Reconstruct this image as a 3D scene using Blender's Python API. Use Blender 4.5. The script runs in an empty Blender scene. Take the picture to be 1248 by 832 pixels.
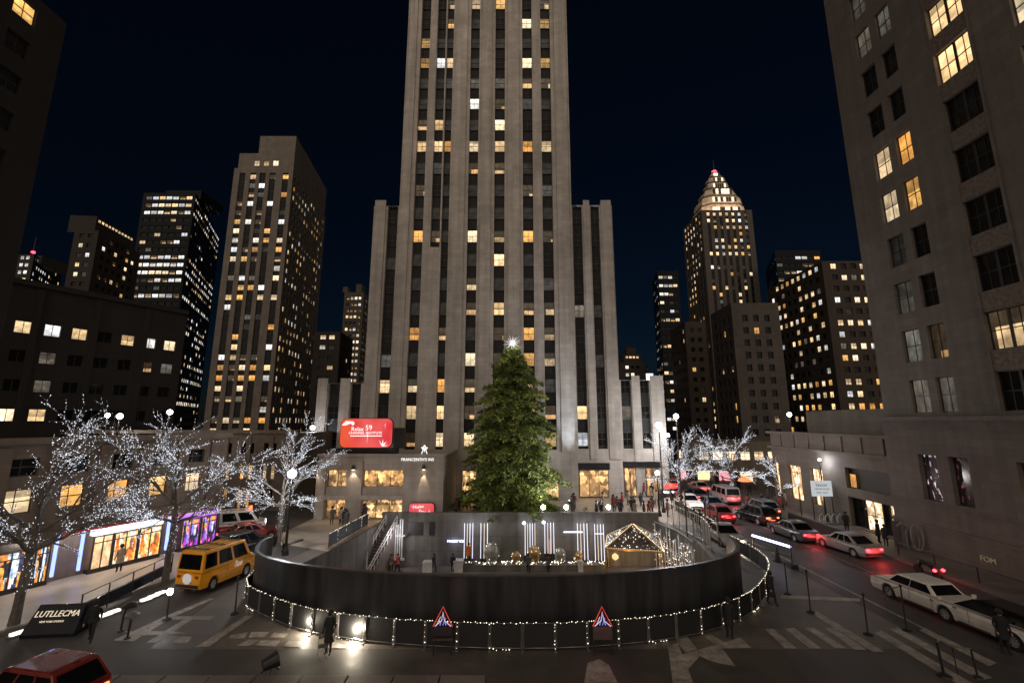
import bpy, bmesh, math, random
from mathutils import Vector, Matrix
from mathutils.geometry import tessellate_polygon

sc = bpy.context.scene
COL = sc.collection
R = math.radians
random.seed(7)

# ------------------------------------------------------------------ camera
F, W0, H0 = 540.0, 1248.0, 832.0
PITCH = R(10.2); CP, SP = math.cos(PITCH), math.sin(PITCH); CAMZ = 10.0
cam = bpy.data.objects.new('camera', bpy.data.cameras.new('camera')); COL.objects.link(cam)
cam.location = (0, 0, CAMZ); cam.rotation_euler = (R(90) + PITCH, 0, 0)
cam.data.sensor_width = 36; cam.data.lens = 36 * F / W0; cam.data.clip_end = 6000; cam.data.clip_start = 0.3
sc.camera = cam

def ray(px, py):                       # slopes X/Y and (Z-10)/Y of a picture point
    u, v = px - 624.0, 416.0 - py
    d = F * CP - v * SP
    return u / d, (F * SP + v * CP) / d
def G(px, py, z=0.0):                  # ground point under a picture point
    a, b = ray(px, py); Y = (z - CAMZ) / b
    return (a * Y, Y)
def XA(px, py, Y): return ray(px, py)[0] * Y
def ZA(px, py, Y): return CAMZ + ray(px, py)[1] * Y
def proj(x, y, z):
    z -= CAMZ
    d = y * CP + z * SP
    if d <= 0.5: return None
    return 624 + F * x / d, 416 - F * (-y * SP + z * CP) / d

# ------------------------------------------------------------------ materials
M = {}
def newmat(name):
    m = bpy.data.materials.new(name); m.use_nodes = True
    nt = m.node_tree; b = nt.nodes['Principled BSDF']
    M[name] = m
    return m, nt, b
def N(nt, t, **kw):
    n = nt.nodes.new(t)
    for k, v in kw.items():
        if hasattr(n, k): setattr(n, k, v)
        else: n.inputs[k].default_value = v
    return n
def mat(name, col, rough=0.7, metal=0.0, var=0.25, scale=1.5, bump=0.0, bscale=None, spec=None, coat=0):
    m, nt, b = newmat(name)
    L = nt.links
    tc = N(nt, 'ShaderNodeTexCoord')
    n1 = N(nt, 'ShaderNodeTexNoise'); n1.inputs['Scale'].default_value = scale; n1.inputs['Detail'].default_value = 6
    n1.inputs['Roughness'].default_value = 0.65
    L.new(tc.outputs['Object'], n1.inputs['Vector'])
    rmp = N(nt, 'ShaderNodeMapRange'); rmp.inputs[1].default_value = 0.3; rmp.inputs[2].default_value = 0.7
    rmp.inputs[3].default_value = 1 - var; rmp.inputs[4].default_value = 1 + var
    L.new(n1.outputs['Fac'], rmp.inputs[0])
    mx = N(nt, 'ShaderNodeVectorMath'); mx.operation = 'SCALE'
    mx.inputs[0].default_value = col
    L.new(rmp.outputs[0], mx.inputs['Scale'])
    L.new(mx.outputs[0], b.inputs['Base Color'])
    b.inputs['Roughness'].default_value = rough; b.inputs['Metallic'].default_value = metal
    if spec is not None: b.inputs['Specular IOR Level'].default_value = spec
    if coat: b.inputs['Coat Weight'].default_value = coat; b.inputs['Coat Roughness'].default_value = 0.08
    if bump:
        n2 = N(nt, 'ShaderNodeTexNoise'); n2.inputs['Scale'].default_value = bscale or scale * 6; n2.inputs['Detail'].default_value = 4
        L.new(tc.outputs['Object'], n2.inputs['Vector'])
        bp = N(nt, 'ShaderNodeBump'); bp.inputs['Strength'].default_value = bump; bp.inputs['Distance'].default_value = 0.05
        L.new(n2.outputs['Fac'], bp.inputs['Height']); L.new(bp.outputs[0], b.inputs['Normal'])
    return m
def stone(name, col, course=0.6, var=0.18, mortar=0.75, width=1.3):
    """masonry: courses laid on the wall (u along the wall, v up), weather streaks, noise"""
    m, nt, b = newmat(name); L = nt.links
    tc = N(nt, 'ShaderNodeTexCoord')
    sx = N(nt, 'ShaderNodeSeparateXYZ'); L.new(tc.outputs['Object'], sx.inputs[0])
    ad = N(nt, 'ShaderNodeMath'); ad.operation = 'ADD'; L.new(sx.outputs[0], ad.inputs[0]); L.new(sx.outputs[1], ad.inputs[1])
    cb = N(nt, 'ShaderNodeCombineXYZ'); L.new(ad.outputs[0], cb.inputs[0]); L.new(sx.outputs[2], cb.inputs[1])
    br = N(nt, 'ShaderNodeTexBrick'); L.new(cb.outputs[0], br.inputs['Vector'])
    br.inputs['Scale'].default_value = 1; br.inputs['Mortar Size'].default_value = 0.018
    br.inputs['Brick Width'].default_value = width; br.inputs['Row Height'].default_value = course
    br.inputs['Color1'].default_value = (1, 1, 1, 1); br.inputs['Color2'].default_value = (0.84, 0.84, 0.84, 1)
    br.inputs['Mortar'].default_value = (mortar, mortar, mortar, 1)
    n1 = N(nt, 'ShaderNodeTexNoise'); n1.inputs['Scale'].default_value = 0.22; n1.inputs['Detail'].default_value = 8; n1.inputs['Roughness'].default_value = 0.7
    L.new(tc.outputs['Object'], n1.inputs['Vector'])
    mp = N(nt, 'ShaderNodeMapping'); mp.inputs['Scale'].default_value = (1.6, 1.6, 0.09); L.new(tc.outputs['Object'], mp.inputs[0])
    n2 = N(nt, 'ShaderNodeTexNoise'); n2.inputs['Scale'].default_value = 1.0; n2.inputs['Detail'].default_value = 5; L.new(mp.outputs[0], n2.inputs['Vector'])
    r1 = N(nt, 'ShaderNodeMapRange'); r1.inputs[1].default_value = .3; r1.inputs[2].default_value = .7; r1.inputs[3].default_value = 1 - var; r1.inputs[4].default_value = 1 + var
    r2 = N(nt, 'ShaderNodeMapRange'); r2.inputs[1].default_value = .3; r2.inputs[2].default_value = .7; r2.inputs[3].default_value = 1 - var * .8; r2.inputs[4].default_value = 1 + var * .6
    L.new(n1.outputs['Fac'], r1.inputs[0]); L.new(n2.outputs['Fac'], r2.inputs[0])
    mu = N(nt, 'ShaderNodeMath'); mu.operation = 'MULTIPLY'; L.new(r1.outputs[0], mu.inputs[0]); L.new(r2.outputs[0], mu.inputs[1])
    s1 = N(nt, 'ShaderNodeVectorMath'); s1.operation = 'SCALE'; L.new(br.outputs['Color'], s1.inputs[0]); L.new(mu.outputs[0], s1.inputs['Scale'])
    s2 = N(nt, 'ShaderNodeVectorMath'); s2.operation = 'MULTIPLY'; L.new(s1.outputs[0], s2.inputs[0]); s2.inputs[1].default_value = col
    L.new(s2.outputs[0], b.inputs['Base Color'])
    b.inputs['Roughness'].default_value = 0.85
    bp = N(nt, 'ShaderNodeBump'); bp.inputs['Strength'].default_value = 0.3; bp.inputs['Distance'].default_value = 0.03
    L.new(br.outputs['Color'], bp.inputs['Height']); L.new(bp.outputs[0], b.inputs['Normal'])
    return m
def emit(name, col, s=1.0, sample=False, base=(0, 0, 0)):
    m, nt, b = newmat(name)
    b.inputs['Base Color'].default_value = (*base, 1)
    b.inputs['Emission Color'].default_value = (*col, 1); b.inputs['Emission Strength'].default_value = s
    m.cycles.emission_sampling = 'AUTO' if sample else 'NONE'
    return m
def litmat(name, c1, c2, s, lo=0.45, thresh=0.0, base=(.03, .03, .03), sample=False, fair=False, shop=False):
    """a lit room seen through a pane: ceiling lamps, blind, furniture, each window different"""
    m, nt, b = newmat(name); L = nt.links
    oi = N(nt, 'ShaderNodeObjectInfo'); ge = N(nt, 'ShaderNodeNewGeometry')
    ad = N(nt, 'ShaderNodeMath'); ad.operation = 'ADD'; L.new(oi.outputs['Random'], ad.inputs[0]); L.new(ge.outputs['Random Per Island'], ad.inputs[1])
    wn = N(nt, 'ShaderNodeTexWhiteNoise'); wn.noise_dimensions = '1D'
    ml = N(nt, 'ShaderNodeMath'); ml.operation = 'MULTIPLY'; ml.inputs[1].default_value = 37.7; L.new(ad.outputs[0], ml.inputs[0]); L.new(ml.outputs[0], wn.inputs['W'])
    sep = N(nt, 'ShaderNodeSeparateColor'); L.new(wn.outputs['Color'], sep.inputs[0])
    uv = N(nt, 'ShaderNodeUVMap'); uv.uv_map = 'UVMap'
    su = N(nt, 'ShaderNodeSeparateXYZ'); L.new(uv.outputs[0], su.inputs[0])
    # offset texture
    of = N(nt, 'ShaderNodeVectorMath'); of.operation = 'ADD'; L.new(uv.outputs[0], of.inputs[0])
    sc2 = N(nt, 'ShaderNodeVectorMath'); sc2.operation = 'SCALE'; L.new(wn.outputs['Color'], sc2.inputs[0]); sc2.inputs['Scale'].default_value = 60.0
    L.new(sc2.outputs[0], of.inputs[1])
    n1 = N(nt, 'ShaderNodeTexNoise'); n1.inputs['Scale'].default_value = 3.2; n1.inputs['Detail'].default_value = 3; L.new(of.outputs[0], n1.inputs['Vector'])
    vo = N(nt, 'ShaderNodeTexVoronoi'); vo.inputs['Scale'].default_value = 4.0; vo.distance = 'CHEBYCHEV'; L.new(of.outputs[0], vo.inputs['Vector'])
    sv = N(nt, 'ShaderNodeSeparateColor'); L.new(vo.outputs['Color'], sv.inputs[0])
    # detail
    a1 = N(nt, 'ShaderNodeMapRange'); a1.inputs[1].default_value = .3; a1.inputs[2].default_value = .7; a1.inputs[3].default_value = lo; a1.inputs[4].default_value = 1.25; L.new(n1.outputs['Fac'], a1.inputs[0])
    a2 = N(nt, 'ShaderNodeMapRange'); a2.inputs[3].default_value = 0.7; a2.inputs[4].default_value = 1.15; L.new(sv.outputs[0], a2.inputs[0])
    pr = N(nt, 'ShaderNodeMath'); pr.operation = 'MULTIPLY'; L.new(a1.outputs[0], pr.inputs[0]); L.new(a2.outputs[0], pr.inputs[1])
    # ceiling brighter at the top of the room
    cg = N(nt, 'ShaderNodeMapRange'); cg.inputs[3].default_value = 0.6; cg.inputs[4].default_value = 1.25; L.new(su.outputs[1], cg.inputs[0])
    p2 = N(nt, 'ShaderNodeMath'); p2.operation = 'MULTIPLY'; L.new(pr.outputs[0], p2.inputs[0]); L.new(cg.outputs[0], p2.inputs[1])
    # brightness of this window
    br = N(nt, 'ShaderNodeMapRange'); br.inputs[3].default_value = 0.45; br.inputs[4].default_value = 1.25; L.new(sep.outputs[0], br.inputs[0])
    p3 = N(nt, 'ShaderNodeMath'); p3.operation = 'MULTIPLY'; L.new(p2.outputs[0], p3.inputs[0]); L.new(br.outputs[0], p3.inputs[1])
    # blind let down part way in some windows: darker band
    gt = N(nt, 'ShaderNodeMath'); gt.operation = 'GREATER_THAN'
    bl = N(nt, 'ShaderNodeMapRange'); bl.inputs[3].default_value = 0.35; bl.inputs[4].default_value = 1.9; L.new(sep.outputs[1], bl.inputs[0])
    L.new(su.outputs[1], gt.inputs[0]); L.new(bl.outputs[0], gt.inputs[1])
    bb = N(nt, 'ShaderNodeMapRange'); bb.inputs[3].default_value = 1.0; bb.inputs[4].default_value = 0.4; L.new(gt.outputs[0], bb.inputs[0])
    p4 = N(nt, 'ShaderNodeMath'); p4.operation = 'MULTIPLY'; L.new(p3.outputs[0], p4.inputs[0]); L.new(bb.outputs[0], p4.inputs[1])
    p5 = N(nt, 'ShaderNodeMath'); p5.operation = 'MULTIPLY'; L.new(p4.outputs[0], p5.inputs[0]); p5.inputs[1].default_value = s
    if thresh:      # only scraps of the room are lit
        # a lit strip at the foot or head of the pane, or one lit side, the rest nearly dark
        wn2 = N(nt, 'ShaderNodeTexWhiteNoise'); wn2.noise_dimensions = '1D'; m2 = N(nt, 'ShaderNodeMath'); m2.operation = 'MULTIPLY'; m2.inputs[1].default_value = 91.3
        L.new(ad.outputs[0], m2.inputs[0]); L.new(m2.outputs[0], wn2.inputs['W']); s2 = N(nt, 'ShaderNodeSeparateColor'); L.new(wn2.outputs['Color'], s2.inputs[0])
        def rng(src, lo_, hi_):
            q = N(nt, 'ShaderNodeMapRange'); q.inputs[3].default_value = lo_; q.inputs[4].default_value = hi_; L.new(src, q.inputs[0]); return q.outputs[0]
        def cmpn(x, t, op):
            q = N(nt, 'ShaderNodeMath'); q.operation = op; L.new(x, q.inputs[0]); L.new(t, q.inputs[1]); return q.outputs[0]
        vl = cmpn(su.outputs[1], rng(s2.outputs[0], .15, .6), 'LESS_THAN'); ul = cmpn(su.outputs[0], rng(s2.outputs[1], -.3, .9), 'GREATER_THAN')
        both = cmpn(vl, ul, 'MULTIPLY')
        g2 = N(nt, 'ShaderNodeMapRange'); g2.inputs[3].default_value = 0.06; g2.inputs[4].default_value = 1.1; L.new(both, g2.inputs[0])
        if fair:  # reflected christmas lights, painted into the pane as glowing scraps
            n3 = N(nt, 'ShaderNodeTexNoise'); n3.inputs['Scale'].default_value = 6; n3.inputs['Detail'].default_value = 2; L.new(of.outputs[0], n3.inputs['Vector'])
            g2.inputs[1].default_value = thresh; g2.inputs[2].default_value = thresh + .1; g2.inputs[3].default_value = .01; L.new(n3.outputs['Fac'], g2.inputs[0])
        p6 = N(nt, 'ShaderNodeMath'); p6.operation = 'MULTIPLY'; L.new(p5.outputs[0], p6.inputs[0]); L.new(g2.outputs[0], p6.inputs[1]); p5 = p6
    if shop:        # shelves, ceiling spots and dark figures inside
        mp = N(nt, 'ShaderNodeMapping'); mp.inputs['Scale'].default_value = (5.5, 3.6, 1); L.new(of.outputs[0], mp.inputs[0])
        v2 = N(nt, 'ShaderNodeTexVoronoi'); v2.distance = 'MANHATTAN'; v2.inputs['Scale'].default_value = 1.0; L.new(mp.outputs[0], v2.inputs['Vector'])
        sv2 = N(nt, 'ShaderNodeSeparateColor'); L.new(v2.outputs['Color'], sv2.inputs[0])
        pw = N(nt, 'ShaderNodeMath'); pw.operation = 'POWER'; pw.inputs[1].default_value = 2.2; L.new(sv2.outputs[1], pw.inputs[0])
        q1 = N(nt, 'ShaderNodeMapRange'); q1.inputs[3].default_value = .22; q1.inputs[4].default_value = 1.7; L.new(pw.outputs[0], q1.inputs[0])
        p7 = N(nt, 'ShaderNodeMath'); p7.operation = 'MULTIPLY'; L.new(p5.outputs[0], p7.inputs[0]); L.new(q1.outputs[0], p7.inputs[1]); p5 = p7
    mc = N(nt, 'ShaderNodeMix'); mc.data_type = 'RGBA'; mc.inputs[6].default_value = (*c1, 1); mc.inputs[7].default_value = (*c2, 1)
    L.new(sep.outputs[2], mc.inputs[0])
    L.new(mc.outputs[2], b.inputs['Emission Color']); L.new(p5.outputs[0], b.inputs['Emission Strength'])
    b.inputs['Base Color'].default_value = (*base, 1); b.inputs['Roughness'].default_value = 0.12
    m.cycles.emission_sampling = 'AUTO' if sample else 'NONE'
    return m

# masonry (real albedos)
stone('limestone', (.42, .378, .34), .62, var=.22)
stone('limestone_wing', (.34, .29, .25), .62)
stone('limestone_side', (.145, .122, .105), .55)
stone('limestone_far', (.17, .142, .12), .8, width=2)
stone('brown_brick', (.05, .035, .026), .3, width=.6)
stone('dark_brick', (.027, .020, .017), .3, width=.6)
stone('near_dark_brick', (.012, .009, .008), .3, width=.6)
stone('grey_stone_far', (.085, .07, .06), .8, width=2)
stone('podium_stone', (.15, .112, .085), .5)
stone('shop_stone', (.15, .12, .095), .5)
stone('pit_concrete', (.16, .145, .13), 1.4, var=.45, width=3.2, mortar=.6)
mat('black_glass', (.008, .009, .011), .12, var=.1, spec=.08)
mat('spandrel', (.016, .0145, .015), .5, .1, var=.5, scale=1.2, spec=.2)
mat('spandrel_carved', (.13, .10, .08), .8, var=.5, scale=4, bump=.8, bscale=7)
mat('dark_room', (.010, .010, .010), .1, var=.5, scale=1, spec=.12)
mat('dim_blind', (.075, .08, .078), .35, var=.8, scale=.8, spec=.2)
mat('frame_dark', (.025, .02, .018), .5)
mat('frame_bronze', (.06, .045, .03), .45, .4)
litmat('lit_warm', (1.0, .62, .27), (1.0, .8, .52), 1.45, lo=.7)
litmat('lit_amber', (1.0, .42, .08), (1.0, .58, .18), 1.1, lo=.65)
litmat('lit_cool', (.86, .92, 1.0), (1.0, .9, .76), 1.35, lo=.7)
litmat('lit_half', (1.0, .52, .18), (1.0, .74, .42), 1.0, thresh=.46)
litmat('lit_dim', (.5, .55, .48), (.75, .6, .45), .22)
litmat('fair_reflection', (.75, .85, 1.0), (1.0, .5, .6), 1.6, thresh=.58, fair=True)
litmat('lit_faint', (.45, .38, .3), (.35, .42, .45), .16)
litmat('lit_shop', (1.0, .62, .30), (1.0, .78, .52), 4.2, sample=True, shop=True)
litmat('lit_lobby', (1.0, .46, .13), (1.0, .62, .28), 1.9, sample=True, shop=True)

# ------------------------------------------------------------------ mesh helpers
class MB:
    def __init__(s): s.v = []; s.f = []; s.m = []; s.uv = []
    def face(s, pts, m=0, uv=None):
        i = len(s.v); s.v += [tuple(p) for p in pts]; s.f.append(tuple(range(i, i + len(pts)))); s.m.append(m)
        s.uv.append(uv)
    def box(s, x0, y0, z0, x1, y1, z1, m=0, T=None):
        p = [Vector(q) for q in ((x0, y0, z0), (x1, y0, z0), (x1, y1, z0), (x0, y1, z0), (x0, y0, z1), (x1, y0, z1), (x1, y1, z1), (x0, y1, z1))]
        if T is not None: p = [T @ q for q in p]
        i = len(s.v); s.v += [tuple(q) for q in p]
        for f in ((0, 3, 2, 1), (4, 5, 6, 7), (0, 1, 5, 4), (1, 2, 6, 5), (2, 3, 7, 6), (3, 0, 4, 7)):
            s.f.append(tuple(i + k for k in f)); s.m.append(m); s.uv.append(None)
    def tube(s, pts, r, n=6, m=0, caps=True):
        pts = [Vector(p) for p in pts]
        if not isinstance(r, (list, tuple)): r = [r] * len(pts)
        rings = []
        for k, p in enumerate(pts):
            d = (pts[min(k + 1, len(pts) - 1)] - pts[max(k - 1, 0)])
            if d.length < 1e-6: d = Vector((0, 0, 1))
            d.normalize()
            a = d.orthogonal().normalized() if abs(d.z) < .95 else Vector((1, 0, 0)).cross(d).normalized()
            if abs(d.z) < .95: a = d.cross(Vector((0, 0, 1))).normalized()
            b = d.cross(a)
            i = len(s.v)
            for q in range(n):
                t = 2 * math.pi * q / n
                s.v.append(tuple(p + (a * math.cos(t) + b * math.sin(t)) * r[k]))
            rings.append(i)
        for k in range(len(rings) - 1):
            for q in range(n):
                s.f.append((rings[k] + q, rings[k] + (q + 1) % n, rings[k + 1] + (q + 1) % n, rings[k + 1] + q)); s.m.append(m); s.uv.append(None)
        if caps:
            s.f.append(tuple(rings[0] + q for q in reversed(range(n)))); s.m.append(m); s.uv.append(None)
            s.f.append(tuple(rings[-1] + q for q in range(n))); s.m.append(m); s.uv.append(None)
    def lathe(s, c, prof, n=16, m=0):
        c = Vector(c); rings = []
        for (r, z) in prof:
            i = len(s.v)
            for q in range(n):
                t = 2 * math.pi * q / n
                s.v.append(tuple(c + Vector((r * math.cos(t), r * math.sin(t), z))))
            rings.append(i)
        for k in range(len(rings) - 1):
            for q in range(n):
                s.f.append((rings[k] + q, rings[k] + (q + 1) % n, rings[k + 1] + (q + 1) % n, rings[k + 1] + q)); s.m.append(m); s.uv.append(None)
        s.f.append(tuple(rings[0] + q for q in reversed(range(n)))); s.m.append(m); s.uv.append(None)
        s.f.append(tuple(rings[-1] + q for q in range(n))); s.m.append(m); s.uv.append(None)
    def octa(s, p, r, m=0):
        i = len(s.v); x, y, z = p
        s.v += [(x + r, y, z), (x, y + r, z), (x - r, y, z), (x, y - r, z), (x, y, z + r), (x, y, z - r)]
        for a in range(4):
            b = (a + 1) % 4
            s.f.append((i + a, i + b, i + 4)); s.f.append((i + b, i + a, i + 5)); s.m += [m, m]; s.uv += [None, None]
    def prism(s, poly, z0, z1, m=0, mtop=None, bottom=True):
        n = len(poly)
        for k in range(n):
            a, b = poly[k], poly[(k + 1) % n]
            s.face([(a[0], a[1], z0), (b[0], b[1], z0), (b[0], b[1], z1), (a[0], a[1], z1)], m)
        s.face([(p[0], p[1], z1) for p in poly], m if mtop is None else mtop)
        if bottom: s.face([(p[0], p[1], z0) for p in reversed(poly)], m)
    def mesh(s, name, mats):
        me = bpy.data.meshes.new(name)
        me.from_pydata(s.v, [], s.f)
        for m in mats: me.materials.append(M[m] if isinstance(m, str) else m)
        me.polygons.foreach_set('material_index', s.m)
        if any(u is not None for u in s.uv):
            ul = me.uv_layers.new(name='UVMap')
            for p, u in zip(me.polygons, s.uv):
                if u is not None:
                    for li, c in zip(p.loop_indices, u): ul.data[li].uv = c
        me.update()
        return me
    def obj(s, name, mats, parent=None, smooth=False, loc=None):
        if isinstance(mats, str): mats = [mats]
        me = s.mesh(name, mats)
        if smooth:
            me.polygons.foreach_set('use_smooth', [True] * len(me.polygons))
        return link(name, me, parent, loc)
def link(name, data, parent=None, loc=None, rot=None):
    o = bpy.data.objects.new(name, data); COL.objects.link(o)
    if parent is not None: o.parent = parent
    if loc is not None: o.location = loc
    if rot is not None: o.rotation_euler = rot
    return o
def tag(o, label=None, cat=None, group=None, kind=None):
    if label: o['label'] = label
    if cat: o['category'] = cat
    if group: o['group'] = group
    if kind: o['kind'] = kind
    return o
def thing(name, label, cat, loc=(0, 0, 0), rz=0.0, group=None):
    o = bpy.data.objects.new(name, None); COL.objects.link(o); o.empty_display_size = .5
    o.location = loc; o.rotation_euler = (0, 0, rz)
    return tag(o, label, cat, group)
def tree_copy(o, parent=None):
    c = o.copy(); COL.objects.link(c); c.parent = parent
    for ch in [x for x in KIDS.get(o.name, [])]: tree_copy(ch, c)
    return c
KIDS = {}
def remember(root):
    allo = list(bpy.data.objects)
    for o in allo:
        if o.parent: KIDS.setdefault(o.parent.name, [])
        if o.parent and o not in KIDS[o.parent.name]: KIDS[o.parent.name].append(o)
def bevel(o, w=.03, seg=2, ang=35):
    m = o.modifiers.new('bevel', 'BEVEL'); m.width = w; m.segments = seg; m.limit_method = 'ANGLE'; m.angle_limit = R(ang)
    m.harden_normals = False
    return o
def text(body, name, size, matname, parent, loc, rot, align='CENTER', extrude=.01, sx=1.0, shear=0.0):
    c = bpy.data.curves.new(name, 'FONT'); c.body = body; c.size = size; c.align_x = align; c.align_y = 'CENTER'; c.extrude = extrude; c.shear = shear; c.resolution_u = 3
    t = bpy.data.objects.new('tmp_text', c); COL.objects.link(t)
    bpy.context.view_layer.update()
    me = bpy.data.meshes.new_from_object(t.evaluated_get(bpy.context.evaluated_depsgraph_get()))
    bpy.data.objects.remove(t); bpy.data.curves.remove(c)
    me.materials.clear(); me.materials.append(M[matname])
    o = link(name, me, parent, loc, rot); o.scale = (sx, 1, 1)
    return o
def lamp(kind, name, loc, energy, col, radius=.1, parent=None, rot=None, **kw):
    l = bpy.data.lights.new(name, kind); l.energy = energy; l.color = col
    if hasattr(l, 'shadow_soft_size'): l.shadow_soft_size = radius
    for k, v in kw.items(): setattr(l, k, v)
    o = link(name, l, parent, loc, rot)
    return o
def aim(o, frm, to):
    d = Vector(to) - Vector(frm); o.rotation_euler = d.to_track_quat('-Z', 'Y').to_euler()

# ------------------------------------------------------------------ sky and moonlight / city glow
w = bpy.data.worlds.new('World'); sc.world = w; w.use_nodes = True
nt = w.node_tree; bg = nt.nodes['Background']
sky = nt.nodes.new('ShaderNodeTexSky'); sky.sky_type = 'NISHITA'; sky.sun_disc = False
sky.sun_elevation = R(10); sky.sun_rotation = R(203); sky.altitude = 0; sky.air_density = 1.0; sky.dust_density = 0.3; sky.ozone_density = 6
nt.links.new(sky.outputs[0], bg.inputs[0]); bg.inputs[1].default_value = 0.0023
sun = bpy.data.lights.new('city_glow', 'SUN'); sun.energy = 1.6; sun.angle = R(110); sun.color = (1.0, .84, .68)
so = link('city_glow', sun); sdir = Vector((-.03, -.93, .34)); so.rotation_euler = (-sdir).to_track_quat('-Z', 'Y').to_euler()

# ------------------------------------------------------------------ windows and buildings
WCACHE = {}
def window_geo(mb, w, h, style, m_frame=1, m_pane=0, T=None, only=None):
    """window in its own frame: x 0..w, z 0..h, outward -y; pane at y=0"""
    I = Matrix.Identity(4) if T is None else T
    fw = {'sash': .05, 'double': .06, 'plain': .05, 'far': .04, 'ribbon': .05, 'shop': .07}.get(style, .05)
    def bar(x0, z0, x1, z1, d=.07): mb.box(x0, -d, z0, x1, .02, z1, m_frame, I)
    if only != 'frame':
        p = [I @ Vector(q) for q in ((0, 0, 0), (w, 0, 0), (w, 0, h), (0, 0, h))]
        mb.face(p, m_pane, [(0, 0), (max(1, w / h * .9), 0), (max(1, w / h * .9), 1), (0, 1)])
    if only == 'pane': return
    bar(0, 0, w, fw); bar(0, h - fw, w, h); bar(0, fw, fw, h - fw); bar(w - fw, fw, w, h - fw)
    if style in ('sash', 'double', 'tower'):
        bar(fw, h * .5 - .03, w - fw, h * .5 + .03, .05)
        k = 2 if style != 'double' else 4
        for i in range(1, k):
            ww = .09 if (style == 'double' and i == 2) else .02
            x = w * i / k; bar(x - ww, fw, x + ww, h - fw, .06 if i == 2 else .045)
    elif style in ('ribbon', 'shop'):
        k = max(2, round(w / 1.5))
        for i in range(1, k): x = w * i / k; bar(x - .03, fw, x + .03, h - fw, .06)
        if style == 'shop': bar(fw, h * .78, w - fw, h * .78 + .06, .05)
    elif style == 'far':
        bar(w * .5 - .03, fw, w * .5 + .03, h - fw, .05)

class Building:
    def __init__(s, name, label, wall, cat='building', cap=100, panes=False, frame='frame_dark'):
        s.root = thing(name, label, cat); s.wall = MB(); s.span = MB(); s.wmat = wall
        s.wins = []; s.cap = cap; s.panes = panes; s.frame = frame; s.spanmat = 'spandrel'; s.n = 0
    def win(s, x, y, z, ang, w, h, kind, style): s.wins.append((x, y, z, ang, w, h, kind, style))
    def facade(s, A, B, z0, z1, cols, rows, depth=.3, style='sash', kinds=None, strip=None):
        """A->B left to right seen from outside. cols [(s0,s1)], rows [(za,zb)]. kinds(ci,ri)->material key.
        strip: (zlo,zhi) -> each column is one tall recess with spandrels, windows inside at rows"""
        A, B = Vector(A), Vector(B); d = (B - A); L = d.length; d /= L; n = Vector((d.y, -d.x)); ang = math.atan2(d.y, d.x)
        holes = [strip] if strip else rows
        holes = [(max(z0 + .01, a), min(z1 - .01, b)) for a, b in holes if b > z0 + .05 and a < z1 - .05]
        cols = [(max(.02, a), min(L - .02, b)) for a, b in cols if b > .05 and a < L - .05]
        P = lambda t, z, dep=0: (A.x + d.x * t - n.x * dep, A.y + d.y * t - n.y * dep, z)
        xs = sorted({0, L, *[c for q in cols for c in q]}); zs = sorted({z0, z1, *[c for q in holes for c in q]})
        wb = s.wall
        for i in range(len(xs) - 1):
            a, b = xs[i], xs[i + 1]
            if (a, b) not in cols:
                wb.face([P(a, z0), P(b, z0), P(b, z1), P(a, z1)]); continue
            for j in range(len(zs) - 1):
                za, zb = zs[j], zs[j + 1]
                if (za, zb) in holes:
                    wb.face([P(a, za), P(a, za, depth), P(a, zb, depth), P(a, zb)]); wb.face([P(b, za, depth), P(b, za), P(b, zb), P(b, zb, depth)])
                    wb.face([P(a, za), P(b, za), P(b, za, depth), P(a, za, depth)]); wb.face([P(a, zb, depth), P(b, zb, depth), P(b, zb), P(a, zb)])
                    if strip: s.span.face([P(a, za, depth), P(b, za, depth), P(b, zb, depth), P(a, zb, depth)])
                else:
                    wb.face([P(a, za), P(b, za), P(b, zb), P(a, zb)])
        for ci, (a, b) in enumerate(cols):
            for ri, (za, zb) in enumerate(rows):
                if za < z0 or zb > z1: continue
                k = kinds(ci, ri) if kinds else 'dark_room'
                if k is None: continue
                dep = depth - .09 if strip else depth - .02
                p = P(a, za, dep); s.win(p[0], p[1], p[2], ang, b - a, zb - za, k, style)
    def plain(s, A, B, z0, z1):
        s.wall.face([(A[0], A[1], z0), (B[0], B[1], z0), (B[0], B[1], z1), (A[0], A[1], z1)])
    def roof(s, poly, z, parapet=.0):
        s.wall.face([(p[0], p[1], z) for p in poly])
    def finish(s):
        s.wall.obj('wall', s.wmat, s.root)
        if s.span.f: s.span.obj('spandrel_panel', s.spanmat, s.root)
        def key(wn):
            q = proj(wn[0], wn[1], wn[2])
            vis = q is not None and -10 < q[0] < 1258 and -10 < q[1] < 842
            return (0 if vis else 1, wn[0] ** 2 + wn[1] ** 2 + (wn[2] - 10) ** 2)
        ws = sorted(s.wins, key=key)
        for (x, y, z, ang, w, h, k, st) in ws[:s.cap]:
            ck = (round(w, 2), round(h, 2), k, st, s.panes, s.frame)
            if ck not in WCACHE:
                if s.panes:
                    a = MB(); window_geo(a, w, h, st, 0, 0, only='frame'); b = MB(); window_geo(b, w, h, st, 0, 0, only='pane')
                    WCACHE[ck] = (a.mesh('window', [s.frame]), b.mesh('pane', [k]))
                else:
                    a = MB(); window_geo(a, w, h, st); WCACHE[ck] = (a.mesh('window', [k, s.frame]), None)
            f, p = WCACHE[ck]
            o = link('window', f, s.root, (x, y, z), (0, 0, ang))
            if p: link('pane', p, o)
        rest = ws[s.cap:]
        if rest:
            names = sorted({r[6] for r in rest}); mb = MB()
            for (x, y, z, ang, w, h, k, st) in rest:
                T = Matrix.Translation((x, y, z)) @ Matrix.Rotation(ang, 4, 'Z')
                window_geo(mb, w, h, st if st != 'double' else 'far', len(names), names.index(k), T)
            o = mb.obj('windows', names + [s.frame], s.root); o['kind'] = 'stuff'
        return s.root
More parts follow.
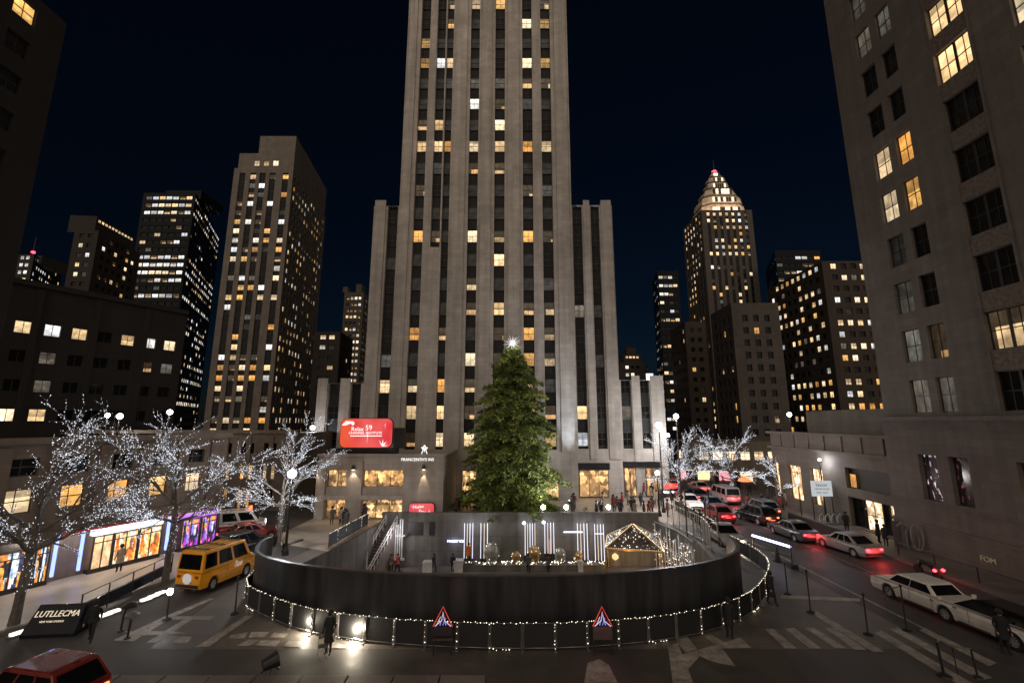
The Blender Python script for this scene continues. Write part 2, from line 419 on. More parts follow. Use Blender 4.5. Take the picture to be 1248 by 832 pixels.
def even(L, bay, ww, m=1.0):
    n = max(1, int((L - 2 * m) / bay)); off = (L - n * bay) / 2
    return [(off + i * bay + (bay - ww) / 2, off + i * bay + (bay + ww) / 2) for i in range(n)]
def floors(z0, z1, fl, wh, sill=1.0):
    out = []; z = z0
    while z + sill + wh < z1 - .3: out.append((z + sill, z + sill + wh)); z += fl
    return out
def litfun(seed, p, kinds=('lit_warm', 'lit_warm', 'lit_amber', 'lit_cool', 'lit_half'), rowvar=.6, dim=.12, rowp=None):
    rg = random.Random(seed); rows = {}; memo = {}
    def f(ci, ri):
        if (ci, ri) in memo: return memo[ci, ri]
        if ri not in rows: rows[ri] = (p * (1 - rowvar) + p * rowvar * 2 * rg.random() ** 1.5 * 1.2) if rowp is None else rowp(ri)
        r = rg.random()
        if memo.get((ci - 1, ri), 'dark_room') not in ('dark_room', 'dim_blind', 'lit_dim') and rg.random() < .3: r *= .5
        if r < rows[ri]: k = rg.choice(kinds)
        elif r < rows[ri] + dim: k = rg.choice(('lit_dim', 'dim_blind'))
        else: k = 'dark_room'
        memo[ci, ri] = k
        return k
    return f
def dist(a, b): return math.hypot(a[0] - b[0], a[1] - b[1])

# ============ central tower
T = Building('office_tower', 'tall limestone tower with vertical window strips rising behind the christmas tree', 'limestone', cap=100, frame='frame_bronze')
TK = [8.5 + 3.6 * k for k in range(32)]
rowsT = [(z - 1.85, z) for z in TK]
litT = {  # row -> strips 0..6 (strip 1 is the upper short one)
 17: 'a.cdddc', 16: 'aCwd.wa', 15: 'cd.tthh', 14: 'dd.Ch..', 13: 'hw.dw..', 12: 'wwawwaw', 11: 'd.dhh..', 10: 'h.dd.h.', 9: 'dddddddd',
 8: 'ahdwhah', 7: 'dd.dwd.', 6: '..dhd..', 5: '.d hwhh', 4: 'a.hdhah', 3: 'c.dwhah', 2: 'h.ahdhc', 1: 'w.whhah', 0: 'h.wwwhw'}
KM = {'a': 'lit_amber', 'w': 'lit_warm', 'C': 'lit_cool', 'c': 'dim_blind', 'd': 'dim_blind', 't': 'lit_dim', 'h': 'lit_half', '.': 'dark_room', ' ': 'dark_room'}
rgD = random.Random(17)
rgT = random.Random(5)
def kT(ci, ri):
    if ri in litT:
        k_ = KM[litT[ri][min(ci, len(litT[ri]) - 1)]]; return k_ if k_ != 'dark_room' or rgD.random() < .45 else rgD.choice(('dim_blind', 'dim_blind', 'lit_faint'))
    r = rgT.random(); return 'lit_amber' if r < .1 else 'lit_warm' if r < .2 else 'lit_half' if r < .35 else 'dim_blind' if r < .5 else 'dark_room'
X0, X1, YT = -16.4, 8.65, 60.0
ZT = 124
sx = [(-14.3, -12.85), (-11.75, -10.4), (-10.2, -9.15), (-6.45, -5.05), (-2.6, -1.1), (1.6, 3.1), (4.45, 5.95)]
# the facade in vertical bands, so the short strip can begin higher up
def band(xa, xb, strips, idx, zlo, y=YT, zt=ZT, z0=0):
    T.facade((xa, y), (xb, y), z0, zt, [(a - xa, b - xa) for a, b in strips], rowsT, .75, 'tower', lambda c, r: kT(idx[c], r) if rowsT[r][0] > zlo else None, strip=(zlo, zt - 2))
zb = 6.3
band(X0, -12.3, [sx[0]], [0], zb)
T.facade((-12.3, YT), (-10.3, YT), 0, ZT, [(.55, 1.9)], rowsT, .75, 'tower', lambda c, r: kT(1, r) if rowsT[r][0] > 35 else None, strip=(34.5, ZT - 2))
band(-10.3, -7.6, [sx[2]], [2], zb)
band(-7.6, -3.9, [sx[3]], [3], zb)
band(-3.9, .2, [sx[4]], [4], zb)
band(.2, X1, sx[5:], [5, 6], zb)
# pilaster set-offs on the broad piers (shallow second plane)
for xa, xb in ((-16.4 + .35, -14.9), (-8.75, -6.95), (-4.6, -3.1), (-.6, 1.1), (6.55, 8.3)):
    T.wall.box(xa, YT - .28, 6.0, xb, YT - .001, ZT - 3)
T.plain((X1, YT), (X1, YT + 40), 0, ZT); T.plain((X1, YT + 40), (X0, YT + 40), 0, ZT); T.plain((X0, YT + 40), (X0, YT), 0, ZT)
T.roof([(X0, YT), (X1, YT), (X1, YT + 40), (X0, YT + 40)], ZT)
# shoulder wings
def shoulder(xa, xb, y, zt, strips, seed, zlo=6.3, back=20, style='tower'):
    f = litfun(seed, .22)
    T.facade((xa, y), (xb, y), 0, zt, [(a - xa, b - xa) for a, b in strips], rowsT, .6, style, lambda c, r: f(c, r) if rowsT[r][0] > zlo else None, strip=(zlo, zt - .02))
    T.plain((xb, y), (xb, y + back), 0, zt); T.plain((xb, y + back), (xa, y + back), 0, zt); T.plain((xa, y + back), (xa, y), 0, zt)
    T.roof([(xa, y), (xb, y), (xb, y + back), (xa, y + back)], zt)
shoulder(-20.6, X0 + .02, 61.6, ZA(465, 251, 61.6), [(-18.5, -17.0)], 3)
shoulder(X1 - .02, 14.9, 61.6, ZA(735, 250, 61.6), [(9.0, 10.4), (11.7, 13.0)], 4)
for xa, xb in ((-20.4, -18.8), (10.6, 11.5), (13.2, 14.7)):                   # piers standing up above the parapet
    T.wall.box(xa, 61.35, 5, xb, 61.62, ZA(465, 251, 61.6) + .8)
shoulder(-27.6, -20.62, 63, 15.3, [(-26.0, -24.4), (-22.8, -21.4)], 5)
shoulder(14.92, 21.3, 62.4, 15.7, [(15.3, 16.7), (18.0, 19.3)], 6)
for xa, xb in ((-27.5, -26.1), (-24.3, -22.9)): T.wall.box(xa, 62.8, 4, xb, 63.01, 16.0)
for xa, xb in ((16.8, 17.9), (19.4, 21.2)): T.wall.box(xa, 62.2, 4, xb, 62.41, 16.3)
T.root['label'] = 'tall limestone tower with vertical window strips rising behind the christmas tree'
T.finish()
# lobby openings at the foot of the tower (set into shallow porches standing proud of the base)
def shopunit(root, name, A, B, z0, z1, m, dep=.25, fr='frame_dark', style='shop'):
    A, B = Vector(A), Vector(B); L = (B - A).length; ang = math.atan2(B.y - A.y, B.x - A.x)
    a = MB(); window_geo(a, L, z1 - z0, style, 0, 0, only='frame'); o = a.obj(name, fr, root, loc=(A.x, A.y, z0)); o.rotation_euler = (0, 0, ang)
    b = MB(); window_geo(b, L, z1 - z0, style, 0, 0, only='pane'); p = b.obj('pane', m, o)
    return o
for (xa, xb, k) in ((-6.5, -4.6, 'lit_lobby'), (-2.9, -.9, 'lit_lobby'), (1.4, 3.2, 'lit_lobby'), (4.3, 6.1, 'lit_lobby')):
    shopunit(T.root, 'lobby_window', (xa, YT - .05), (xb, YT - .05), .25, 3.7, k)
shopunit(T.root, 'lobby_window', (9.0, 61.5), (12.9, 61.5), .1, 3.6, 'lit_lobby')
shopunit(T.root, 'lobby_window', (15.2, 62.3), (16.8, 62.3), .1, 3.8, 'lit_lobby')
shopunit(T.root, 'lobby_window', (18.1, 62.3), (19.9, 62.3), .1, 3.8, 'lit_lobby')
lm = MB()
lm.box(8.8, 61.3, 3.65, 13.1, 61.59, 4.5); lm.box(15.0, 62.1, 3.85, 20.1, 62.39, 4.6); lm.obj('door_lintel', 'spandrel', T.root)
# ============ low wing with the red screen
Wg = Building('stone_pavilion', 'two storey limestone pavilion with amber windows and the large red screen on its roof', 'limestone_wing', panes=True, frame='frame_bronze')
YW = 48.3; WX0, WX1 = -20.4, -7.2; ZW = 6.35
Wg.facade((WX0, YW), (WX1, YW), 0, ZW, [(1.0, 3.1), (4.8, 9.0)], [(.1, 1.95), (3.25, 4.95)], .35, 'ribbon', lambda c, r: 'lit_lobby')
Wg.plain((WX1, YW), (WX1, YT), 0, ZW); Wg.plain((WX1, YT), (WX0, YT), 0, ZW); Wg.plain((WX0, YT), (WX0, YW), 0, ZW)
Wg.roof([(WX0, YW), (WX1, YW), (WX1, YT), (WX0, YT)], ZW)
Wg.wall.box(WX0 - .15, YW - .15, ZW, WX1 + .1, YW + .35, ZW + .25)
for xa, xb in ((WX0 + .02, WX0 + .95), (-17.25, -15.65)): Wg.wall.box(xa, YW - .35, 0, xb, YW - .001, 5.9)
Wg.wall.box(-19.5, YW - .5, 2.05, -11.2, YW - .36, 2.5)
Wg.finish()
emit('lamp_warm', (1, .78, .5), 14); emit('lamp_white', (.92, .96, 1.0), 16); emit('lamp_hot', (1, .9, .72), 30)
for i, (x, lab) in enumerate(((XA(387, 568, YW), 'wall lamp at the left corner of the stone pavilion'), (XA(433, 570, YW), 'wall lamp on the pier between the two window bays of the stone pavilion'), (XA(517, 570, YW), 'wall lamp throwing a long beam above the small red screen'))):
    yy = YW - .62 if i < 2 else YW - .28
    s_ = thing('wall_lamp', lab, 'wall lamp', (x, yy, 5.05), 0, 'downlights on the stone pavilion')
    a = MB(); a.lathe((0, 0, .0), [(.19, 0), (.21, .1), (.16, .4), (.05, .5)], 12); a.box(-.05, 0, .2, .05, .27, .32); a.obj('shade', 'frame_dark', s_)
    b = MB(); b.lathe((0, 0, -.02), [(.15, 0), (.15, .04)], 12); b.obj('bulb', 'lamp_warm', s_)
    l = lamp('SPOT', 'beam', (0, .0, -.1), 260 if i == 2 else 150, (1, .8, .55), .05, s_, spot_size=R(46 if i == 2 else 80), spot_blend=.6); l.rotation_euler = (R(8), 0, 0)
# lettering on the pavilion
emit('letter_white', (.95, .95, .92), 1.3)
text("FRANCENTH'S INS", 'lettering', .42, 'letter_white', Wg.root, (XA(509, 560, YW), YW - .06, 6.02), (R(90), 0, 0), extrude=.02)
e = MB()
for a_, b_, c_, d_ in ((0, .9, -.25, .5), (0, .9, .25, .5), (-.25, .5, .25, .5), (-.1, .5, -.3, 0), (.1, .5, .3, 0), (0, .5, 0, .2), (-.35, .65, .35, .62)):
    e.tube([(a_, 0, b_), (c_, 0, d_)], .05, 5)
tag(e.obj('roof_emblem', 'letter_white', None, loc=(XA(517, 550, YW), YW + .1, ZW + .26)), 'small white lit figure emblem standing on the roof edge of the stone pavilion', 'emblem')

# red screens
def screenmat(name, seed, c):
    m, nt, b = newmat(name); L = nt.links
    tc = N(nt, 'ShaderNodeTexCoord'); mp = N(nt, 'ShaderNodeMapping'); mp.inputs['Location'].default_value = (seed, seed * 2, 0); L.new(tc.outputs['Object'], mp.inputs[0])
    n = N(nt, 'ShaderNodeTexNoise'); n.inputs['Scale'].default_value = .45; n.inputs['Detail'].default_value = 1; L.new(mp.outputs[0], n.inputs['Vector'])
    sp = N(nt, 'ShaderNodeSeparateXYZ'); L.new(tc.outputs['Object'], sp.inputs[0])
    gx = N(nt, 'ShaderNodeMapRange'); gx.inputs[1].default_value = -3; gx.inputs[2].default_value = -.6; L.new(sp.outputs[0], gx.inputs[0])
    r = N(nt, 'ShaderNodeValToRGB'); e = r.color_ramp.elements
    e[0].position = .35; e[0].color = (*c[0], 1); e[1].position = .65; e[1].color = (*c[1], 1); L.new(n.outputs['Fac'], r.inputs[0])
    mx = N(nt, 'ShaderNodeMix'); mx.data_type = 'RGBA'; mx.inputs[6].default_value = (*c[2], 1); L.new(gx.outputs[0], mx.inputs[0]); L.new(r.outputs[0], mx.inputs[7])
    L.new(mx.outputs[2], b.inputs['Emission Color']); b.inputs['Emission Strength'].default_value = 1.0; b.inputs['Base Color'].default_value = (.02, .02, .02, 1)
    return m
screenmat('screen_red', 3, ((.72, .02, .03), (.85, .10, .09), (.85, .09, .015)))
screenmat('screen_pink', 8, ((.75, .02, .08), (.85, .12, .12), (.6, .02, .12)))
def rrect(w, h, r, n=6):
    pts = []
    for cx, cz, a0 in ((w / 2 - r, h / 2 - r, 0), (-w / 2 + r, h / 2 - r, 90), (-w / 2 + r, -h / 2 + r, 180), (w / 2 - r, -h / 2 + r, 270)):
        for k in range(n + 1):
            t = R(a0 + 90 * k / n); pts.append((cx + r * math.cos(t), cz + r * math.sin(t)))
    return pts
def screen(name, label, c, w, h, r, m, decor):
    s_ = thing(name, label, 'screen', c)
    def slab(pts, y0, y1, nm, mt, par):
        a = MB(); k = len(pts)
        a.face([(p[0], y0, p[1]) for p in reversed(pts)]) if y0 < y1 else None
        a.face([(p[0], y1, p[1]) for p in pts])
        for i in range(k):
            p, q = pts[i], pts[(i + 1) % k]; a.face([(p[0], y0, p[1]), (q[0], y0, q[1]), (q[0], y1, q[1]), (p[0], y1, p[1])])
        return a.obj(nm, mt, par)
    slab(rrect(w + .12, h + .12, r + .06), .02, .35, 'casing', 'frame_dark', s_)
    d = slab(rrect(w, h, r), -.02, .018, 'display', m, s_)
    return s_, d
sw = XA(478, 527, 50) - XA(415, 527, 50); sh = ZA(446, 510, 50) - ZA(446, 545, 50)
scr, disp = screen('video_screen', 'large rounded red video screen with white lettering on the pavilion roof', ((XA(415, 527, 50) + XA(478, 527, 50)) / 2, 50.0, (ZA(446, 510, 50) + ZA(446, 545, 50)) / 2), sw, sh, .62, 'screen_red', 1)
a = MB(); a.box(-3.2, -.2, -sh / 2 - .95, 3.4, 1.2, -sh / 2 - .1); a.box(3.0, .1, -sh / 2 - .1, 4.0, 1.2, sh / 2 - 1.0); a.obj('plinth', 'spandrel', scr)
text('Relax', 'lettering', .62, 'letter_white', disp, (-1.0, -.03, .42), (R(90), 0, 0), extrude=.008)
text('59', 'lettering', .78, 'letter_white', disp, (.25, -.03, .55), (R(90), 0, R(0)), extrude=.008)
text('CHANNEL INSTITUTE', 'lettering', .38, 'letter_white', disp, (-.1, -.03, .0), (R(90), 0, 0), extrude=.008)
def star4(par, cx, cz, hs, vs, y=-.035, rot=0):
    a = MB(); pts = []
    for k in range(8):
        t = R(45 * k) ; r_ = (vs if k % 4 == 2 else hs) if k % 2 == 0 else min(hs, vs) * .16
        if k == 6: r_ = vs * 1.5
        x_, z_ = r_ * math.cos(t), r_ * math.sin(t)
        pts.append((cx + x_ * math.cos(rot) - z_ * math.sin(rot), cz + x_ * math.sin(rot) + z_ * math.cos(rot)))
    for k in range(8):
        p, q = pts[k], pts[(k + 1) % 8]; a.face([(cx, y, cz), (p[0], y, p[1]), (q[0], y, q[1])])
    a.obj('star_graphic', 'letter_white', par)
star4(disp, .15, -.2, .18, .7); star4(disp, 2.05, .85, .12, .35, rot=.0)
a = MB()
for k in range(4): a.box(-1.75 + .0, -.032, -.36 - k * .0, 1.75, -.028, -.27); break
a.face([(-2.75, -.03, .85), (-2.35, -.03, .82), (-1.8, -.03, 1.05), (-1.95, -.03, 1.28), (-2.3, -.03, 1.3)]); a.face([(-1.8, -.03, 1.05), (-1.5, -.03, .8), (-1.35, -.03, 1.05), (-1.5, -.03, 1.25), (-1.95, -.03, 1.28)])
for t in range(5): 
    u = R(-30 + 60 * t / 1.0 * .6 + 20); a.face([(1.75, -.03, -1.35), (1.95 + .0, -.03, -1.45), (1.75 + .75 * math.cos(u + .3), -.03, -1.4 + .75 * abs(math.sin(u + .3)))])
a.obj('star_graphic', 'letter_white', disp)
scr2, disp2 = screen('advert_screen', 'small rounded red and pink advert screen at the foot of the pavilion wall', (XA(514, 616, 48.0), 47.95, 1.05), 2.55, 1.25, .28, 'screen_pink', 2)
text('Relax', 'lettering', .42, 'letter_white', disp2, (-.25, -.03, .3), (R(90), R(-8), 0), extrude=.005); text('Star', 'lettering', .5, 'letter_white', disp2, (.1, -.03, -.2), (R(90), R(8), 0), extrude=.005)
star4(disp2, -.85, .3, .25, .22); star4(disp2, .8, -.2, .2, .25)
a = MB(); a.box(-1.1, .03, -1.05, -1.0, .3, -.6); a.box(1.0, .03, -1.05, 1.1, .3, -.6); a.obj('foot', 'frame_dark', scr2)

# ============ near right building
XR = 32.0; YC = XR / .829
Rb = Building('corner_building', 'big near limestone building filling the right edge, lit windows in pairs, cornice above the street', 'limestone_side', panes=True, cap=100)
def yr(t): return XR / t
colsR = [(yr(.8955), yr(.9368)), (yr(.9555), yr(.9965)), (yr(1.093), yr(1.197)), (yr(1.322), yr(1.40)), (yr(1.46), yr(1.55)), (yr(1.7), yr(2.0))]
zt0 = 10 + (13.07 - 10) * XR / 30.4; fl = 3.8 * XR / 30.4; wh = 2.45 * XR / 30.4
rowsR = [(zt0 - wh + fl * k, zt0 + fl * k) for k in range(13)]
# facade runs from A (far corner) to B (near): seen from outside (west) left = far
A = (XR, YC); B = (XR, -6)
LR = YC + 6
cl = [(YC - a_, YC - b_) for a_, b_ in colsR]
singles = [cl[0], cl[1], cl[3], cl[4]]; doubles = [cl[2], cl[5]]
kR = {(0, 0): 'lit_dim', (1, 0): 'lit_grey', (0, 1): 'lit_dim', (1, 1): 'lit_half', (0, 2): 'lit_dim', (1, 2): 'dark_room', (0, 3): 'dim_blind', (1, 3): 'dark_room', (0, 4): 'lit_warm', (1, 4): 'lit_amber', (0, 5): 'lit_warm', (1, 5): 'lit_amber', (0, 8): 'lit_dim', (1, 8): 'lit_dim', (0, 9): 'lit_dim', (1, 9): 'dark_room',
      (2, 1): 'lit_half', (2, 6): 'lit_warm', (2, 7): 'lit_warm', (2, 0): 'dark_room', (3, 6): 'lit_warm', (3, 7): 'lit_amber', (3, 5): 'lit_warm'}
litmat('lit_grey', (.5, .5, .44), (.6, .5, .4), .3)
Z_C = 10.25
allc = sorted([(c, i) for i, c in enumerate(cl)])
Rb.facade(A, B, Z_C, 64, [c for c, _ in allc], rowsR, .32, 'sash', lambda c, r: None)
def rwin(ci, ri):
    a_, b_ = cl[ci]; st = 'double' if ci in (2, 5) else 'sash'
    Rb.win(XR + .30, YC - a_, rowsR[ri][0], R(-90), b_ - a_, rowsR[ri][1] - rowsR[ri][0], kR.get((ci, ri), 'dark_room'), st)
for ci in range(6):
    for ri in range(13):
        rwin(ci, ri)
for ri in range(12):                                         # carved panels between the double windows, 2 cm proud
    for ci in (2, 5):
        a_, b_ = cl[ci]; sp_ = MB(); sp_.box(XR - .02, YC - b_ , rowsR[ri][1] + .05, XR + .05, YC - a_, rowsR[ri + 1][0] - .05); sp_.obj('spandrel_panel', 'spandrel_carved', Rb.root)
Rb.spanmat = 'spandrel_carved'
for ci in (2, 5):                                            # thin upright mouldings either side of the double bay
    for e_ in cl[ci]:
        yy = YC - e_; s_ = .12 if e_ == cl[ci][1] else -.12
        Rb.wall.box(XR - .08, min(yy, yy - s_) , Z_C + .5, XR - .001, max(yy, yy - s_), 60)
# base storey below the cornice, standing 0.25 proud
XB = XR - .25
baseC = [(YC - XR / .896, YC - XR / .936), (YC - XR / .962, YC - XR / 1.004), (YC - XR / 1.11, YC - XR / 1.2), (YC - XR / 1.35, YC - XR / 1.5)]
kb = ['fair_reflection', 'fair_reflection2', 'lit_half', 'dark_room']
litmat('fair_reflection2', (.9, .1, .3), (.5, .2, .3), .8, thresh=.6, fair=True)
zb0, zb1 = 10 + (4.4 - 10) * XR / 30.4, 10 + (7.6 - 10) * XR / 30.4
Rb.facade((XB, YC), (XB, -6), 0, Z_C - .9, baseC, [(zb0, zb1)], .45, 'plain', lambda c, r: kb[c])
Rb.wall.face([(XB, YC, 0), (XR + 14, YC, 0), (XR + 14, YC, Z_C), (XB, YC, Z_C)][::-1])
for (dx, za, zb_) in ((.35, Z_C - .9, Z_C - .55), (.6, Z_C - .55, Z_C - .2), (.9, Z_C - .2, Z_C + .12)):
    Rb.wall.box(XR - dx, -6, za + .001, XR + .01, YC + dx - .2, zb_)
Rb.wall.box(XB - .12, -6, zb0 - .35, XB - .001, YC + .05, zb0 - .15)
Rb.wall.box(XB - .2, -6, 0, XB - .001, YC + .1, 2.1); Rb.wall.box(XB - .28, -6, 2.1, XB - .001, YC + .12, 2.3)
Rb.plain((XR + 14, YC), (XR, YC), Z_C, 64); Rb.plain((XR, -6), (XR + 14, -6), 0, 64); Rb.plain((XR + 14, -6), (XR + 14, YC), 0, 64)
Rb.roof([(XR, -6), (XR + 14, -6), (XR + 14, YC), (XR, YC)], 64)
Rb.finish()
# small gold wall emblem low on the right building
emit('gold_letters', (1.0, .72, .4), .13)
text('FOM', 'wall_lettering', .5, 'gold_letters', Rb.root, (XB - .3, XR / 1.02, ZA(1238, 682, XR / 1.02)), (R(90), 0, R(-90)), extrude=.02)

# ============ low shop building beyond it on the same side (right)
Yl0, Yl1 = YC + .15, XR / .578 + 1.5
Lb = Building('shop_building', 'low stone shop building on the right with tall lit shop windows and a plain parapet', 'shop_stone', panes=True, frame='frame_bronze')
XL = XR + .4; LL = Yl1 - Yl0
ty = lambda px: XL / ray(px, 585)[0]
def cc(pa, pb): return (max(.05, Yl1 - ty(pa)), min(LL - .05, Yl1 - ty(pb)))
zt_ = ZA(960, 563, ty(965)); 
c1 = [cc(936, 951), cc(961, 977), cc(988, 1003)]
Lb.facade((XL, Yl1), (XL, ty(1012)), 0, 7.0, [c for c in c1], [(1.2, 5.0)], .4, 'shop', lambda c, r: 'lit_shop')
yA = ty(1012); L2 = yA - Yl0
Lb.facade((XL, yA), (XL, Yl0), 0, 7.0, [(yA - ty(1031), L2 - .8)], [(.25, 2.9), (3.7, 5.6)], .5, 'shop', lambda c, r: None)
# the wide dark shop window above, lit doors below
ya, yb_ = ty(1031), Yl0 + .8
Lb.win(XL + .45, ya, 3.7, R(-90), ya - yb_, 1.9, 'dim_blind2', 'plain'); mat('dim_blind2', (.02, .017, .012), .3)
Lb.win(XL + .45, ya - 1.6, .25, R(-90), 1.9, 2.6, 'lit_shop', 'sash'); Lb.win(XL + .45, ya - 4.3, .25, R(-90), min(2.0, ya - 4.3 - yb_), 2.6, 'lit_shop', 'sash')
Lb.win(XL + .45, ya, .25, R(-90), 1.4, 2.6, 'dark_room', 'plain'); Lb.win(XL + .45, ya - 3.55, .25, R(-90), .7, 2.6, 'dark_room', 'plain')
Lb.win(XL + .35, ya - .1, 3.75, R(-90), .9, 1.3, 'lit_amber', 'plain')
Lb.plain((XL, Yl1 - 0), (XL, Yl0), 7.0, 8.7)
Lb.plain((XL + 16, Yl1), (XL, Yl1), 0, 8.7)
Lb.wall.box(XL - .3, Yl0, 6.75, XL - .001, Yl1 + .3, 7.05); Lb.wall.box(XL - .35, Yl0, 8.5, XL + .3, Yl1 + .35, 8.8)
for k in range(9):
    yy = Yl0 + .8 + k * 2.5
    if yy < Yl1: Lb.wall.box(XL - .12, yy, 7.06, XL - .002, yy + .25, 8.5, 0)
Lb.roof([(XL, Yl0), (XL + 16, Yl0), (XL + 16, Yl1), (XL, Yl1)], 8.6)
Lb.plain((XL + 3.5, Yl1 - 2), (XL + 3.5, Yl0), 8.6, 11.2); Lb.plain((XL + 16, Yl1 - 2), (XL + 3.5, Yl1 - 2), 8.6, 11.2)
Lb.roof([(XL + 3.5, Yl0), (XL + 16, Yl0), (XL + 16, Yl1 - 2), (XL + 3.5, Yl1 - 2)], 11.2)
Lb.finish()

# ============ near left tower (dark, top left corner)
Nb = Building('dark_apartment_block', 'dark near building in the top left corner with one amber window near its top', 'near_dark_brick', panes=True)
ZN = 46.0
nrows = floors(2, ZN, 3.35, 1.7); nk = {}
Nb.facade((-41, 3), (-41, 35), 0, ZN, even(32, 3.2, 1.7, .8), nrows, .25, 'sash', lambda c, r: 'lit_amber' if (c, r) == (8, 12) else 'lit_half' if (c, r) == (9, 7) else 'dark_room')
Nb.plain((-41, 35), (-58, 35), 0, ZN); Nb.plain((-58, 35), (-58, 3), 0, ZN); Nb.plain((-58, 3), (-41, 3), 0, ZN); Nb.roof([(-58, 3), (-41, 3), (-41, 35), (-58, 35)], ZN)
Nb.finish()

# ============ dark brick block behind the lit trees (left)
dA = Vector((.485, .8745)); pA = Vector((-64, 55)) - dA * 28
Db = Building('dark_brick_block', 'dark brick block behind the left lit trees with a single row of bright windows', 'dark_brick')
LA = 28 + 19.8; pB = pA + dA * LA
nA = Vector((dA.y, -dA.x))
kd = random.Random(4)
def kD(c, r):
    if r == 5: return ['lit_warm', 'lit_amber', 'lit_warm', 'lit_cool'][c % 4] if c not in (13,) else 'dark_room'
    if r == 4: return kd.choice(['lit_half', 'dark_room', 'lit_dim'])
    if r == 2: return 'lit_warm' if c in (10, 11) else 'dark_room'
    return kd.choice(['dark_room'] * 9 + ['lit_dim'])
Db.facade(pA, pB, 0, 27.5, even(LA, 2.75, 1.6, .5), floors(1.6, 26, 3.75, 1.55, .9), .3, 'far', kD)
bk = -nA * 22
Db.plain(pB, pB + bk, 0, 27.5); Db.plain(pB + bk, pA + bk, 0, 27.5); Db.plain(pA + bk, pA, 0, 27.5); Db.roof([pA, pB, pB + bk, pA + bk], 27.5)
q1, q2 = pA + dA * 2 - nA * 3, pA + dA * (LA - 10) - nA * 3
Db.wall.prism([tuple(q1), tuple(q2), tuple(q2 + bk * .6), tuple(q1 + bk * .6)], 27.5, 28.6)
a_ = pA + nA * .35; b_ = pB + nA * .35
Db.wall.prism([tuple(a_), tuple(b_), tuple(pB - nA * .1), tuple(pA - nA * .1)], 27.51, 28.2)
for t in range(0, int(LA), 6):
    c_ = pA + dA * t; Db.wall.prism([tuple(c_ + nA * .3), tuple(c_ + nA * .3 + dA * .7), tuple(c_ + dA * .7 + nA * .001), tuple(c_ + nA * .001)], 0, 27.3)
Db.finish()

# ============ left shop podium along the left street
fA, fB = Vector((-34.0, 18.7)), Vector((-24.7, 39.5)); fd = (fB - fA).normalized(); fn = Vector((fd.y, -fd.x)); FL = (fB - fA).length
Pb = Building('shop_podium', 'low brown shop terrace along the left street, brilliant shopfronts below amber windows', 'podium_stone', panes=True, frame='frame_bronze')
pc = even(FL, 2.5, 1.5, .6)
pk = litfun(12, .75, ('lit_amber', 'lit_amber', 'lit_warm'), rowvar=0)
Pb.facade(fA, fB, 0, 8.6, pc, [(4.5, 5.9), (6.7, 7.75)], .35, 'sash', lambda c, r: pk(c, r) if r == 0 else 'dark_room')
Pb.plain(fB, fB - fn * 14, 0, 8.6); Pb.plain(fB - fn * 14, fA - fn * 14, 0, 8.6); Pb.plain(fA - fn * 14, fA, 0, 8.6); Pb.roof([fA, fB, fB - fn * 14, fA - fn * 14], 8.6)
def fpt(t, out=0): return fA + fd * t + fn * out
def fprism(mb, t0, t1, o0, o1, z0, z1, m=0):
    mb.prism([tuple(fpt(t0, o1)), tuple(fpt(t1, o1)), tuple(fpt(t1, o0)), tuple(fpt(t0, o0))], z0, z1, m)
fprism(Pb.wall, 0, FL, .002, .5, 3.35, 3.7); fprism(Pb.wall, 0, FL, .002, 1.3, 3.05, 3.35); fprism(Pb.wall, 0, FL + .2, -.3, .3, 8.61, 9.0)
for t in [pc[0][0] - 1.4] + [c[1] + .45 for c in pc]: fprism(Pb.wall, t, t + .75, .002, .18, 3.71, 8.4)
proot = Pb.finish()
def shopmat(name, cols, s, scale=1.2):
    m, nt, b = newmat(name); L = nt.links
    uv = N(nt, 'ShaderNodeUVMap'); uv.uv_map = 'UVMap'
    mp = N(nt, 'ShaderNodeMapping'); mp.inputs['Scale'].default_value = (5 * scale, 1.6 * scale, 1); mp.inputs['Location'].default_value = (len(name) * 3.7, 3, 0); L.new(uv.outputs[0], mp.inputs[0])
    vo = N(nt, 'ShaderNodeTexVoronoi'); vo.distance = 'CHEBYCHEV'; vo.inputs['Scale'].default_value = 1.5; L.new(mp.outputs[0], vo.inputs['Vector'])
    sp = N(nt, 'ShaderNodeSeparateColor'); L.new(vo.outputs['Color'], sp.inputs[0])
    r = N(nt, 'ShaderNodeValToRGB'); r.color_ramp.interpolation = 'CONSTANT'; els = r.color_ramp.elements
    for i, c in enumerate(cols):
        e = els[i] if i < 2 else els.new(i / len(cols)); e.position = i / len(cols); e.color = (*c, 1)
    L.new(sp.outputs[0], r.inputs[0])
    n = N(nt, 'ShaderNodeTexNoise'); n.inputs['Scale'].default_value = 9; n.inputs['Detail'].default_value = 4; L.new(uv.outputs[0], n.inputs['Vector'])
    mr = N(nt, 'ShaderNodeMapRange'); mr.inputs[1].default_value = .3; mr.inputs[2].default_value = .7; mr.inputs[3].default_value = s * .25; mr.inputs[4].default_value = s * 1.35; L.new(n.outputs['Fac'], mr.inputs[0])
    L.new(r.outputs[0], b.inputs['Emission Color']); L.new(mr.outputs[0], b.inputs['Emission Strength']); b.inputs['Base Color'].default_value = (.03, .03, .03, 1); b.inputs['Roughness'].default_value = .15
    return m
shopmat('shop_blue', ((.5, .7, 1), (.05, .05, .12), (1, .45, .08), (.9, .95, 1), (.02, .02, .03), (.9, .3, .05)), 1.4)
shopmat('shop_orange', ((1, .5, .1), (1, .65, .2), (1, .9, .7), (.9, .2, .03), (1, .8, .5), (.35, .12, .05)), 1.5)
shopmat('shop_purple', ((.5, .05, .7), (.3, .25, 1), (1, .45, .1), (.03, .02, .05), (.95, .1, .6), (.8, .85, 1)), 1.3)
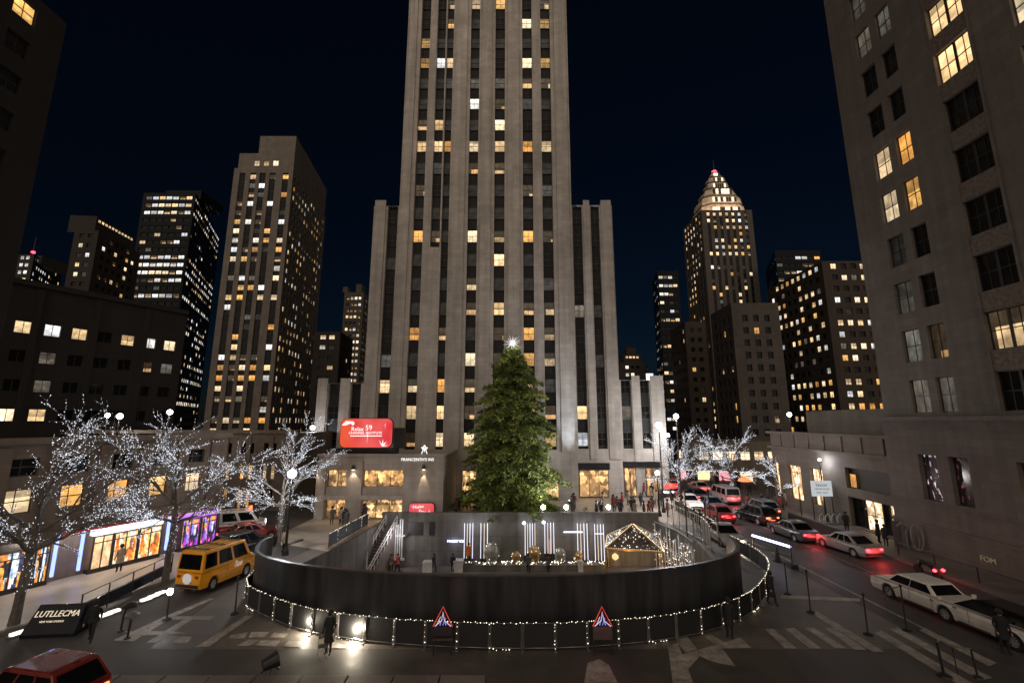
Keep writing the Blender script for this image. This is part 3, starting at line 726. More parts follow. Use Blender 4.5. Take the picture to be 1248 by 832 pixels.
emit('fascia_white', (.85, .92, 1), 2.2, sample=True); emit('fascia_red', (.9, .03, .05), .35); emit('fascia_purple', (.6, .16, .9), .9, sample=True); emit('neon_blue', (.25, .35, 1), 2.5, sample=True); emit('neon_red', (1, .05, .04), 2.2)
def tpx(px):            # distance along the podium front for a picture column
    a = ray(px, 660)[0]; # X = a*Y ; fA + fd t
    return (a * fA.y - fA.x) / (fd.x - a * fd.y)
shops = [(-8, 32, 'shop_blue'), (40, 58, 'shop_blue'), (108, 132, 'lit_shopwhite'), (133, 162, 'shop_orange'), (163, 190, 'shop_orange'), (214, 236, 'shop_purple'), (237, 256, 'shop_purple')]
litmat('lit_shopwhite', (1, .62, .3), (1, .85, .7), 2.2, sample=True)
for a_, b_, k in shops:
    t0, t1 = tpx(a_), tpx(b_); o_ = .55
    shopunit(proot, 'shop_window', fpt(t0, o_), fpt(t1, o_), .35, 2.45, k)
    q = MB(); fprism(q, t0 - .05, t1 + .05, .01, o_ + .05, 0, .34); fprism(q, t0 - .05, t1 + .05, .01, o_ + .02, 2.95, 3.04); q.obj('shop_base', 'frame_dark', proot)
    q = MB(); fprism(q, t0, t1, .02, o_ + .03, 2.48, 2.93)
    q.obj('fascia', 'fascia_white' if 104 < a_ < 200 else ('fascia_purple' if a_ > 200 else 'frame_dark'), proot)
for k_, t in enumerate((tpx(20), tpx(84), tpx(120), tpx(150), tpx(182), tpx(226))):  # lamps and fittings added under the canopy to brighten the pavement
    p_ = fpt(t, 1.15); l_ = lamp('POINT', 'added_canopy_light', (p_.x, p_.y, 3.0), 110, (1, .9, .78), .12); q = MB(); q.lathe((p_.x, p_.y, 3.06), [(.12, 0), (.12, .1), (.03, .3)], 8); q.obj('added_downlight', 'frame_dark', proot)
for px in (64, 95, 198): 
    t = tpx(px); q = MB(); fprism(q, t, t + .12, .3, .5, .5, 2.9); q.obj('neon_strip', 'neon_blue', proot)
q = MB(); fprism(q, tpx(62), tpx(205), 1.302, 1.33, 3.05, 3.14); q.obj('fascia_strip', 'fascia_red', proot)

# ============ frontal block further down the left street
Qb = Building('street_end_building', 'low stone building at the end of the left street behind the third lit tree', 'podium_stone', panes=True, frame='frame_bronze')
Qk = litfun(15, .7, ('lit_amber', 'lit_warm'), rowvar=0)
QY = 53
Qb.facade((-52, QY), (-25.2, QY), 0, 8.6, even(26.8, 2.6, 1.5, .5), [(.3, 2.3), (3.4, 5.0), (6.3, 7.5)], .3, 'sash', lambda c, r: Qk(c, r) if r < 2 else 'dark_room')
Qb.plain((-25.2, QY), (-25.2, QY + 14), 0, 8.6); Qb.plain((-25.2, QY + 14), (-52, QY + 14), 0, 8.6); Qb.plain((-52, QY + 14), (-52, QY), 0, 8.6); Qb.roof([(-52, QY), (-25.2, QY), (-25.2, QY + 14), (-52, QY + 14)], 8.6)
Qb.wall.box(-52, QY - .3, 8.61, -25.0, QY + .3, 9.0)
for k in range(11): Qb.wall.box(-51.7 + k * 2.6, QY - .15, 0, -51.2 + k * 2.6, QY - .001, 8.3)
Qb.finish()

# ============ skyline
def skyscraper(name, label, wall, front, side_pt, z, floor, bay, ww, wh, lit, seed, style='far', side='right', ribbon=False, kinds=None, strip=False, tiers=(), cap=100, frame='frame_dark', z0=0, sidebay=None, rowp=None, fcols=None):
    """front: (A,B) plan points; side_pt: third plan point behind B (right) or behind A (left)"""
    Bd = Building(name, label, wall, cap=cap, frame=frame)
    A, B = Vector(front[0]), Vector(front[1]); S = Vector(side_pt)
    kk = kinds or ('lit_warm', 'lit_warm', 'lit_cool', 'lit_amber', 'lit_half')
    if side == 'right': Q = S + (A - B)
    else: Q = S + (B - A)
    fls = floors(z0 + 2, z, floor, wh, .8)
    def do(P1, P2, zz0, zz1, sd, bay_):
        L = (P2 - P1).length
        if fcols and sd < seed + 50: cols = [(L * f_ - ww / 2, L * f_ + ww / 2) for f_ in fcols]
        elif ribbon:
            cols = even(L, bay_, bay_ - .25, .3)
        else: cols = even(L, bay_, ww if not (fcols and sd >= seed + 50) else 1.35, .8)
        rows = [r for r in fls if r[0] > zz0 + .2 and r[1] < zz1 - .4]
        if not rows: Bd.plain(P1, P2, zz0, zz1); return
        Bd.facade(P1, P2, zz0, zz1, cols, rows, .35, 'ribbon' if ribbon else style, litfun(sd, lit, kk, dim=.1, rowp=rowp), strip=(rows[0][0] - .4, rows[-1][1] + .5) if strip and not (fcols and sd >= seed + 50) else None)
    segs = [(0.0, z0, z)] + list(tiers)     # (inset, z0, z1)
    for i, (ins, a, b) in enumerate(segs):
        c = (A + B + S + Q) / 4
        if ins == 0: a1, b1, s1, q1 = A, B, S, Q
        else: a1, b1, s1, q1 = [p + (c - p) * ins for p in (A, B, S, Q)]
        do(a1, b1, a, b, seed + i, bay)
        if side == 'right':
            do(b1, s1, a, b, seed + 50 + i, sidebay or bay); Bd.plain(s1, q1, a, b); Bd.plain(q1, a1, a, b); Bd.roof([a1, b1, s1, q1], b)
        else:
            do(s1, a1, a, b, seed + 50 + i, sidebay or bay); Bd.plain(q1, s1, a, b); Bd.plain(b1, q1, a, b); Bd.roof([a1, b1, q1, s1], b)
    return Bd
def pt(px, py, Y): return (XA(px, py, Y), Y)

# art deco tower on the left
Y = 140.0
aX, bX = XA(256, 450, Y), XA(339, 400, Y); Sx = (XA(394, 300, Y + 38), Y + 38)
zD = ZA(330, 205, Y)
D = skyscraper('art_deco_tower', 'pale stone art deco tower with stepped top left of the central tower, scattered warm windows', 'limestone_far', ((aX, Y), (bX, Y)), Sx, zD, 3.3, 3.55, 2.05, 1.75, .44, 21, sidebay=3.0, strip=True, fcols=(.15, .33, .49, .66, .88))
zD2 = ZA(330, 187, Y); zD3 = ZA(330, 166, Y)
c0 = Vector((aX, Y)); c1_ = Vector((bX, Y)); c2_ = Vector(Sx); c3_ = c2_ + c0 - c1_
def tier(B_, fa, fb, ba, za, zb, rows=None, seed=0):
    dx = c1_ - c0; dy = c2_ - c1_
    p = [c0 + dx * fa + dy * ba, c0 + dx * fb + dy * ba, c0 + dx * fb + dy * .96, c0 + dx * fa + dy * .96]
    if rows:
        L = (p[1] - p[0]).length; B_.facade(p[0], p[1], za, zb, [(L * (.28 + .17 * k), L * (.28 + .17 * k) + 1.9) for k in range(3)], rows, .3, 'far', lambda c, r: 'lit_warm')
    else: B_.plain(p[0], p[1], za, zb)
    B_.plain(p[1], p[2], za, zb); B_.plain(p[2], p[3], za, zb); B_.plain(p[3], p[0], za, zb); B_.roof(p, zb)
tier(D, .06, 1.0, .0, zD, zD2, [(zD + .9, zD + 2.9)]); tier(D, .38, 1.0, .0, zD2, zD3)
D.finish()
# black glass tower
Y = 190.0
C = skyscraper('black_glass_tower', 'black glass office tower on the left with long bright strips of lit floors', 'black_glass', (pt(165, 300, Y), pt(238, 240, Y)), pt(268, 290, 240), ZA(200, 235, Y), 3.6, 3.1, 2.4, 1.7, .5, 31, ribbon=True, kinds=('lit_cool', 'lit_warm', 'lit_half', 'lit_cool'), rowp=lambda r: random.Random(r * 7 + 1).choice((.08, .15, .3, .75, .95, .55, .1)))
for zz in range(0, 8): pass
A_ = Vector(pt(165, 300, 190)); B_ = Vector(pt(238, 240, 190))
C.wall.box(A_.x + 5, 196, ZA(200, 235, 190), B_.x - 2, 212, ZA(200, 224, 190))
C.finish()
# building B
Y = 150.0
Bb = skyscraper('stepped_office_block', 'dark stepped block left of the black glass tower, lit line under its roof', 'dark_brick', (pt(82, 330, Y), pt(112, 330, Y)), pt(168, 330, 172), ZA(95, 281, Y), 3.6, 3.0, 1.7, 1.6, .4, 41)
zB = ZA(95, 281, Y); p1, p2 = Vector(pt(112, 300, Y + 2)), Vector(pt(163, 300, 171)); nn = Vector((p2.y - p1.y, -(p2.x - p1.x))).normalized()
Bb.facade(p1, p2, zB, zB + 6.5, even((p2 - p1).length, 1.6, 1.2, .3), [(zB + 4.6, zB + 5.6)], .2, 'far', lambda c, r: 'lit_warm')
Bb.plain(p2, p2 - nn * 9, zB, zB + 6.5); Bb.plain(p1 - nn * 9, p1, zB, zB + 6.5); Bb.roof([p1, p2, p2 - nn * 9, p1 - nn * 9], zB + 6.5)
Bb.finish()
# building A far left with beacon
Y = 200.0
Ab = skyscraper('far_lit_office', 'far office at the left edge with cool lit window rows under a red beacon', 'dark_brick', (pt(-20, 340, Y), pt(36, 340, Y)), pt(75, 340, 232), ZA(20, 310, Y), 3.6, 2.6, 1.9, 1.7, 1.2, 44, kinds=('lit_cool', 'lit_warm', 'lit_cool'))
zA = ZA(20, 318, Y)
a = MB(); a.prism([(XA(16, 310, 205), 205), (XA(52, 310, 205), 205), (XA(52, 310, 205) + 1, 218), (XA(18, 310, 205) - 2, 218)], zA, zA + 4.5); a.obj('plant_room', 'dark_brick', Ab.root)
Ab.finish()
emit('beacon_red', (1, .03, .06), 9)
mx_ = XA(42, 300, 208)
b_ = thing('aircraft_beacon', 'red aircraft warning light on a thin mast above the far left office', 'beacon', (mx_, 208, zA + 4.5))
a = MB(); a.tube([(0, 0, 0), (0, 0, 11)], [.35, .12], 6); a.obj('mast', 'frame_dark', b_)
a = MB(); a.lathe((0, 0, 3.0), [(.1, -.7), (.7, -.4), (.85, 0), (.7, .4), (.1, .7)], 10); a.obj('beacon_lamp', 'beacon_red', b_)
# slim glittering tower right of art deco
Y = 230.0
Eb = skyscraper('slim_lit_tower', 'slim far tower glittering with lights just left of the central tower', 'grey_stone_far', (pt(417, 400, Y), pt(441, 400, Y)), pt(452, 400, 250), ZA(430, 356, Y), 3.4, 2.1, 1.4, 1.5, .75, 51, kinds=('lit_cool', 'lit_warm', 'lit_warm', 'lit_half'))
zE = ZA(430, 356, Y); 
Eb.wall.box(XA(418, 350, Y), Y + .1, zE, XA(424, 350, Y), Y + 6, zE + 3); Eb.wall.box(XA(434, 350, Y), Y + .1, zE, XA(441, 350, Y), Y + 6, zE + 4.5)
Eb.finish()
Y = 150.0
E2 = skyscraper('dark_midrise', 'dark mid-rise office between the art deco tower and the slim lit tower', 'dark_brick', (pt(380, 450, Y), pt(412, 450, Y)), pt(428, 450, 165), ZA(395, 404, Y), 3.5, 3, 2, 1.4, .16, 55, kinds=('lit_cool', 'lit_warm'))
E2.finish()
# right: small brown lit tower
Y = 200.0
Fb = skyscraper('brown_stepped_tower', 'small far brown tower with lit stepped crown just right of the central tower', 'brown_brick', (pt(756, 450, Y), pt(786, 450, Y)), pt(790, 450, 216), ZA(770, 442, Y), 3.4, 2.4, 1.5, 1.5, .5, 61, side='right')
zF = ZA(770, 442, Y); xa, xb = XA(761, 440, Y), XA(782, 440, Y)
Fb.facade((xa, Y + 1), (xb, Y + 1), zF, zF + 4, even(xb - xa, 1.6, 1.1, .2), [(zF + 2.2, zF + 3.2)], .2, 'far', lambda c, r: 'lit_warm'); Fb.wall.box(xa, Y + 1.3, zF, xb, Y + 12, zF + 4); Fb.wall.box(xa + 2, Y + 2.5, zF + 4, xb - 1.5, Y + 10, zF + 7.5)
Fb.finish()
emit('board_white', (.95, .97, 1), 1.6)
a = MB(); x_ = XA(792, 460, 170); a.box(x_ - 1.3, 170, ZA(792, 465, 170), x_ + 1.3, 170.4, ZA(792, 455, 170)); 
o_ = a.obj('roof_board', 'board_white'); tag(o_, 'small bright white board shining over the roof right of the central tower', 'sign board')
a = MB(); a.tube([(x_, 170.2, ZA(792, 465, 170) + .1), (x_, 170.2, 0)], .2, 6); o2 = a.obj('post', 'frame_dark', o_)
# ribbon tower
Y = 180.0
Gb = skyscraper('ribbon_window_tower', 'dark office tower with ribbons of lit windows right of the central tower', 'black_glass', (pt(811, 500, Y), pt(838, 500, Y)), pt(804, 500, 196), ZA(822, 330, Y), 3.7, 2.0, 1.6, 1.3, .75, 71, ribbon=True, side='left', kinds=('lit_warm', 'lit_cool', 'lit_half'), sidebay=3)
Gb.finish()
# landmark tower with lit crown
Y = 220.0
ha, hb = pt(866, 400, Y), pt(931, 400, Y); hs = pt(841, 400, 244)
zH = ZA(890, 256, Y)
Hb = skyscraper('crowned_skyscraper', 'tall grey stone skyscraper on the right with a floodlit stepped crown and red beacon', 'grey_stone_far', (ha, hb), hs, zH, 3.7, 3.3, 1.5, 1.9, .22, 81, side='left', strip=True, rowp=lambda r: .08 if r > 36 else (.7 if r in (29, 30, 31, 26, 25) else .28), sidebay=3.6)
# crown: octagonal tapering, floodlit
mat('crown_stone', (.55, .44, .33), .7, var=.5, scale=.35)
cy_ = Y + 13; cx_ = XA(873, 240, cy_)
def oct_(hw, hd, ch=.35, dx=0):
    return [(cx_ + dx + sx_ * hw * (1 - (ch if k else 0)), cy_ + sy_ * hd * (1 - (0 if k else ch))) for sx_, sy_, k in ((-1, -1, 0), (-1, -1, 1), (1, -1, 1), (1, -1, 0), (1, 1, 0), (1, 1, 1), (-1, 1, 1), (-1, 1, 0))]
def loft(mb, r0, r1, z0, z1):
    n = len(r0)
    for k in range(n):
        a, b, c, d = r0[k], r0[(k + 1) % n], r1[(k + 1) % n], r1[k]
        mb.face([(a[0], a[1], z0), (b[0], b[1], z0), (c[0], c[1], z1), (d[0], d[1], z1)])
    mb.face([(p[0], p[1], z1) for p in r1])
zq = lambda py: ZA(873, py, cy_ - 9)
cr = MB(); ck_ = MB()
tiers_ = [(268, 249, 12.6, 11.6), (247.5, 238, 11.2, 10.4), (236.5, 226, 9.6, 7.4), (225, 217, 6.0, 5.6), (216, 209, 4.9, 4.3), (208, 202, 3.5, 2.2)]
for ya_, yb2, w0_, w1_ in tiers_:
    loft(cr, oct_(w0_, w0_ * .8), oct_(w1_, w1_ * .8), zq(ya_), zq(yb2)); loft(ck_, oct_(w1_ + .35, w1_ * .8 + .35), oct_(w1_ + .35, w1_ * .8 + .35), zq(yb2), zq(yb2) + .45)
cr.obj('crown', 'crown_stone', Hb.root); ck_.obj('crown_ledges', 'frame_dark', Hb.root)
rg = random.Random(3); cb_ = MB(); cd_ = MB()
for (ya_, yb2, w0_, w1_), n_ in zip(tiers_, (11, 9, 7, 6, 5, 3)):
    h_ = zq(yb2) - zq(ya_); z_ = zq(ya_) + h_ * .22
    for k in range(n_):
        x = cx_ + (w0_ + w1_) / 2 * .62 * (2 * (k + .5) / n_ - 1); w_ = (w0_ * .62 / n_) * .62; yf = cy_ - (w0_ * .8) - .12
        (cb_ if rg.random() < .6 else cd_).box(x - w_, yf, z_, x + w_, yf + w0_ * .3, z_ + h_ * .55)
emit('crown_light', (1.0, .76, .52), 1.7)
cb_.obj('crown_lights', 'crown_light', Hb.root)['kind'] = 'stuff'; cd_.obj('crown_openings', 'frame_dark', Hb.root)['kind'] = 'stuff'
zc4 = zq(202); zc2 = zq(226); zc = zH
a = MB(); a.tube([(cx_, cy_, zc4), (cx_, cy_, zc4 + 9)], [.5, .1], 6); a.obj('spire', 'frame_dark', Hb.root)
a = MB(); a.lathe((cx_, cy_, zc4 + 1.4), [(.2, -1.2), (1.2, -.7), (1.45, 0), (1.2, .7), (.2, 1.2)], 10); a.obj('beacon_lamp', 'beacon_red', Hb.root)
Hb.finish()
for dx_, dy_, z_ in ((-14, -16, 2), (0, -18, 2), (14, -16, 2)):
    l = lamp('SPOT', 'crown_floodlight', (cx_ + dx_, cy_ + dy_, zH + z_ - 1), 2600, (1, .72, .5), .4, None, spot_size=R(110), spot_blend=.8); aim(l, l.location, (cx_, cy_, zc2))
for hx_, hz_, pw_ in ((-20, zc2 + 1, 2500),):
    pass
# glass roofed block behind
Y = 200.0
Ib = skyscraper('angled_glass_block', 'dark far glass block with a slanting lit roof edge behind the brown corner block', 'black_glass', (pt(948, 340, Y), pt(1004, 340, Y)), pt(934, 340, 230), ZA(975, 305, Y), 3.6, 3.0, 2.0, 1.5, .22, 91, side='left', ribbon=True)
Ib.finish()
# brown corner block
Y = 130.0
jx = XA(1004, 430, Y) ; jx = ray(1017, 440)[0] * Y
Jb = skyscraper('brown_corner_block', 'large brown brick corner block on the right with evenly lit office rows', 'brown_brick', ((jx, Y), (jx + 34, Y)), (jx + .2, Y + 30), ZA(1017, 318, Y), 3.55, 3.0, 1.8, 1.7, .45, 95, side='left', kinds=('lit_warm', 'lit_warm', 'lit_cool', 'lit_amber'))
Jb.finish()
# grey stone block
Y = 118.0
kx0, kx1 = ray(898, 450)[0] * Y, ray(957, 450)[0] * Y
Kb = skyscraper('grey_stone_block', 'mid-height grey stone block between the crowned skyscraper and the brown corner block, mostly dark', 'grey_stone_far', ((kx0, Y), (kx1, Y)), (kx0 + .6, Y + 14), ZA(920, 369, Y), 3.4, 3.0, 1.5, 1.8, .12, 101, side='left')
Kb.finish()
# low annex behind the right lit trees
Yk = 86
Kn = skyscraper('low_annex', 'low lit shop annex behind the right-hand lit trees', 'shop_stone', ((33.5, Yk), (52, Yk)), (33.0, Yk + 12), 6.2, 3.2, 2.6, 1.9, 1.6, .8, 111, side='left', kinds=('lit_shop', 'lit_warm'))
Kn.finish()
# slab in front of crowned tower
Y = 150.0
Sb = skyscraper('brown_slab', 'narrow dark brown slab in front of the foot of the crowned skyscraper', 'brown_brick', (pt(842, 500, Y), pt(868, 500, Y)), (pt(842, 500, Y)[0] + .2, Y + 15), ZA(855, 392, Y), 3.4, 2.6, 1.3, 1.5, .08, 121, side='left')
Sb.finish()

# ------------------------------------------------------------------ ground, roads, pit
sc.view_settings.view_transform = 'Standard'; sc.view_settings.look = 'None'; sc.view_settings.gamma = 1; sc.view_settings.exposure = 0
sc.cycles.use_denoising = True
sc.cycles.max_bounces = 5; sc.cycles.diffuse_bounces = 3; sc.cycles.glossy_bounces = 3; sc.cycles.sample_clamp_indirect = 4
def asphalt(name, col, rough=.55):
    m, nt, b = newmat(name); L = nt.links
    tc = N(nt, 'ShaderNodeTexCoord')
    n1 = N(nt, 'ShaderNodeTexNoise'); n1.inputs['Scale'].default_value = .35; n1.inputs['Detail'].default_value = 8; n1.inputs['Roughness'].default_value = .7; L.new(tc.outputs['Object'], n1.inputs['Vector'])
    n2 = N(nt, 'ShaderNodeTexNoise'); n2.inputs['Scale'].default_value = 14; n2.inputs['Detail'].default_value = 3; L.new(tc.outputs['Object'], n2.inputs['Vector'])
    a1 = N(nt, 'ShaderNodeMapRange'); a1.inputs[1].default_value = .3; a1.inputs[2].default_value = .7; a1.inputs[3].default_value = .6; a1.inputs[4].default_value = 1.5; L.new(n1.outputs['Fac'], a1.inputs[0])
    a2 = N(nt, 'ShaderNodeMapRange'); a2.inputs[1].default_value = .3; a2.inputs[2].default_value = .7; a2.inputs[3].default_value = .8; a2.inputs[4].default_value = 1.2; L.new(n2.outputs['Fac'], a2.inputs[0])
    mu = N(nt, 'ShaderNodeMath'); mu.operation = 'MULTIPLY'; L.new(a1.outputs[0], mu.inputs[0]); L.new(a2.outputs[0], mu.inputs[1])
    v = N(nt, 'ShaderNodeVectorMath'); v.operation = 'SCALE'; v.inputs[0].default_value = col; L.new(mu.outputs[0], v.inputs['Scale']); L.new(v.outputs[0], b.inputs['Base Color'])
    rr = N(nt, 'ShaderNodeMapRange'); rr.inputs[1].default_value = .3; rr.inputs[2].default_value = .7; rr.inputs[3].default_value = rough - .15; rr.inputs[4].default_value = rough + .15; L.new(n1.outputs['Fac'], rr.inputs[0]); L.new(rr.outputs[0], b.inputs['Roughness'])
    bp = N(nt, 'ShaderNodeBump'); bp.inputs['Strength'].default_value = .25; bp.inputs['Distance'].default_value = .02; L.new(n2.outputs['Fac'], bp.inputs['Height']); L.new(bp.outputs[0], b.inputs['Normal'])
asphalt('asphalt', (.062, .054, .048), .66)
asphalt('road_tar', (.052, .046, .044), .6)
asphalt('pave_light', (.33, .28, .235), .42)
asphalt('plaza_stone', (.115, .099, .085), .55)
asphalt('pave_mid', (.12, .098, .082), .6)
asphalt('granite', (.13, .115, .10), .6)
asphalt('paint', (.36, .32, .28), .6)
def worn():
    nt = M['paint'].node_tree; b = nt.nodes['Principled BSDF']; L = nt.links; src = b.inputs['Base Color'].links[0].from_socket
    tc = N(nt, 'ShaderNodeTexCoord'); n = N(nt, 'ShaderNodeTexNoise'); n.inputs['Scale'].default_value = 2.2; n.inputs['Detail'].default_value = 9; n.inputs['Roughness'].default_value = .75; L.new(tc.outputs['Object'], n.inputs['Vector'])
    r = N(nt, 'ShaderNodeMapRange'); r.inputs[1].default_value = .22; r.inputs[2].default_value = .62; L.new(n.outputs['Fac'], r.inputs[0])
    mx = N(nt, 'ShaderNodeMix'); mx.data_type = 'RGBA'; mx.inputs[6].default_value = (.055, .048, .043, 1); L.new(r.outputs[0], mx.inputs[0]); L.new(src, mx.inputs[7]); L.new(mx.outputs[2], b.inputs['Base Color'])
worn()
asphalt('rink_floor', (.14, .12, .11), .45)

def joints():
    nt = M['plaza_stone'].node_tree; b = nt.nodes['Principled BSDF']; L = nt.links; src = b.inputs['Base Color'].links[0].from_socket
    tc = N(nt, 'ShaderNodeTexCoord'); br = N(nt, 'ShaderNodeTexBrick'); br.inputs['Scale'].default_value = 1; br.inputs['Brick Width'].default_value = 1.6; br.inputs['Row Height'].default_value = .8; br.inputs['Mortar Size'].default_value = .012
    br.inputs['Color1'].default_value = (1, 1, 1, 1); br.inputs['Color2'].default_value = (.86, .86, .86, 1); br.inputs['Mortar'].default_value = (.6, .6, .6, 1); L.new(tc.outputs['Object'], br.inputs['Vector'])
    mx = N(nt, 'ShaderNodeVectorMath'); mx.operation = 'MULTIPLY'; L.new(src, mx.inputs[0]); L.new(br.outputs['Color'], mx.inputs[1]); L.new(mx.outputs[0], b.inputs['Base Color'])
joints()
RINGP = [(-15.55, 30.3), (-15.6, 29.3), (-14.6, 27.0), (-12.6, 25.4), (-9.6, 24.2), (-5.5, 23.35), (-.7, 23.0), (4.2, 23.3), (8.2, 24.2), (11.0, 25.5), (13.0, 27.2), (13.9, 29.2), (14.1, 30.6)]
def cat(P, n=6):
    out = []; P = [Vector(p) for p in P]
    for i in range(len(P) - 1):
        p0 = P[max(i - 1, 0)]; p1 = P[i]; p2 = P[i + 1]; p3 = P[min(i + 2, len(P) - 1)]
        for k in range(n):
            t = k / n
            out.append(.5 * ((2 * p1) + (p2 - p0) * t + (2 * p0 - 5 * p1 + 4 * p2 - p3) * t * t + (3 * p1 - p0 - 3 * p2 + p3) * t ** 3))
    out.append(P[-1]); return out
ring = cat(RINGP, 6)
YB = 47.5
pit = [tuple(p * 1.0) for p in ring] + [(14.6, 33.5), (15.6, 40), (14.9, YB), (-13.2, YB), (-13.7, 41), (-15.0, 34)]
ctr = Vector((-.3, 36))
# ground sheet with the sunken rink cut out
outer = [(-3000, -200), (3000, -200), (3000, 5000), (-3000, 5000)]
loops = [[Vector((x, y, 0)) for x, y in outer], [Vector((x, y, 0)) for x, y in pit]]
tri = tessellate_polygon(loops); flat = [v for l in loops for v in l]
me = bpy.data.meshes.new('ground')
tris = []
for t in tri:
    a, b, c = [flat[i] for i in t]
    tris.append(t if (b - a).cross(c - a).z > 0 else (t[0], t[2], t[1]))
me.from_pydata([tuple(v) for v in flat], [], tris); me.materials.append(M['asphalt'])
tag(link('ground', me), kind='structure')
def sheet(name, poly, z, m, h=None):
    a = MB()
    if h: a.prism(poly, z, h, bottom=False)
    else: a.face([(x, y, z) for x, y in poly])
    return tag(a.obj(name, m), kind='structure')
# lighter plaza paving round the rink, ending in a straight edge at the foreground street
inn = [(14.9, YB), (15.6, 40), (14.6, 33.5)] + [tuple(p) for p in reversed(ring)] + [(-15.0, 34), (-13.7, 41), (-13.2, YB)]
inn = [tuple(Vector(p) + (Vector(p) - ctr).normalized() * .02) for p in inn]
fl2 = [Vector((x, y, 0)) for x, y in [(-16.2, 21.9), (19.2, 21.9), (19.4, YB)] + inn + [(-14.2, YB), (-16.8, 33), (-17.0, 27.5)]]
t2 = []
for t in tessellate_polygon([fl2]):
    a, b, c = [fl2[i] for i in t]; t2.append(t if (b - a).cross(c - a).z > 0 else (t[0], t[2], t[1]))
me = bpy.data.meshes.new('paving'); me.from_pydata([(v.x, v.y, .0045) for v in fl2], [], t2); me.materials.append(M['plaza_stone']); tag(link('paving', me), kind='structure')
# sunken rink: floor and walls
ZF = -4.2
a = MB(); a.face([(x, y, ZF) for x, y in pit]); tag(a.obj('rink_floor', 'rink_floor'), kind='structure')
a = MB()
for k in range(len(pit)):
    p, q = pit[k], pit[(k + 1) % len(pit)]
    if p == (14.9, YB) and q == (-13.2, YB): continue
    a.face([(p[0], p[1], ZF), (q[0], q[1], ZF), (q[0], q[1], 0), (p[0], p[1], 0)])
tag(a.obj('pit_wall', 'pit_concrete'), 'rough concrete side wall of the sunken rink seen inside the black hoarding', 'wall')
a = MB(); a.box(-13.2, YB, ZF, 14.9, YB + .45, .75); a.box(-13.25, YB - .06, .6, 14.95, YB + .5, .85)
for x in (-7.15, 2.2): a.box(x, YB - .04, ZF, x + .12, YB - .001, .6)
bw = a.obj('back_wall', 'pit_concrete'); tag(bw, 'stained grey concrete retaining wall behind the rink below the christmas tree', 'retaining wall')
for xa_, za_, w_, h_ in ((XA(498, 645, YB), ZA(498, 652, YB), 1.5, 1.25), (XA(523, 645, YB), ZA(523, 652, YB), .6, 1.3)):
    a = MB(); a.box(xa_, YB - .05, za_, xa_ + w_, YB - .002, za_ + h_); a.obj('vent_grille', 'frame_dark', bw)
# black round hoarding
def hoardmat():
    m, nt, b = newmat('hoarding_black'); L = nt.links; b.inputs['Specular IOR Level'].default_value = .3
    tc = N(nt, 'ShaderNodeTexCoord'); mp = N(nt, 'ShaderNodeMapping'); mp.inputs['Scale'].default_value = (1.2, 1.2, .12); L.new(tc.outputs['Object'], mp.inputs[0])
    n = N(nt, 'ShaderNodeTexNoise'); n.inputs['Scale'].default_value = 1.4; n.inputs['Detail'].default_value = 7; L.new(mp.outputs[0], n.inputs['Vector'])
    n2 = N(nt, 'ShaderNodeTexNoise'); n2.inputs['Scale'].default_value = .4; n2.inputs['Detail'].default_value = 5; L.new(tc.outputs['Object'], n2.inputs['Vector'])
    r = N(nt, 'ShaderNodeMapRange'); r.inputs[1].default_value = .3; r.inputs[2].default_value = .7; r.inputs[3].default_value = .5; r.inputs[4].default_value = 1.7; L.new(n.outputs['Fac'], r.inputs[0])
    v = N(nt, 'ShaderNodeVectorMath'); v.operation = 'SCALE'; v.inputs[0].default_value = (.027, .0275, .029); L.new(r.outputs[0], v.inputs['Scale']); L.new(v.outputs[0], b.inputs['Base Color'])
    r2 = N(nt, 'ShaderNodeMapRange'); r2.inputs[1].default_value = .3; r2.inputs[2].default_value = .7; r2.inputs[3].default_value = .28; r2.inputs[4].default_value = .5; L.new(n2.outputs['Fac'], r2.inputs[0]); L.new(r2.outputs[0], b.inputs['Roughness'])
    b.inputs['Metallic'].default_value = .0
hoardmat()
HZ = 2.7
inner = [p + (ctr - p).normalized() * .18 for p in ring]
a = MB()
for k in range(len(ring) - 1):
    p, q, pi_, qi = ring[k], ring[k + 1], inner[k], inner[k + 1]
    a.face([(p.x, p.y, 0), (q.x, q.y, 0), (q.x, q.y, HZ), (p.x, p.y, HZ)]); a.face([(qi.x, qi.y, ZF * 0 - .02), (pi_.x, pi_.y, -.02), (pi_.x, pi_.y, HZ), (qi.x, qi.y, HZ)])
    a.face([(p.x, p.y, HZ), (q.x, q.y, HZ), (qi.x, qi.y, HZ), (pi_.x, pi_.y, HZ)])
for k in (0, -1):
    p, q = ring[k], inner[k]; a.face([(p.x, p.y, 0), (q.x, q.y, 0), (q.x, q.y, HZ), (p.x, p.y, HZ)])
hb_ = a.obj('round_hoarding', 'hoarding_black', smooth=False); tag(hb_, 'tall curved black hoarding wrapped round the front of the sunken ice rink', 'hoarding')
a = MB()
for k in range(len(ring) - 1):
    p, q = ring[k], ring[k + 1]; pi_, qi = inner[k], inner[k + 1]
    o1 = (p - ctr).normalized() * .04; o2 = (q - ctr).normalized() * .04
    a.face([(p.x + o1.x, p.y + o1.y, HZ + .003), (q.x + o2.x, q.y + o2.y, HZ + .003), (qi.x, qi.y, HZ + .003), (pi_.x, pi_.y, HZ + .003)][::1])
    a.face([(p.x + o1.x, p.y + o1.y, HZ - .07), (q.x + o2.x, q.y + o2.y, HZ - .07), (q.x + o2.x, q.y + o2.y, HZ + .003), (p.x + o1.x, p.y + o1.y, HZ + .003)])
mat('metal_cap', (.06, .058, .055), .4, .3)
a.obj('top_capping', 'metal_cap', hb_)

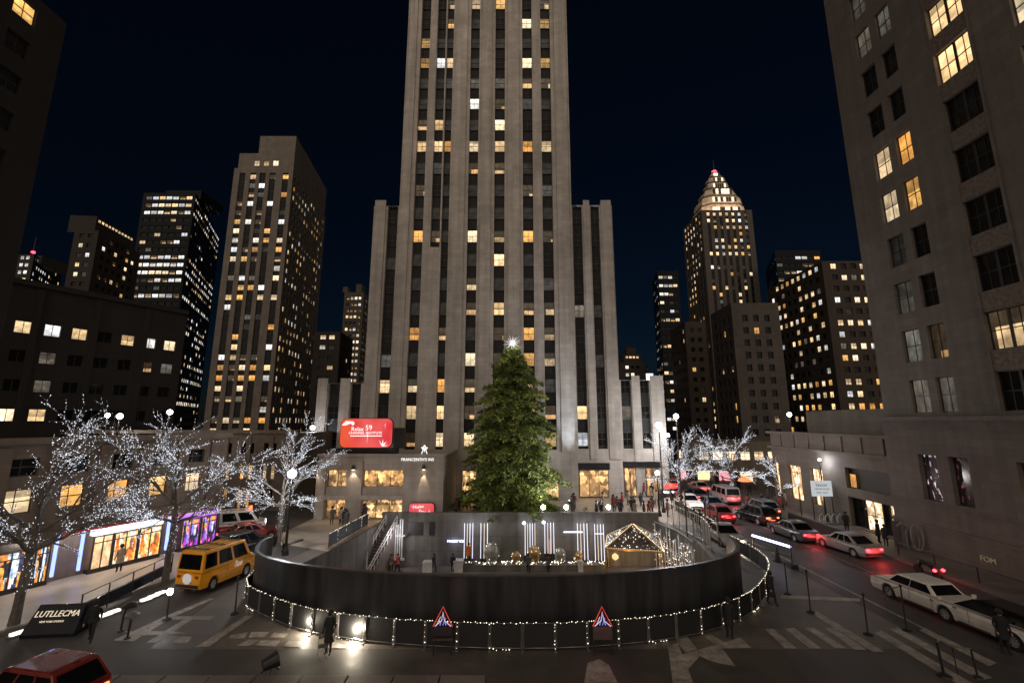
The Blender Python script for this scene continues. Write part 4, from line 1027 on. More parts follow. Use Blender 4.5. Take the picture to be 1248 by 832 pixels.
# ground sheets
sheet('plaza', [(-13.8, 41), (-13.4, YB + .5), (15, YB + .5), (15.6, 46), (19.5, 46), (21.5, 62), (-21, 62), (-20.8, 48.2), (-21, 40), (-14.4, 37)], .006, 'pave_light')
RX0 = 19.6
sheet('street', [(RX0, 8), (28.2, 8), (28.2, 400), (RX0, 400)], .005, 'road_tar')
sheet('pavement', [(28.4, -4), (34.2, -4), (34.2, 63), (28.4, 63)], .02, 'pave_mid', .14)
sheet('kerb', [(28.15, -4), (28.398, -4), (28.398, 63), (28.15, 63)], .0, 'granite', .15)
# left street and pavement
k0, k1 = Vector((-27.6, 15)), Vector((-19.6, 36)); kd_ = (k1 - k0).normalized(); kn = Vector((kd_.y, -kd_.x))
k1 = k0 + kd_ * 27
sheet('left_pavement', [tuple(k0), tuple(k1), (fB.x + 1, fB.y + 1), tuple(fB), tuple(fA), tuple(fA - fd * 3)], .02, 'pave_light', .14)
kl = [k0 + kn * .002, k1 + kn * .002, k1 + kn * .25, k0 + kn * .25]
sheet('left_kerb', [tuple(kl[0]), tuple(kl[3]), tuple(kl[2]), tuple(kl[1])], 0, 'granite', .15)
# granite edge along the bottom of the picture
gx0, gx1 = -17.2, -1.0
a = MB()
n_ = 9
for k in range(n_):
    xa = gx0 + (gx1 - gx0) * k / n_; xb = gx0 + (gx1 - gx0) * (k + 1) / n_ - .05
    a.box(xa, 16.4, .0, xb, 19.55, .16)
o_ = a.obj('foreground_kerb', 'granite'); bevel(o_, .03); tag(o_, kind='structure')
# road paint
def paint(name, polys, z=.012):
    a = MB()
    for i_, P in enumerate(polys): a.face([(x, y, z + .003 * i_) for x, y in P])
    # faces must look up
    me = a.mesh(name, ['paint']); o = link(name, me)
    bm = bmesh.new(); bm.from_mesh(me)
    for f in bm.faces:
        f.normal_update()
        if f.normal.z < 0: f.normal_flip()
    bm.to_mesh(me); bm.free(); return tag(o, kind='structure')
def gp(*pts): return [G(*p) for p in pts]
paint('crossing_stripes', [gp((932, 766), (943, 766), (971, 790), (957, 790)), gp((957, 766), (968, 765), (1001, 790), (987, 790)), gp((981, 765), (992, 765), (1032, 790), (1018, 790)), gp((1005, 765), (1017, 765), (1056, 792), (1042, 792))])
paint('crossing_edge', [gp((986, 745), (996, 745), (1078, 794), (1064, 794)), gp((951, 725), (952, 729), (1048, 733), (1048, 729))])
paint('lane_line', [[(20.15, 22), (20.3, 22), (20.3, 75), (20.15, 75)], [(24.1, 30), (24.2, 30), (24.2, 75), (24.1, 75)]], .009)
paint('arrow_marking', [gp((831, 797), (902, 777), (916, 789), (880, 790), (897, 812), (868, 806), (853, 799), (838, 816)), gp((822, 777), (837, 775), (850, 791), (835, 795)), gp((856, 773), (868, 774), (884, 783), (872, 786))])
paint('crossing_blocks', [gp((281, 774), (302, 770), (298, 777), (279, 778)), gp((306, 770), (328, 770), (322, 776), (303, 777)), gp((334, 771), (352, 772), (346, 777), (328, 777)), gp((288, 787), (304, 779), (316, 780), (304, 787)), gp((310, 787), (318, 780), (342, 781), (336, 788)), gp((345, 788), (352, 781), (370, 782), (366, 789)), gp((393, 783), (412, 783), (424, 790), (396, 790))])
paint('left_lines', [gp((138, 780), (163, 781), (210, 752), (262, 729), (255, 729), (203, 750)), gp((178, 783), (190, 783), (240, 751), (230, 751)), gp((209, 783), (222, 775), (234, 776), (228, 784)), gp((152, 769), (210, 769), (230, 772), (160, 775)), gp((206, 751), (262, 751), (256, 755), (210, 755)), gp((238, 789), (300, 750), (308, 751), (255, 788))], .012)
paint('right_lines', [gp((1066, 771), (1074, 768), (1185, 832), (1165, 832)), gp((1084, 766), (1094, 765), (1210, 826), (1195, 829)), gp((814, 788), (826, 783), (845, 832), (820, 832)), gp((712, 832), (716, 808), (730, 803), (742, 810), (753, 832)), gp((1120, 768), (1128, 766), (1215, 808), (1206, 812))])

# ------------------------------------------------------------------ lights on strings
emit('fairy_white', (.86, .9, 1.0), 1.75)
emit('fairy_warm', (1, .88, .68), 3.4)
mat('steel_dark', (.035, .034, .034), .45, .5)
mat('steel_grey', (.22, .21, .2), .4, .6)
mat('mesh_black', (.012, .012, .013), .6)
mat('pale_bar', (.5, .48, .47), .5)
# barrier panels
def barrier(wid, seed, hh=1.12, infill=True):
    rg = random.Random(seed)
    t = thing('crowd_barrier', '', 'barrier')
    a = MB(); e_ = wid / 2 - .05; a.tube([(0, 0, .12), (e_, 0, .12), (e_, 0, hh), (-e_, 0, hh), (-e_, 0, .12), (0, 0, .12)], .022, 5)
    a.obj('frame', 'steel_grey', t)
    for sx_ in (-1, 1):
        a = MB(); a.tube([(sx_ * wid / 2 * .985, 0, 0), (sx_ * wid / 2 * .985, 0, hh + .03)], .022, 5); a.box(sx_ * wid / 2 - .03, -.2, 0, sx_ * wid / 2 + .03, .2, .03); a.obj('post', 'steel_grey', t)
    if infill: a = MB(); a.box(-wid / 2 + .05, .02, .15, wid / 2 - .05, .035, hh - .04); a.obj('infill_panel', 'mesh_black', t)
    else:
        for k in range(3):
            a = MB(); x_ = -wid / 2 + wid * (k + 1) / 4; a.tube([(x_, 0, .12), (x_ + rg.uniform(-.05, .05), 0, hh + rg.uniform(-.1, .35))], .028, 5); a.obj('upright_bar', 'pale_bar', t)
    a = MB()
    n = int(wid / .13)
    for k in range(n):
        if rg.random() < .75: a.octa((-wid / 2 + wid * (k + rg.random() * .6) / n, -.03, hh + .02 + rg.uniform(-.025, .03)), rg.uniform(.014, .026))
    if rg.random() < .8:
        for k in range(8):
            if rg.random() < .62: a.octa((wid / 2 + rg.uniform(-.02, .02), -.035, .1 + hh * k / 8 + rg.uniform(-.04, .04)), rg.uniform(.012, .026))
    if rg.random() < .45:
        for k in range(n):
            if rg.random() < .6: a.octa((-wid / 2 + wid * k / n, -.04, .06 + rg.uniform(-.03, .05)), rg.uniform(.014, .03))
    a.obj('string_lights', 'fairy_warm', t)
    return t
def along(path, step):
    pts = []; path = [Vector(p) for p in path]; acc = 0; cur = path[0]; pts.append(cur); i = 0
    while i < len(path) - 1:
        seg = path[i + 1] - cur
        if acc + seg.length >= step:
            cur = cur + seg.normalized() * (step - acc); pts.append(cur); acc = 0
        else: acc += seg.length; cur = path[i + 1]; i += 1
    return pts
def run_barriers(path, protos, lab, grp, wid):
    P = along(path, wid + .04)
    for k in range(len(P) - 1):
        p, q = P[k], P[k + 1]; m_ = (p + q) / 2; ang = math.atan2((q - p).y, (q - p).x)
        pr = protos[k % len(protos)]
        o = pr if not pr.get('used') else tree_copy(pr)
        pr['used'] = 1
        o.location = (m_.x, m_.y, .006); o.rotation_euler = (0, 0, ang); o['label'] = lab; o['group'] = grp; 
protos = [barrier(1.42, s_) for s_ in (1, 2, 3, 4, 5)]
remember(None)
fence = cat([(-15.6, 29.0), (-14.9, 26.8), (-12.2, 24.7), (-9.4, 23.2), (-5, 22.1), (.6, 21.7), (5, 22.1), (8.8, 23.1), (12.2, 25.1), (15, 28.2), (16.8, 31.3), (17.3, 34.5), (17.2, 37.5)], 8)
run_barriers(fence, protos, 'low light-strung crowd barrier in the curved row in front of the black hoarding', 'crowd barriers round the hoarding', 1.42)
protos2 = [barrier(1.6, s_, 1.15) for s_ in (11, 12, 13)]
remember(None)
run_barriers([(-14.6, 37.5), (-14.4, 41), (-13.9, YB - .2)], protos2, 'crowd barrier with lights along the left edge of the sunken rink below the stone pavilion', 'crowd barriers left of the rink', 1.6)
protos3 = [barrier(1.3, s_, 1.9, False) for s_ in (21, 22, 23)]
remember(None)
run_barriers([(15.4, 36.5), (16.3, 40), (15.6, YB)], protos3, 'tall barrier with lights along the right edge of the sunken rink near the gold tent', 'crowd barriers right of the rink', 1.3)
for pr in protos + protos2 + protos3:
    if 'used' in pr: del pr['used']
for o in list(bpy.data.objects):
    if 'used' in o: del o['used']
# a second row of barriers set back further right, along the street
protos4 = [barrier(1.5, s_, 1.2) for s_ in (31, 32)]
remember(None)
run_barriers([(17.9, 39), (18.3, 46), (18.6, 54)], protos4, 'barrier with lights in the outer row between the rink and the busy right-hand street', 'crowd barriers beside the street', 1.5)
for o in list(bpy.data.objects):
    if 'used' in o: del o['used']

# ------------------------------------------------------------------ stanchions and posts
def pole(name, lab, cat_, p, h, r=.035, grp=None, lean=(0, 0), base=.2):
    t = thing(name, lab, cat_, (p[0], p[1], .012), 0, grp)
    a = MB(); a.tube([(0, 0, 0), (lean[0], lean[1], h)], r, 8); a.obj('shaft', 'steel_dark', t)
    a = MB(); a.lathe((0, 0, 0), [(base, 0), (base, .04), (.05, .09)], 12); a.obj('base', 'steel_dark', t)
    a = MB(); a.lathe((lean[0], lean[1], h), [(r, -.1), (r * 1.6, -.06), (r * 1.6, .03), (r * .8, .06)], 8); a.obj('cap', 'steel_dark', t)
    return t
def hpole(tx, ty_, bx, by):
    x, y = G(bx, by); return (x, y), max(.9, ZA(tx, ty_, y))
for (tx, ty_, bx, by, lab) in ((957, 686, 960, 724, 'thin black stanchion on the pavement just left of the horizontal road line'), (981, 695, 988, 746, 'thin black stanchion at the left end of the crossing edge line'), (1048, 724, 1058, 773, 'thin black stanchion by the right end of the zebra stripes'),
        (1101, 713, 1105, 768, 'black stanchion with a side arm in front of the white limousine rear door'), (288, 703, 286, 748, 'black stanchion at the left end of the lit barrier row'), (205, 726, 203, 755, 'black stanchion topped by a small bright lamp near the yellow van')):
    p, h = hpole(tx, ty_, bx, by); t = pole('stanchion', lab, 'stanchion', p, h, grp='stanchions on the plaza')
    if 'side arm' in lab: a = MB(); a.tube([(0, 0, h - .05), (-.5, .1, h - .2), (-.75, .2, h - .75)], .022, 6); a.obj('side_arm', 'steel_dark', t)
    if 'small bright' in lab: a = MB(); a.lathe((0, 0, h + .06), [(.08, 0), (.14, .1), (.12, .25), (.04, .3)], 10); a.obj('lantern', 'lamp_white', t); lamp('POINT', 'light', (0, -.1, h + .2), 25, (.9, .95, 1), .1, t)
# hoop barrier bottom right
pA_, hA = hpole(1142, 775, 1151, 824); pB_, hB = hpole(1180, 788, 1192, 826)
t = thing('hoop_rail', 'black hoop rail on two posts in the bottom right corner in front of the limousine', 'rail', (pA_[0], pA_[1], .01), 0)
a = MB(); a.tube([(0, 0, 0), (-.1, 0, 1.25)], .05, 8); a.lathe((0, 0, 0), [(.26, 0), (.24, .06), (.06, .14)], 12); a.obj('post', 'steel_dark', t)
dx, dy = pB_[0] - pA_[0], pB_[1] - pA_[1]
a = MB(); a.tube([(dx, dy, 0), (dx - .1, dy, 1.05)], .035, 8); a.lathe((dx, dy, 0), [(.18, 0), (.16, .05), (.05, .1)], 12); a.obj('post', 'steel_dark', t)
a = MB(); a.tube([(-.1, 0, 1.25), (.05, .0, 1.3), (dx * .5, dy * .5, 1.08), (dx - .1, dy, 1.05)], .028, 8); a.obj('top_rail', 'steel_grey', t)
a = MB(); a.tube([(dx * .45 - .05, dy * .45, .1), (dx * .45 - .1, dy * .45, 1.08)], .02, 6); a.obj('middle_bar', 'steel_dark', t)
# tall dark poles beyond the right rim
for px, ytop, ybase, lab in ((838, 602, 655, 'thin tall dark pole rising just behind the right rink barriers, nearest the tower'), (862, 612, 662, 'thin tall dark pole behind the right rink barriers beside the two pedestrians'), (877, 618, 664, 'thin dark pole at the right end of the rink barriers'), (978, 594, 636, 'slim dark street pole on the pavement in front of the tall lit shop windows'), (866, 596, 640, 'slim dark pole in the middle of the busy street')):
    p = G(px, ybase); pole('thin_pole', lab, 'pole', p, ZA(px, ytop, p[1]), .05, base=.15)
# blue light bar barrier
p0_, p1_ = Vector((*G(919, 676), 0)), Vector((*G(966, 692), 0))
t = thing('light_bar_barrier', 'road barrier carrying a long glowing blue-white light tube beside the street', 'light barrier', tuple(p0_))
q = p1_ - p0_; za, zb_ = ZA(917, 652, p0_.y), ZA(965, 666, p1_.y)
emit('tube_blue', (.55, .6, 1.0), 5, sample=True)
a = MB(); a.tube([(0, 0, za), (q.x, q.y, zb_)], .085, 8); a.obj('light_tube', 'tube_blue', t)
for d_, z_ in ((Vector((0, 0, 0)), za), (q, zb_)):
    a = MB(); a.tube([(d_.x, d_.y, 0), (d_.x, d_.y, z_ + .1)], .04, 6); a.box(d_.x - .25, d_.y - .3, .01, d_.x + .25, d_.y + .3, .3); a.obj('post', 'steel_dark', t)
a = MB(); a.tube([(0, 0, za * .5), (q.x, q.y, zb_ * .5)], .03, 6); a.obj('lower_rail', 'steel_dark', t)
x, y = G(948, 684); a = MB(); a.lathe((0, 0, 0), [(.34, 0), (.34, .05), (.2, .06), (.14, .5), (.05, .95), (.03, 1.0)], 10)
tag(a.obj('traffic_cone', 'steel_dark', loc=(x, y, .01)), 'dark cone-shaped bollard under the glowing blue light bar', 'cone')
# kerb rail along left pavement: dark panels and two rails
r0, r1 = Vector(G(96, 757)), Vector(G(208, 700))
t = thing('pavement_railing', 'long dark railing with glossy panels between the left pavement and the kerb lights', 'railing', (r0.x, r0.y, .14)); dr = r1 - r0
mat('panel_gloss', (.012, .013, .02), .12, var=.3, spec=.15)
for f_ in (0, .25, .5, .75, 1): a = MB(); a.tube([(dr.x * f_, dr.y * f_, -.13), (dr.x * f_, dr.y * f_, 1.15)], .035, 6); a.obj('post', 'steel_dark', t)
for z_ in (1.12, .66): a = MB(); a.tube([(0, 0, z_), (dr.x, dr.y, z_)], .03, 6); a.obj('rail', 'steel_dark', t)
for f_ in (0, .25, .5, .75):
    a = MB(); e_ = dr.normalized() * .06; n_ = Vector((dr.y, -dr.x)).normalized() * .01
    s0 = dr * f_ + e_; s1 = dr * (f_ + .25) - e_; a.prism([(s0.x + n_.x, s0.y + n_.y), (s1.x + n_.x, s1.y + n_.y), (s1.x - n_.x, s1.y - n_.y), (s0.x - n_.x, s0.y - n_.y)], .05, .62); a.obj('panel', 'panel_gloss', t)
# kerb lights
emit('kerb_glow', (1, .93, .82), 1.8, sample=True)
kp = [((91, 769), 'kerb light box nearest the dark sign board'), ((103, 762), 'kerb light box beside the walking man, left one'), ((128, 752), 'kerb light box right of the walking man'), ((138, 748), 'second kerb light box right of the walking man'), ((177, 733), 'kerb light box left of the yellow van, first'), ((186, 729), 'kerb light box left of the yellow van, middle'), ((195, 725), 'kerb light box closest to the yellow van'), ((20, 775), 'bright kerb light at the left edge by the lit tree trunk')]
for (px, py), lab in kp:
    x, y = G(px, py); t = thing('kerb_light', lab, 'kerb light', (x, y, .0), math.atan2(kd_.y, kd_.x), 'low lights along the left kerb')
    a = MB(); a.box(-.32, -.16, 0, .32, .16, .1); a.obj('housing', 'steel_grey', t); a = MB(); a.box(-.24, -.17, .102, .24, .1, .2); a.obj('diffuser', 'kerb_glow', t)
# dark sign board with white lettering
x0, y0 = G(24, 778); x1, y1 = G(88, 776)
t = thing('sign_board', 'dark slanted sign board with white lettering between the lit tree and the walking man', 'sign', ((x0 + x1) / 2, (y0 + y1) / 2, 0), R(6)); ww = math.hypot(x1 - x0, y1 - y0)
ang = 50
a = MB(); hz = 1.25
a.v = []; a.prism([(-ww / 2, 0), (ww / 2, 0), (ww / 2, .9), (-ww / 2, .9)], 0, .15)
a.face([(-ww / 2, -.0, .15), (ww / 2, .0, .15), (ww / 2 * .98, .55, hz), (-ww / 2 * .8, .55, hz)]); a.face([(ww / 2, .9, .15), (-ww / 2, .9, .15), (-ww / 2 * .8, .62, hz), (ww / 2 * .98, .62, hz)])
a.face([(-ww / 2 * .8, .55, hz), (ww / 2 * .98, .55, hz), (ww / 2 * .98, .62, hz), (-ww / 2 * .8, .62, hz)]); a.face([(-ww / 2, .9, .15), (-ww / 2, 0, .15), (-ww / 2 * .8, .55, hz), (-ww / 2 * .8, .62, hz)]); a.face([(ww / 2, 0, .15), (ww / 2, .9, .15), (ww / 2 * .98, .62, hz), (ww / 2 * .98, .55, hz)])
a.obj('board', 'panel_gloss', t)
tilt = math.degrees(math.atan2(1.1, .55))
emit('letter_cream', (1, .84, .6), .8); text('LUTLLECMA', 'lettering', .36, 'letter_cream', t, (.05, .35, .9), (R(tilt), 0, 0), extrude=.012, shear=.2); text('NEW YORK STUDIOS', 'small_lettering', .11, 'letter_cream', t, (-.05, .215, .62), (R(tilt), 0, 0), extrude=.008)
# pair of little posts (parking stands) on the left
for (bx, by, lab, k) in ((147, 769, 'curved black stand with hooded top beside the left crossing, the farther one', 0), (155, 778, 'black stand with a pale round top beside the left crossing, the nearer one', 1)):
    x, y = G(bx, by); t = thing('street_stand', lab, 'stand', (x, y, .01))
    a = MB(); a.tube([(0, 0, 0), (.05, 0, .7), (.15 if k == 0 else .08, 0, 1.15 if k == 0 else .95)], .045, 7); a.lathe((0, 0, 0), [(.14, 0), (.12, .05)], 10); a.obj('post', 'steel_dark', t)
    a = MB(); a.lathe((.3 if k == 0 else .1, 0, 1.1 if k == 0 else .95), [(.05, -.08), (.3, -.02), (.3, .08), (.12, .2), (.02, .22)], 14); a.obj('hood', 'steel_dark' if k == 0 else 'steel_grey', t)

# ------------------------------------------------------------------ lit trees
mat('bark', (.11, .095, .08), .9, var=.4, scale=6, bump=.6)
def lit_tree(lab, base, h, spread, seed, nb=8, dens=1.0, lean=(0, 0), lr=.026, power=60, trunk_h=None, trunk_r=.2):
    rg = random.Random(seed); t = thing('lit_tree', lab, 'tree', (base[0], base[1], .0), 0, 'bare trees wrapped in white fairy lights')
    tr = MB(); br = MB(); li = MB(); th = trunk_h or h * .36
    pts = [Vector((lean[0] * k / 5 * th, lean[1] * k / 5 * th, th * k / 5)) + Vector((rg.uniform(-.04, .04), rg.uniform(-.04, .04), 0)) for k in range(6)]
    tr.tube([pts[0] + Vector((0, 0, -.05))] + pts[1:], [trunk_r * 1.25, trunk_r, trunk_r * .95, trunk_r * .9, trunk_r * .85, trunk_r * .8], 9)
    def lights(p, q, n, j):
        for k in range(n):
            f = rg.random(); c = p.lerp(q, f); li.octa((c.x + rg.gauss(0, j), c.y + rg.gauss(0, j), c.z + rg.gauss(0, j)), lr * rg.choice((.5, .6, .8, 1.0, 1.35)))
    for a_, b_ in zip(pts[2:], pts[3:]): lights(a_, b_, int(60 * dens), trunk_r * .7)
    def branch(p, d, L, r, lev):
        n = (9, 6, 4)[lev]; seg = L / n; cur = p.copy(); dd = d.normalized(); P = [cur.copy()]; Rr = [r]
        for k in range(n):
            out = Vector((cur.x, cur.y, 0)); out = out.normalized() if out.length > .3 else Vector((0, 0, 0))
            dd = (dd + Vector((rg.gauss(0, .11), rg.gauss(0, .11), rg.gauss(.0, .09))) + out * .05).normalized()
            nx = cur + dd * seg
            nd = (26, 12, 7.5)[lev] * dens * seg; nd = int(nd) + (rg.random() < nd % 1); lights(cur, nx, nd, (.02, .016, .016)[lev])
            cur = nx; P.append(cur.copy()); Rr.append(max(.01, r * (1 - .75 * (k + 1) / n)))
            if lev < 2 and k >= (1 if lev == 0 else 0):
                for _ in range((2 if k % 2 else 1) if lev == 0 else (1 if rg.random() < .85 else 2)):
                    o_ = Vector((rg.gauss(0, 1), rg.gauss(0, 1), rg.gauss(.1, .6))); o_ = (dd * .95 + o_.normalized() * .7)
                    branch(cur, o_, L * rg.uniform(.32, .52) * (1 - .35 * k / n), Rr[-1] * .6, lev + 1)
        br.tube(P, Rr, 5 if lev < 2 else 3, caps=False)
    top = pts[-1]
    for k in range(nb):
        az = 2 * math.pi * (k + rg.uniform(-.3, .3)) / nb; el = (.28, .85, .5, 1.15)[k % 4] + rg.uniform(-.1, .1)
        hgt = (h - th)
        L = min(hgt * .95 / max(.3, math.sin(el)), spread * 1.0 / max(.25, math.cos(el)))
        st = pts[-1] if el > .6 else pts[-2]
        branch(st, Vector((math.cos(az) * math.cos(el), math.sin(az) * math.cos(el), math.sin(el))), L, trunk_r * .5, 0)
    tr.obj('trunk', 'bark', t); br.obj('branches', 'bark', t); o = li.obj('fairy_lights', 'fairy_white', t); o['kind'] = 'stuff'
    lamp('POINT', 'tree_glow', (0, 0, h * .62), power * .45, (.75, .85, 1), 1.2, t)
    return t, len(li.f)
cnt = []
cnt.append(lit_tree('leftmost fairy-lit bare tree, its trunk beside the dark sign board', (-24.6, 24.0), 10.0, 4.5, 3, 8, .95, (.06, 0), .02, 90, 4.3, .2)[1])
cnt.append(lit_tree('bare tree wrapped in fairy lights with its trunk at the back of the yellow van', (-21.6, 29.8), 9.9, 4.1, 8, 8, .95, (.02, 0), .022, 90, 4.6, .18)[1])
cnt.append(lit_tree('smaller bare fairy-lit tree beside the globe street lamp left of the stone pavilion', G(339, 668), 9.6, 3.5, 14, 8, 1.0, (.0, 0), .023, 70, 4.0, .16)[1])
cnt.append(lit_tree('fairy-lit tree at the right corner of the tower beside the tall street lamps', (20.6, 57), 8.8, 3.6, 21, 8, .7, (.0, 0), .031, 60, 3.4, .16)[1])
cnt.append(lit_tree('wide fairy-lit tree above the traffic on the right-hand street', (28.6, 60), 8.4, 3.9, 26, 8, .65, (.0, 0), .032, 60, 3.2, .16)[1])
cnt.append(lit_tree('small low fairy-lit tree in front of the tall lit shop windows on the right', (31.2, 54), 5.6, 1.9, 33, 5, .5, (0, 0), .034, 30, 2.8, .1)[1])

# ------------------------------------------------------------------ christmas tree
def needlemat(name, c, seed):
    m = mat(name, c, .65, var=.55, scale=.8)
    return m
needlemat('fir_dark', (.11, .145, .035), 0); needlemat('fir_mid', (.22, .27, .06), 0); needlemat('fir_light', (.38, .42, .11), 0)
def xmas_tree(c, h, rmax):
    rg = random.Random(11); t = thing('christmas_tree', 'huge green christmas tree with a white starburst on top in front of the central tower', 'christmas tree', (c[0], c[1], 0))
    a = MB(); a.tube([(0, 0, 0), (0, 0, h * .5), (0, 0, h * .985)], [.42, .25, .04], 10); a.obj('trunk', 'bark', t)
    f = MB(); wood = MB()
    def prof(z):
        u = z / h
        base = [(0, .8), (.05, 1.02), (.12, .98), (.2, .9), (.3, .9), (.42, .86), (.55, .8), (.7, .66), (.8, .51), (.9, .33), (.96, .18), (1, .03)]
        for (a0, b0), (a1, b1) in zip(base, base[1:]):
            if u <= a1: return rmax * (b0 + (b1 - b0) * (u - a0) / (a1 - a0))
        return .05
    z = .5
    while z < h - .25:
        r = prof(z); nb = max(5, int(6 + r * 2.1)); az0 = rg.random() * 6.28
        for k in range(nb):
            az = az0 + 2 * math.pi * k / nb + rg.gauss(0, .12); L = r * rg.choice((.6, .75, .85, .95, 1.0, 1.12)) * (1 + rg.gauss(0, .08))
            rise = rg.uniform(-.05, .25) + max(0, z / h - .6) * 1.6 * rg.random()
            d = Vector((math.cos(az), math.sin(az), 0)); side = Vector((-d.y, d.x, 0))
            tip = lambda s_: d * (L * s_) + Vector((0, 0, z + L * (rise * s_ - .28 * s_ * s_)))
            wood.tube([tip(0), tip(.5), tip(1)], [.05, .03, .01], 3, caps=False)
            n = max(4, int(L * 4.6))
            hue = rg.random()
            for i in range(n):
                s_ = (i + .6) / n
                if s_ < .25 and L > 2: continue
                p = tip(s_); wl = (1 - s_ * .75) * min(L, 2.6) * .34 + .12
                for sg in (-1, 1, 0):
                    q = p + side * sg * wl * rg.uniform(.3, 1) + Vector((rg.gauss(0, .06), rg.gauss(0, .06), rg.gauss(-.03, .09)))
                    dirv = (d * rg.uniform(.5, 1.1) + side * sg * rg.uniform(.4, 1.0) + Vector((0, 0, rg.gauss(0, .35)))).normalized()
                    # a spray: three slim blades
                    for _ in range(4):
                        dv = (dirv + Vector((rg.gauss(0, .45), rg.gauss(0, .45), rg.gauss(0, .45)))).normalized(); l = rg.uniform(.22, .55)
                        up = Vector((rg.gauss(0, 1), rg.gauss(0, 1), rg.gauss(0, 1))); sd = dv.cross(up)
                        if sd.length < .01: continue
                        sd = sd.normalized() * rg.uniform(.05, .11)
                        b0 = q + Vector((rg.gauss(0, .05), rg.gauss(0, .05), rg.gauss(0, .05)))
                        m = 0 if hue + rg.gauss(0, .3) < .45 else (1 if hue + rg.gauss(0, .3) < 1.0 else 2)
                        f.face([b0 - sd, b0 + sd, b0 + dv * l], m) if rg.random() < .5 else f.face([b0 - sd * .4, b0 + dv * l * .5 - sd * 1.2, b0 + dv * l, b0 + dv * l * .5 + sd * 1.2], m)
        z += .42 if z > h * .85 else .58
    f.obj('needles', ['fir_dark', 'fir_mid', 'fir_light'], t); wood.obj('boughs', 'bark', t)
    # star
    s_ = MB(); emit('star_white', (1, .97, .93), 1.6)
    ring_dirs = []
    for k in range(30):
        zz = 1 - 2 * (k + .5) / 30; rr = math.sqrt(1 - zz * zz); ph = k * 2.39996
        dv = Vector((rr * math.cos(ph), rr * math.sin(ph), zz)); L = rg.uniform(.6, 1.35); b0 = dv.orthogonal().normalized() * .045; b1 = dv.cross(b0)
        c_ = Vector((0, 0, h + .45)); 
        tri_ = [c_ + b0, c_ - b0 * .5 + b1 * .87, c_ - b0 * .5 - b1 * .87]
        for i in range(3): s_.face([tri_[i], tri_[(i + 1) % 3], c_ + dv * L])
    s_.lathe((0, 0, h + .45), [(.05, -.2), (.16, -.12), (.2, 0), (.16, .12), (.05, .2)], 10)
    s_.obj('star', 'star_white', t); lamp('POINT', 'star_glow', (0, -1.6, h + 1.0), 160, (.95, .97, 1), .5, t)
    print('fir faces', len(f.f))
    return t
xmas_tree((.05, 53.2), 18.9, 5.55)
# spotlights at the foot of the tree; outer two added to brighten it
for px, lab, pw in ((662, 'white floodlight at the right foot of the christmas tree', 260), (690, 'small white floodlight right of the christmas tree', 1500), (532, 'added fill floodlight left of the christmas tree by the pavilion corner', 1700), (741, 'added fill floodlight in front of the widest lobby window of the tower', 1500)):
    x = XA(px, 616, 48.8); t = thing('floodlight', lab, 'floodlight', (x, 48.8, .0), 0, 'floodlights round the christmas tree')
    a = MB(); a.box(-.18, -.1, .0, .18, .1, .12); a.tube([(0, 0, .1), (0, 0, .95)], .04, 6); a.box(-.25, .02, .95, .25, .25, 1.35); a.obj('stand', 'steel_dark', t)
    a = MB(); a.lathe((0, 0, 0), [(.2, -.05), (.24, .0), (.2, .06)], 12); o = a.obj('lens', 'lamp_hot', t, loc=(0, -.06, 1.15)); o.rotation_euler = (R(90), 0, 0)
    l = lamp('SPOT', 'beam', (0, -.02, 1.7), pw, (.95, .95, 1), .15, t, spot_size=R(120), spot_blend=.8); aim(l, (x, 48.5, 1.2), (0, 53, 9))
# ------------------------------------------------------------------ vehicles
def paintmat(name, col, rough=.28, metal=.0):
    m, nt, b = newmat(name); b.inputs['Base Color'].default_value = (*col, 1); b.inputs['Roughness'].default_value = rough; b.inputs['Metallic'].default_value = metal; b.inputs['Coat Weight'].default_value = .5; b.inputs['Coat Roughness'].default_value = .06
    tc = N(nt, 'ShaderNodeTexCoord'); n = N(nt, 'ShaderNodeTexNoise'); n.inputs['Scale'].default_value = 2.5; n.inputs['Detail'].default_value = 6; nt.links.new(tc.outputs['Object'], n.inputs['Vector'])
    r = N(nt, 'ShaderNodeMapRange'); r.inputs[1].default_value = .3; r.inputs[2].default_value = .75; r.inputs[3].default_value = rough; r.inputs[4].default_value = rough + .25; nt.links.new(n.outputs['Fac'], r.inputs[0]); nt.links.new(r.outputs[0], b.inputs['Roughness'])
    v = N(nt, 'ShaderNodeMapRange'); v.inputs[1].default_value = .3; v.inputs[2].default_value = .7; v.inputs[3].default_value = .85; v.inputs[4].default_value = 1.05; nt.links.new(n.outputs['Fac'], v.inputs[0])
    s_ = N(nt, 'ShaderNodeVectorMath'); s_.operation = 'SCALE'; s_.inputs[0].default_value = col; nt.links.new(v.outputs[0], s_.inputs['Scale']); nt.links.new(s_.outputs[0], b.inputs['Base Color'])
paintmat('paint_white', (.78, .73, .68)); paintmat('paint_silver', (.35, .32, .31), .3, .3); paintmat('paint_yellow', (.95, .40, .012)); paintmat('paint_red', (.42, .05, .02)); paintmat('paint_darkred2', (.16, .014, .008), .2); paintmat('paint_black', (.012, .012, .014), .2); paintmat('paint_grey', (.09, .09, .10)); paintmat('paint_darkred', (.22, .02, .02))
mat('car_glass', (.006, .006, .007), .06, var=.05, spec=.2); mat('tyre', (.012, .012, .012), .85); mat('rim_metal', (.5, .48, .46), .35, .5, var=.4, scale=8); mat('plastic_black', (.015, .015, .015), .55); mat('chrome', (.55, .54, .52), .15, 1.0)
emit('tail_red', (1, .035, .05), 10, sample=True); emit('tail_off', (.5, .02, .01), .25); emit('head_white', (.9, .95, 1), 14, sample=True); emit('head_warm', (1, .85, .6), 12, sample=True); emit('tail_orange', (1, .16, .06), 5, sample=True)
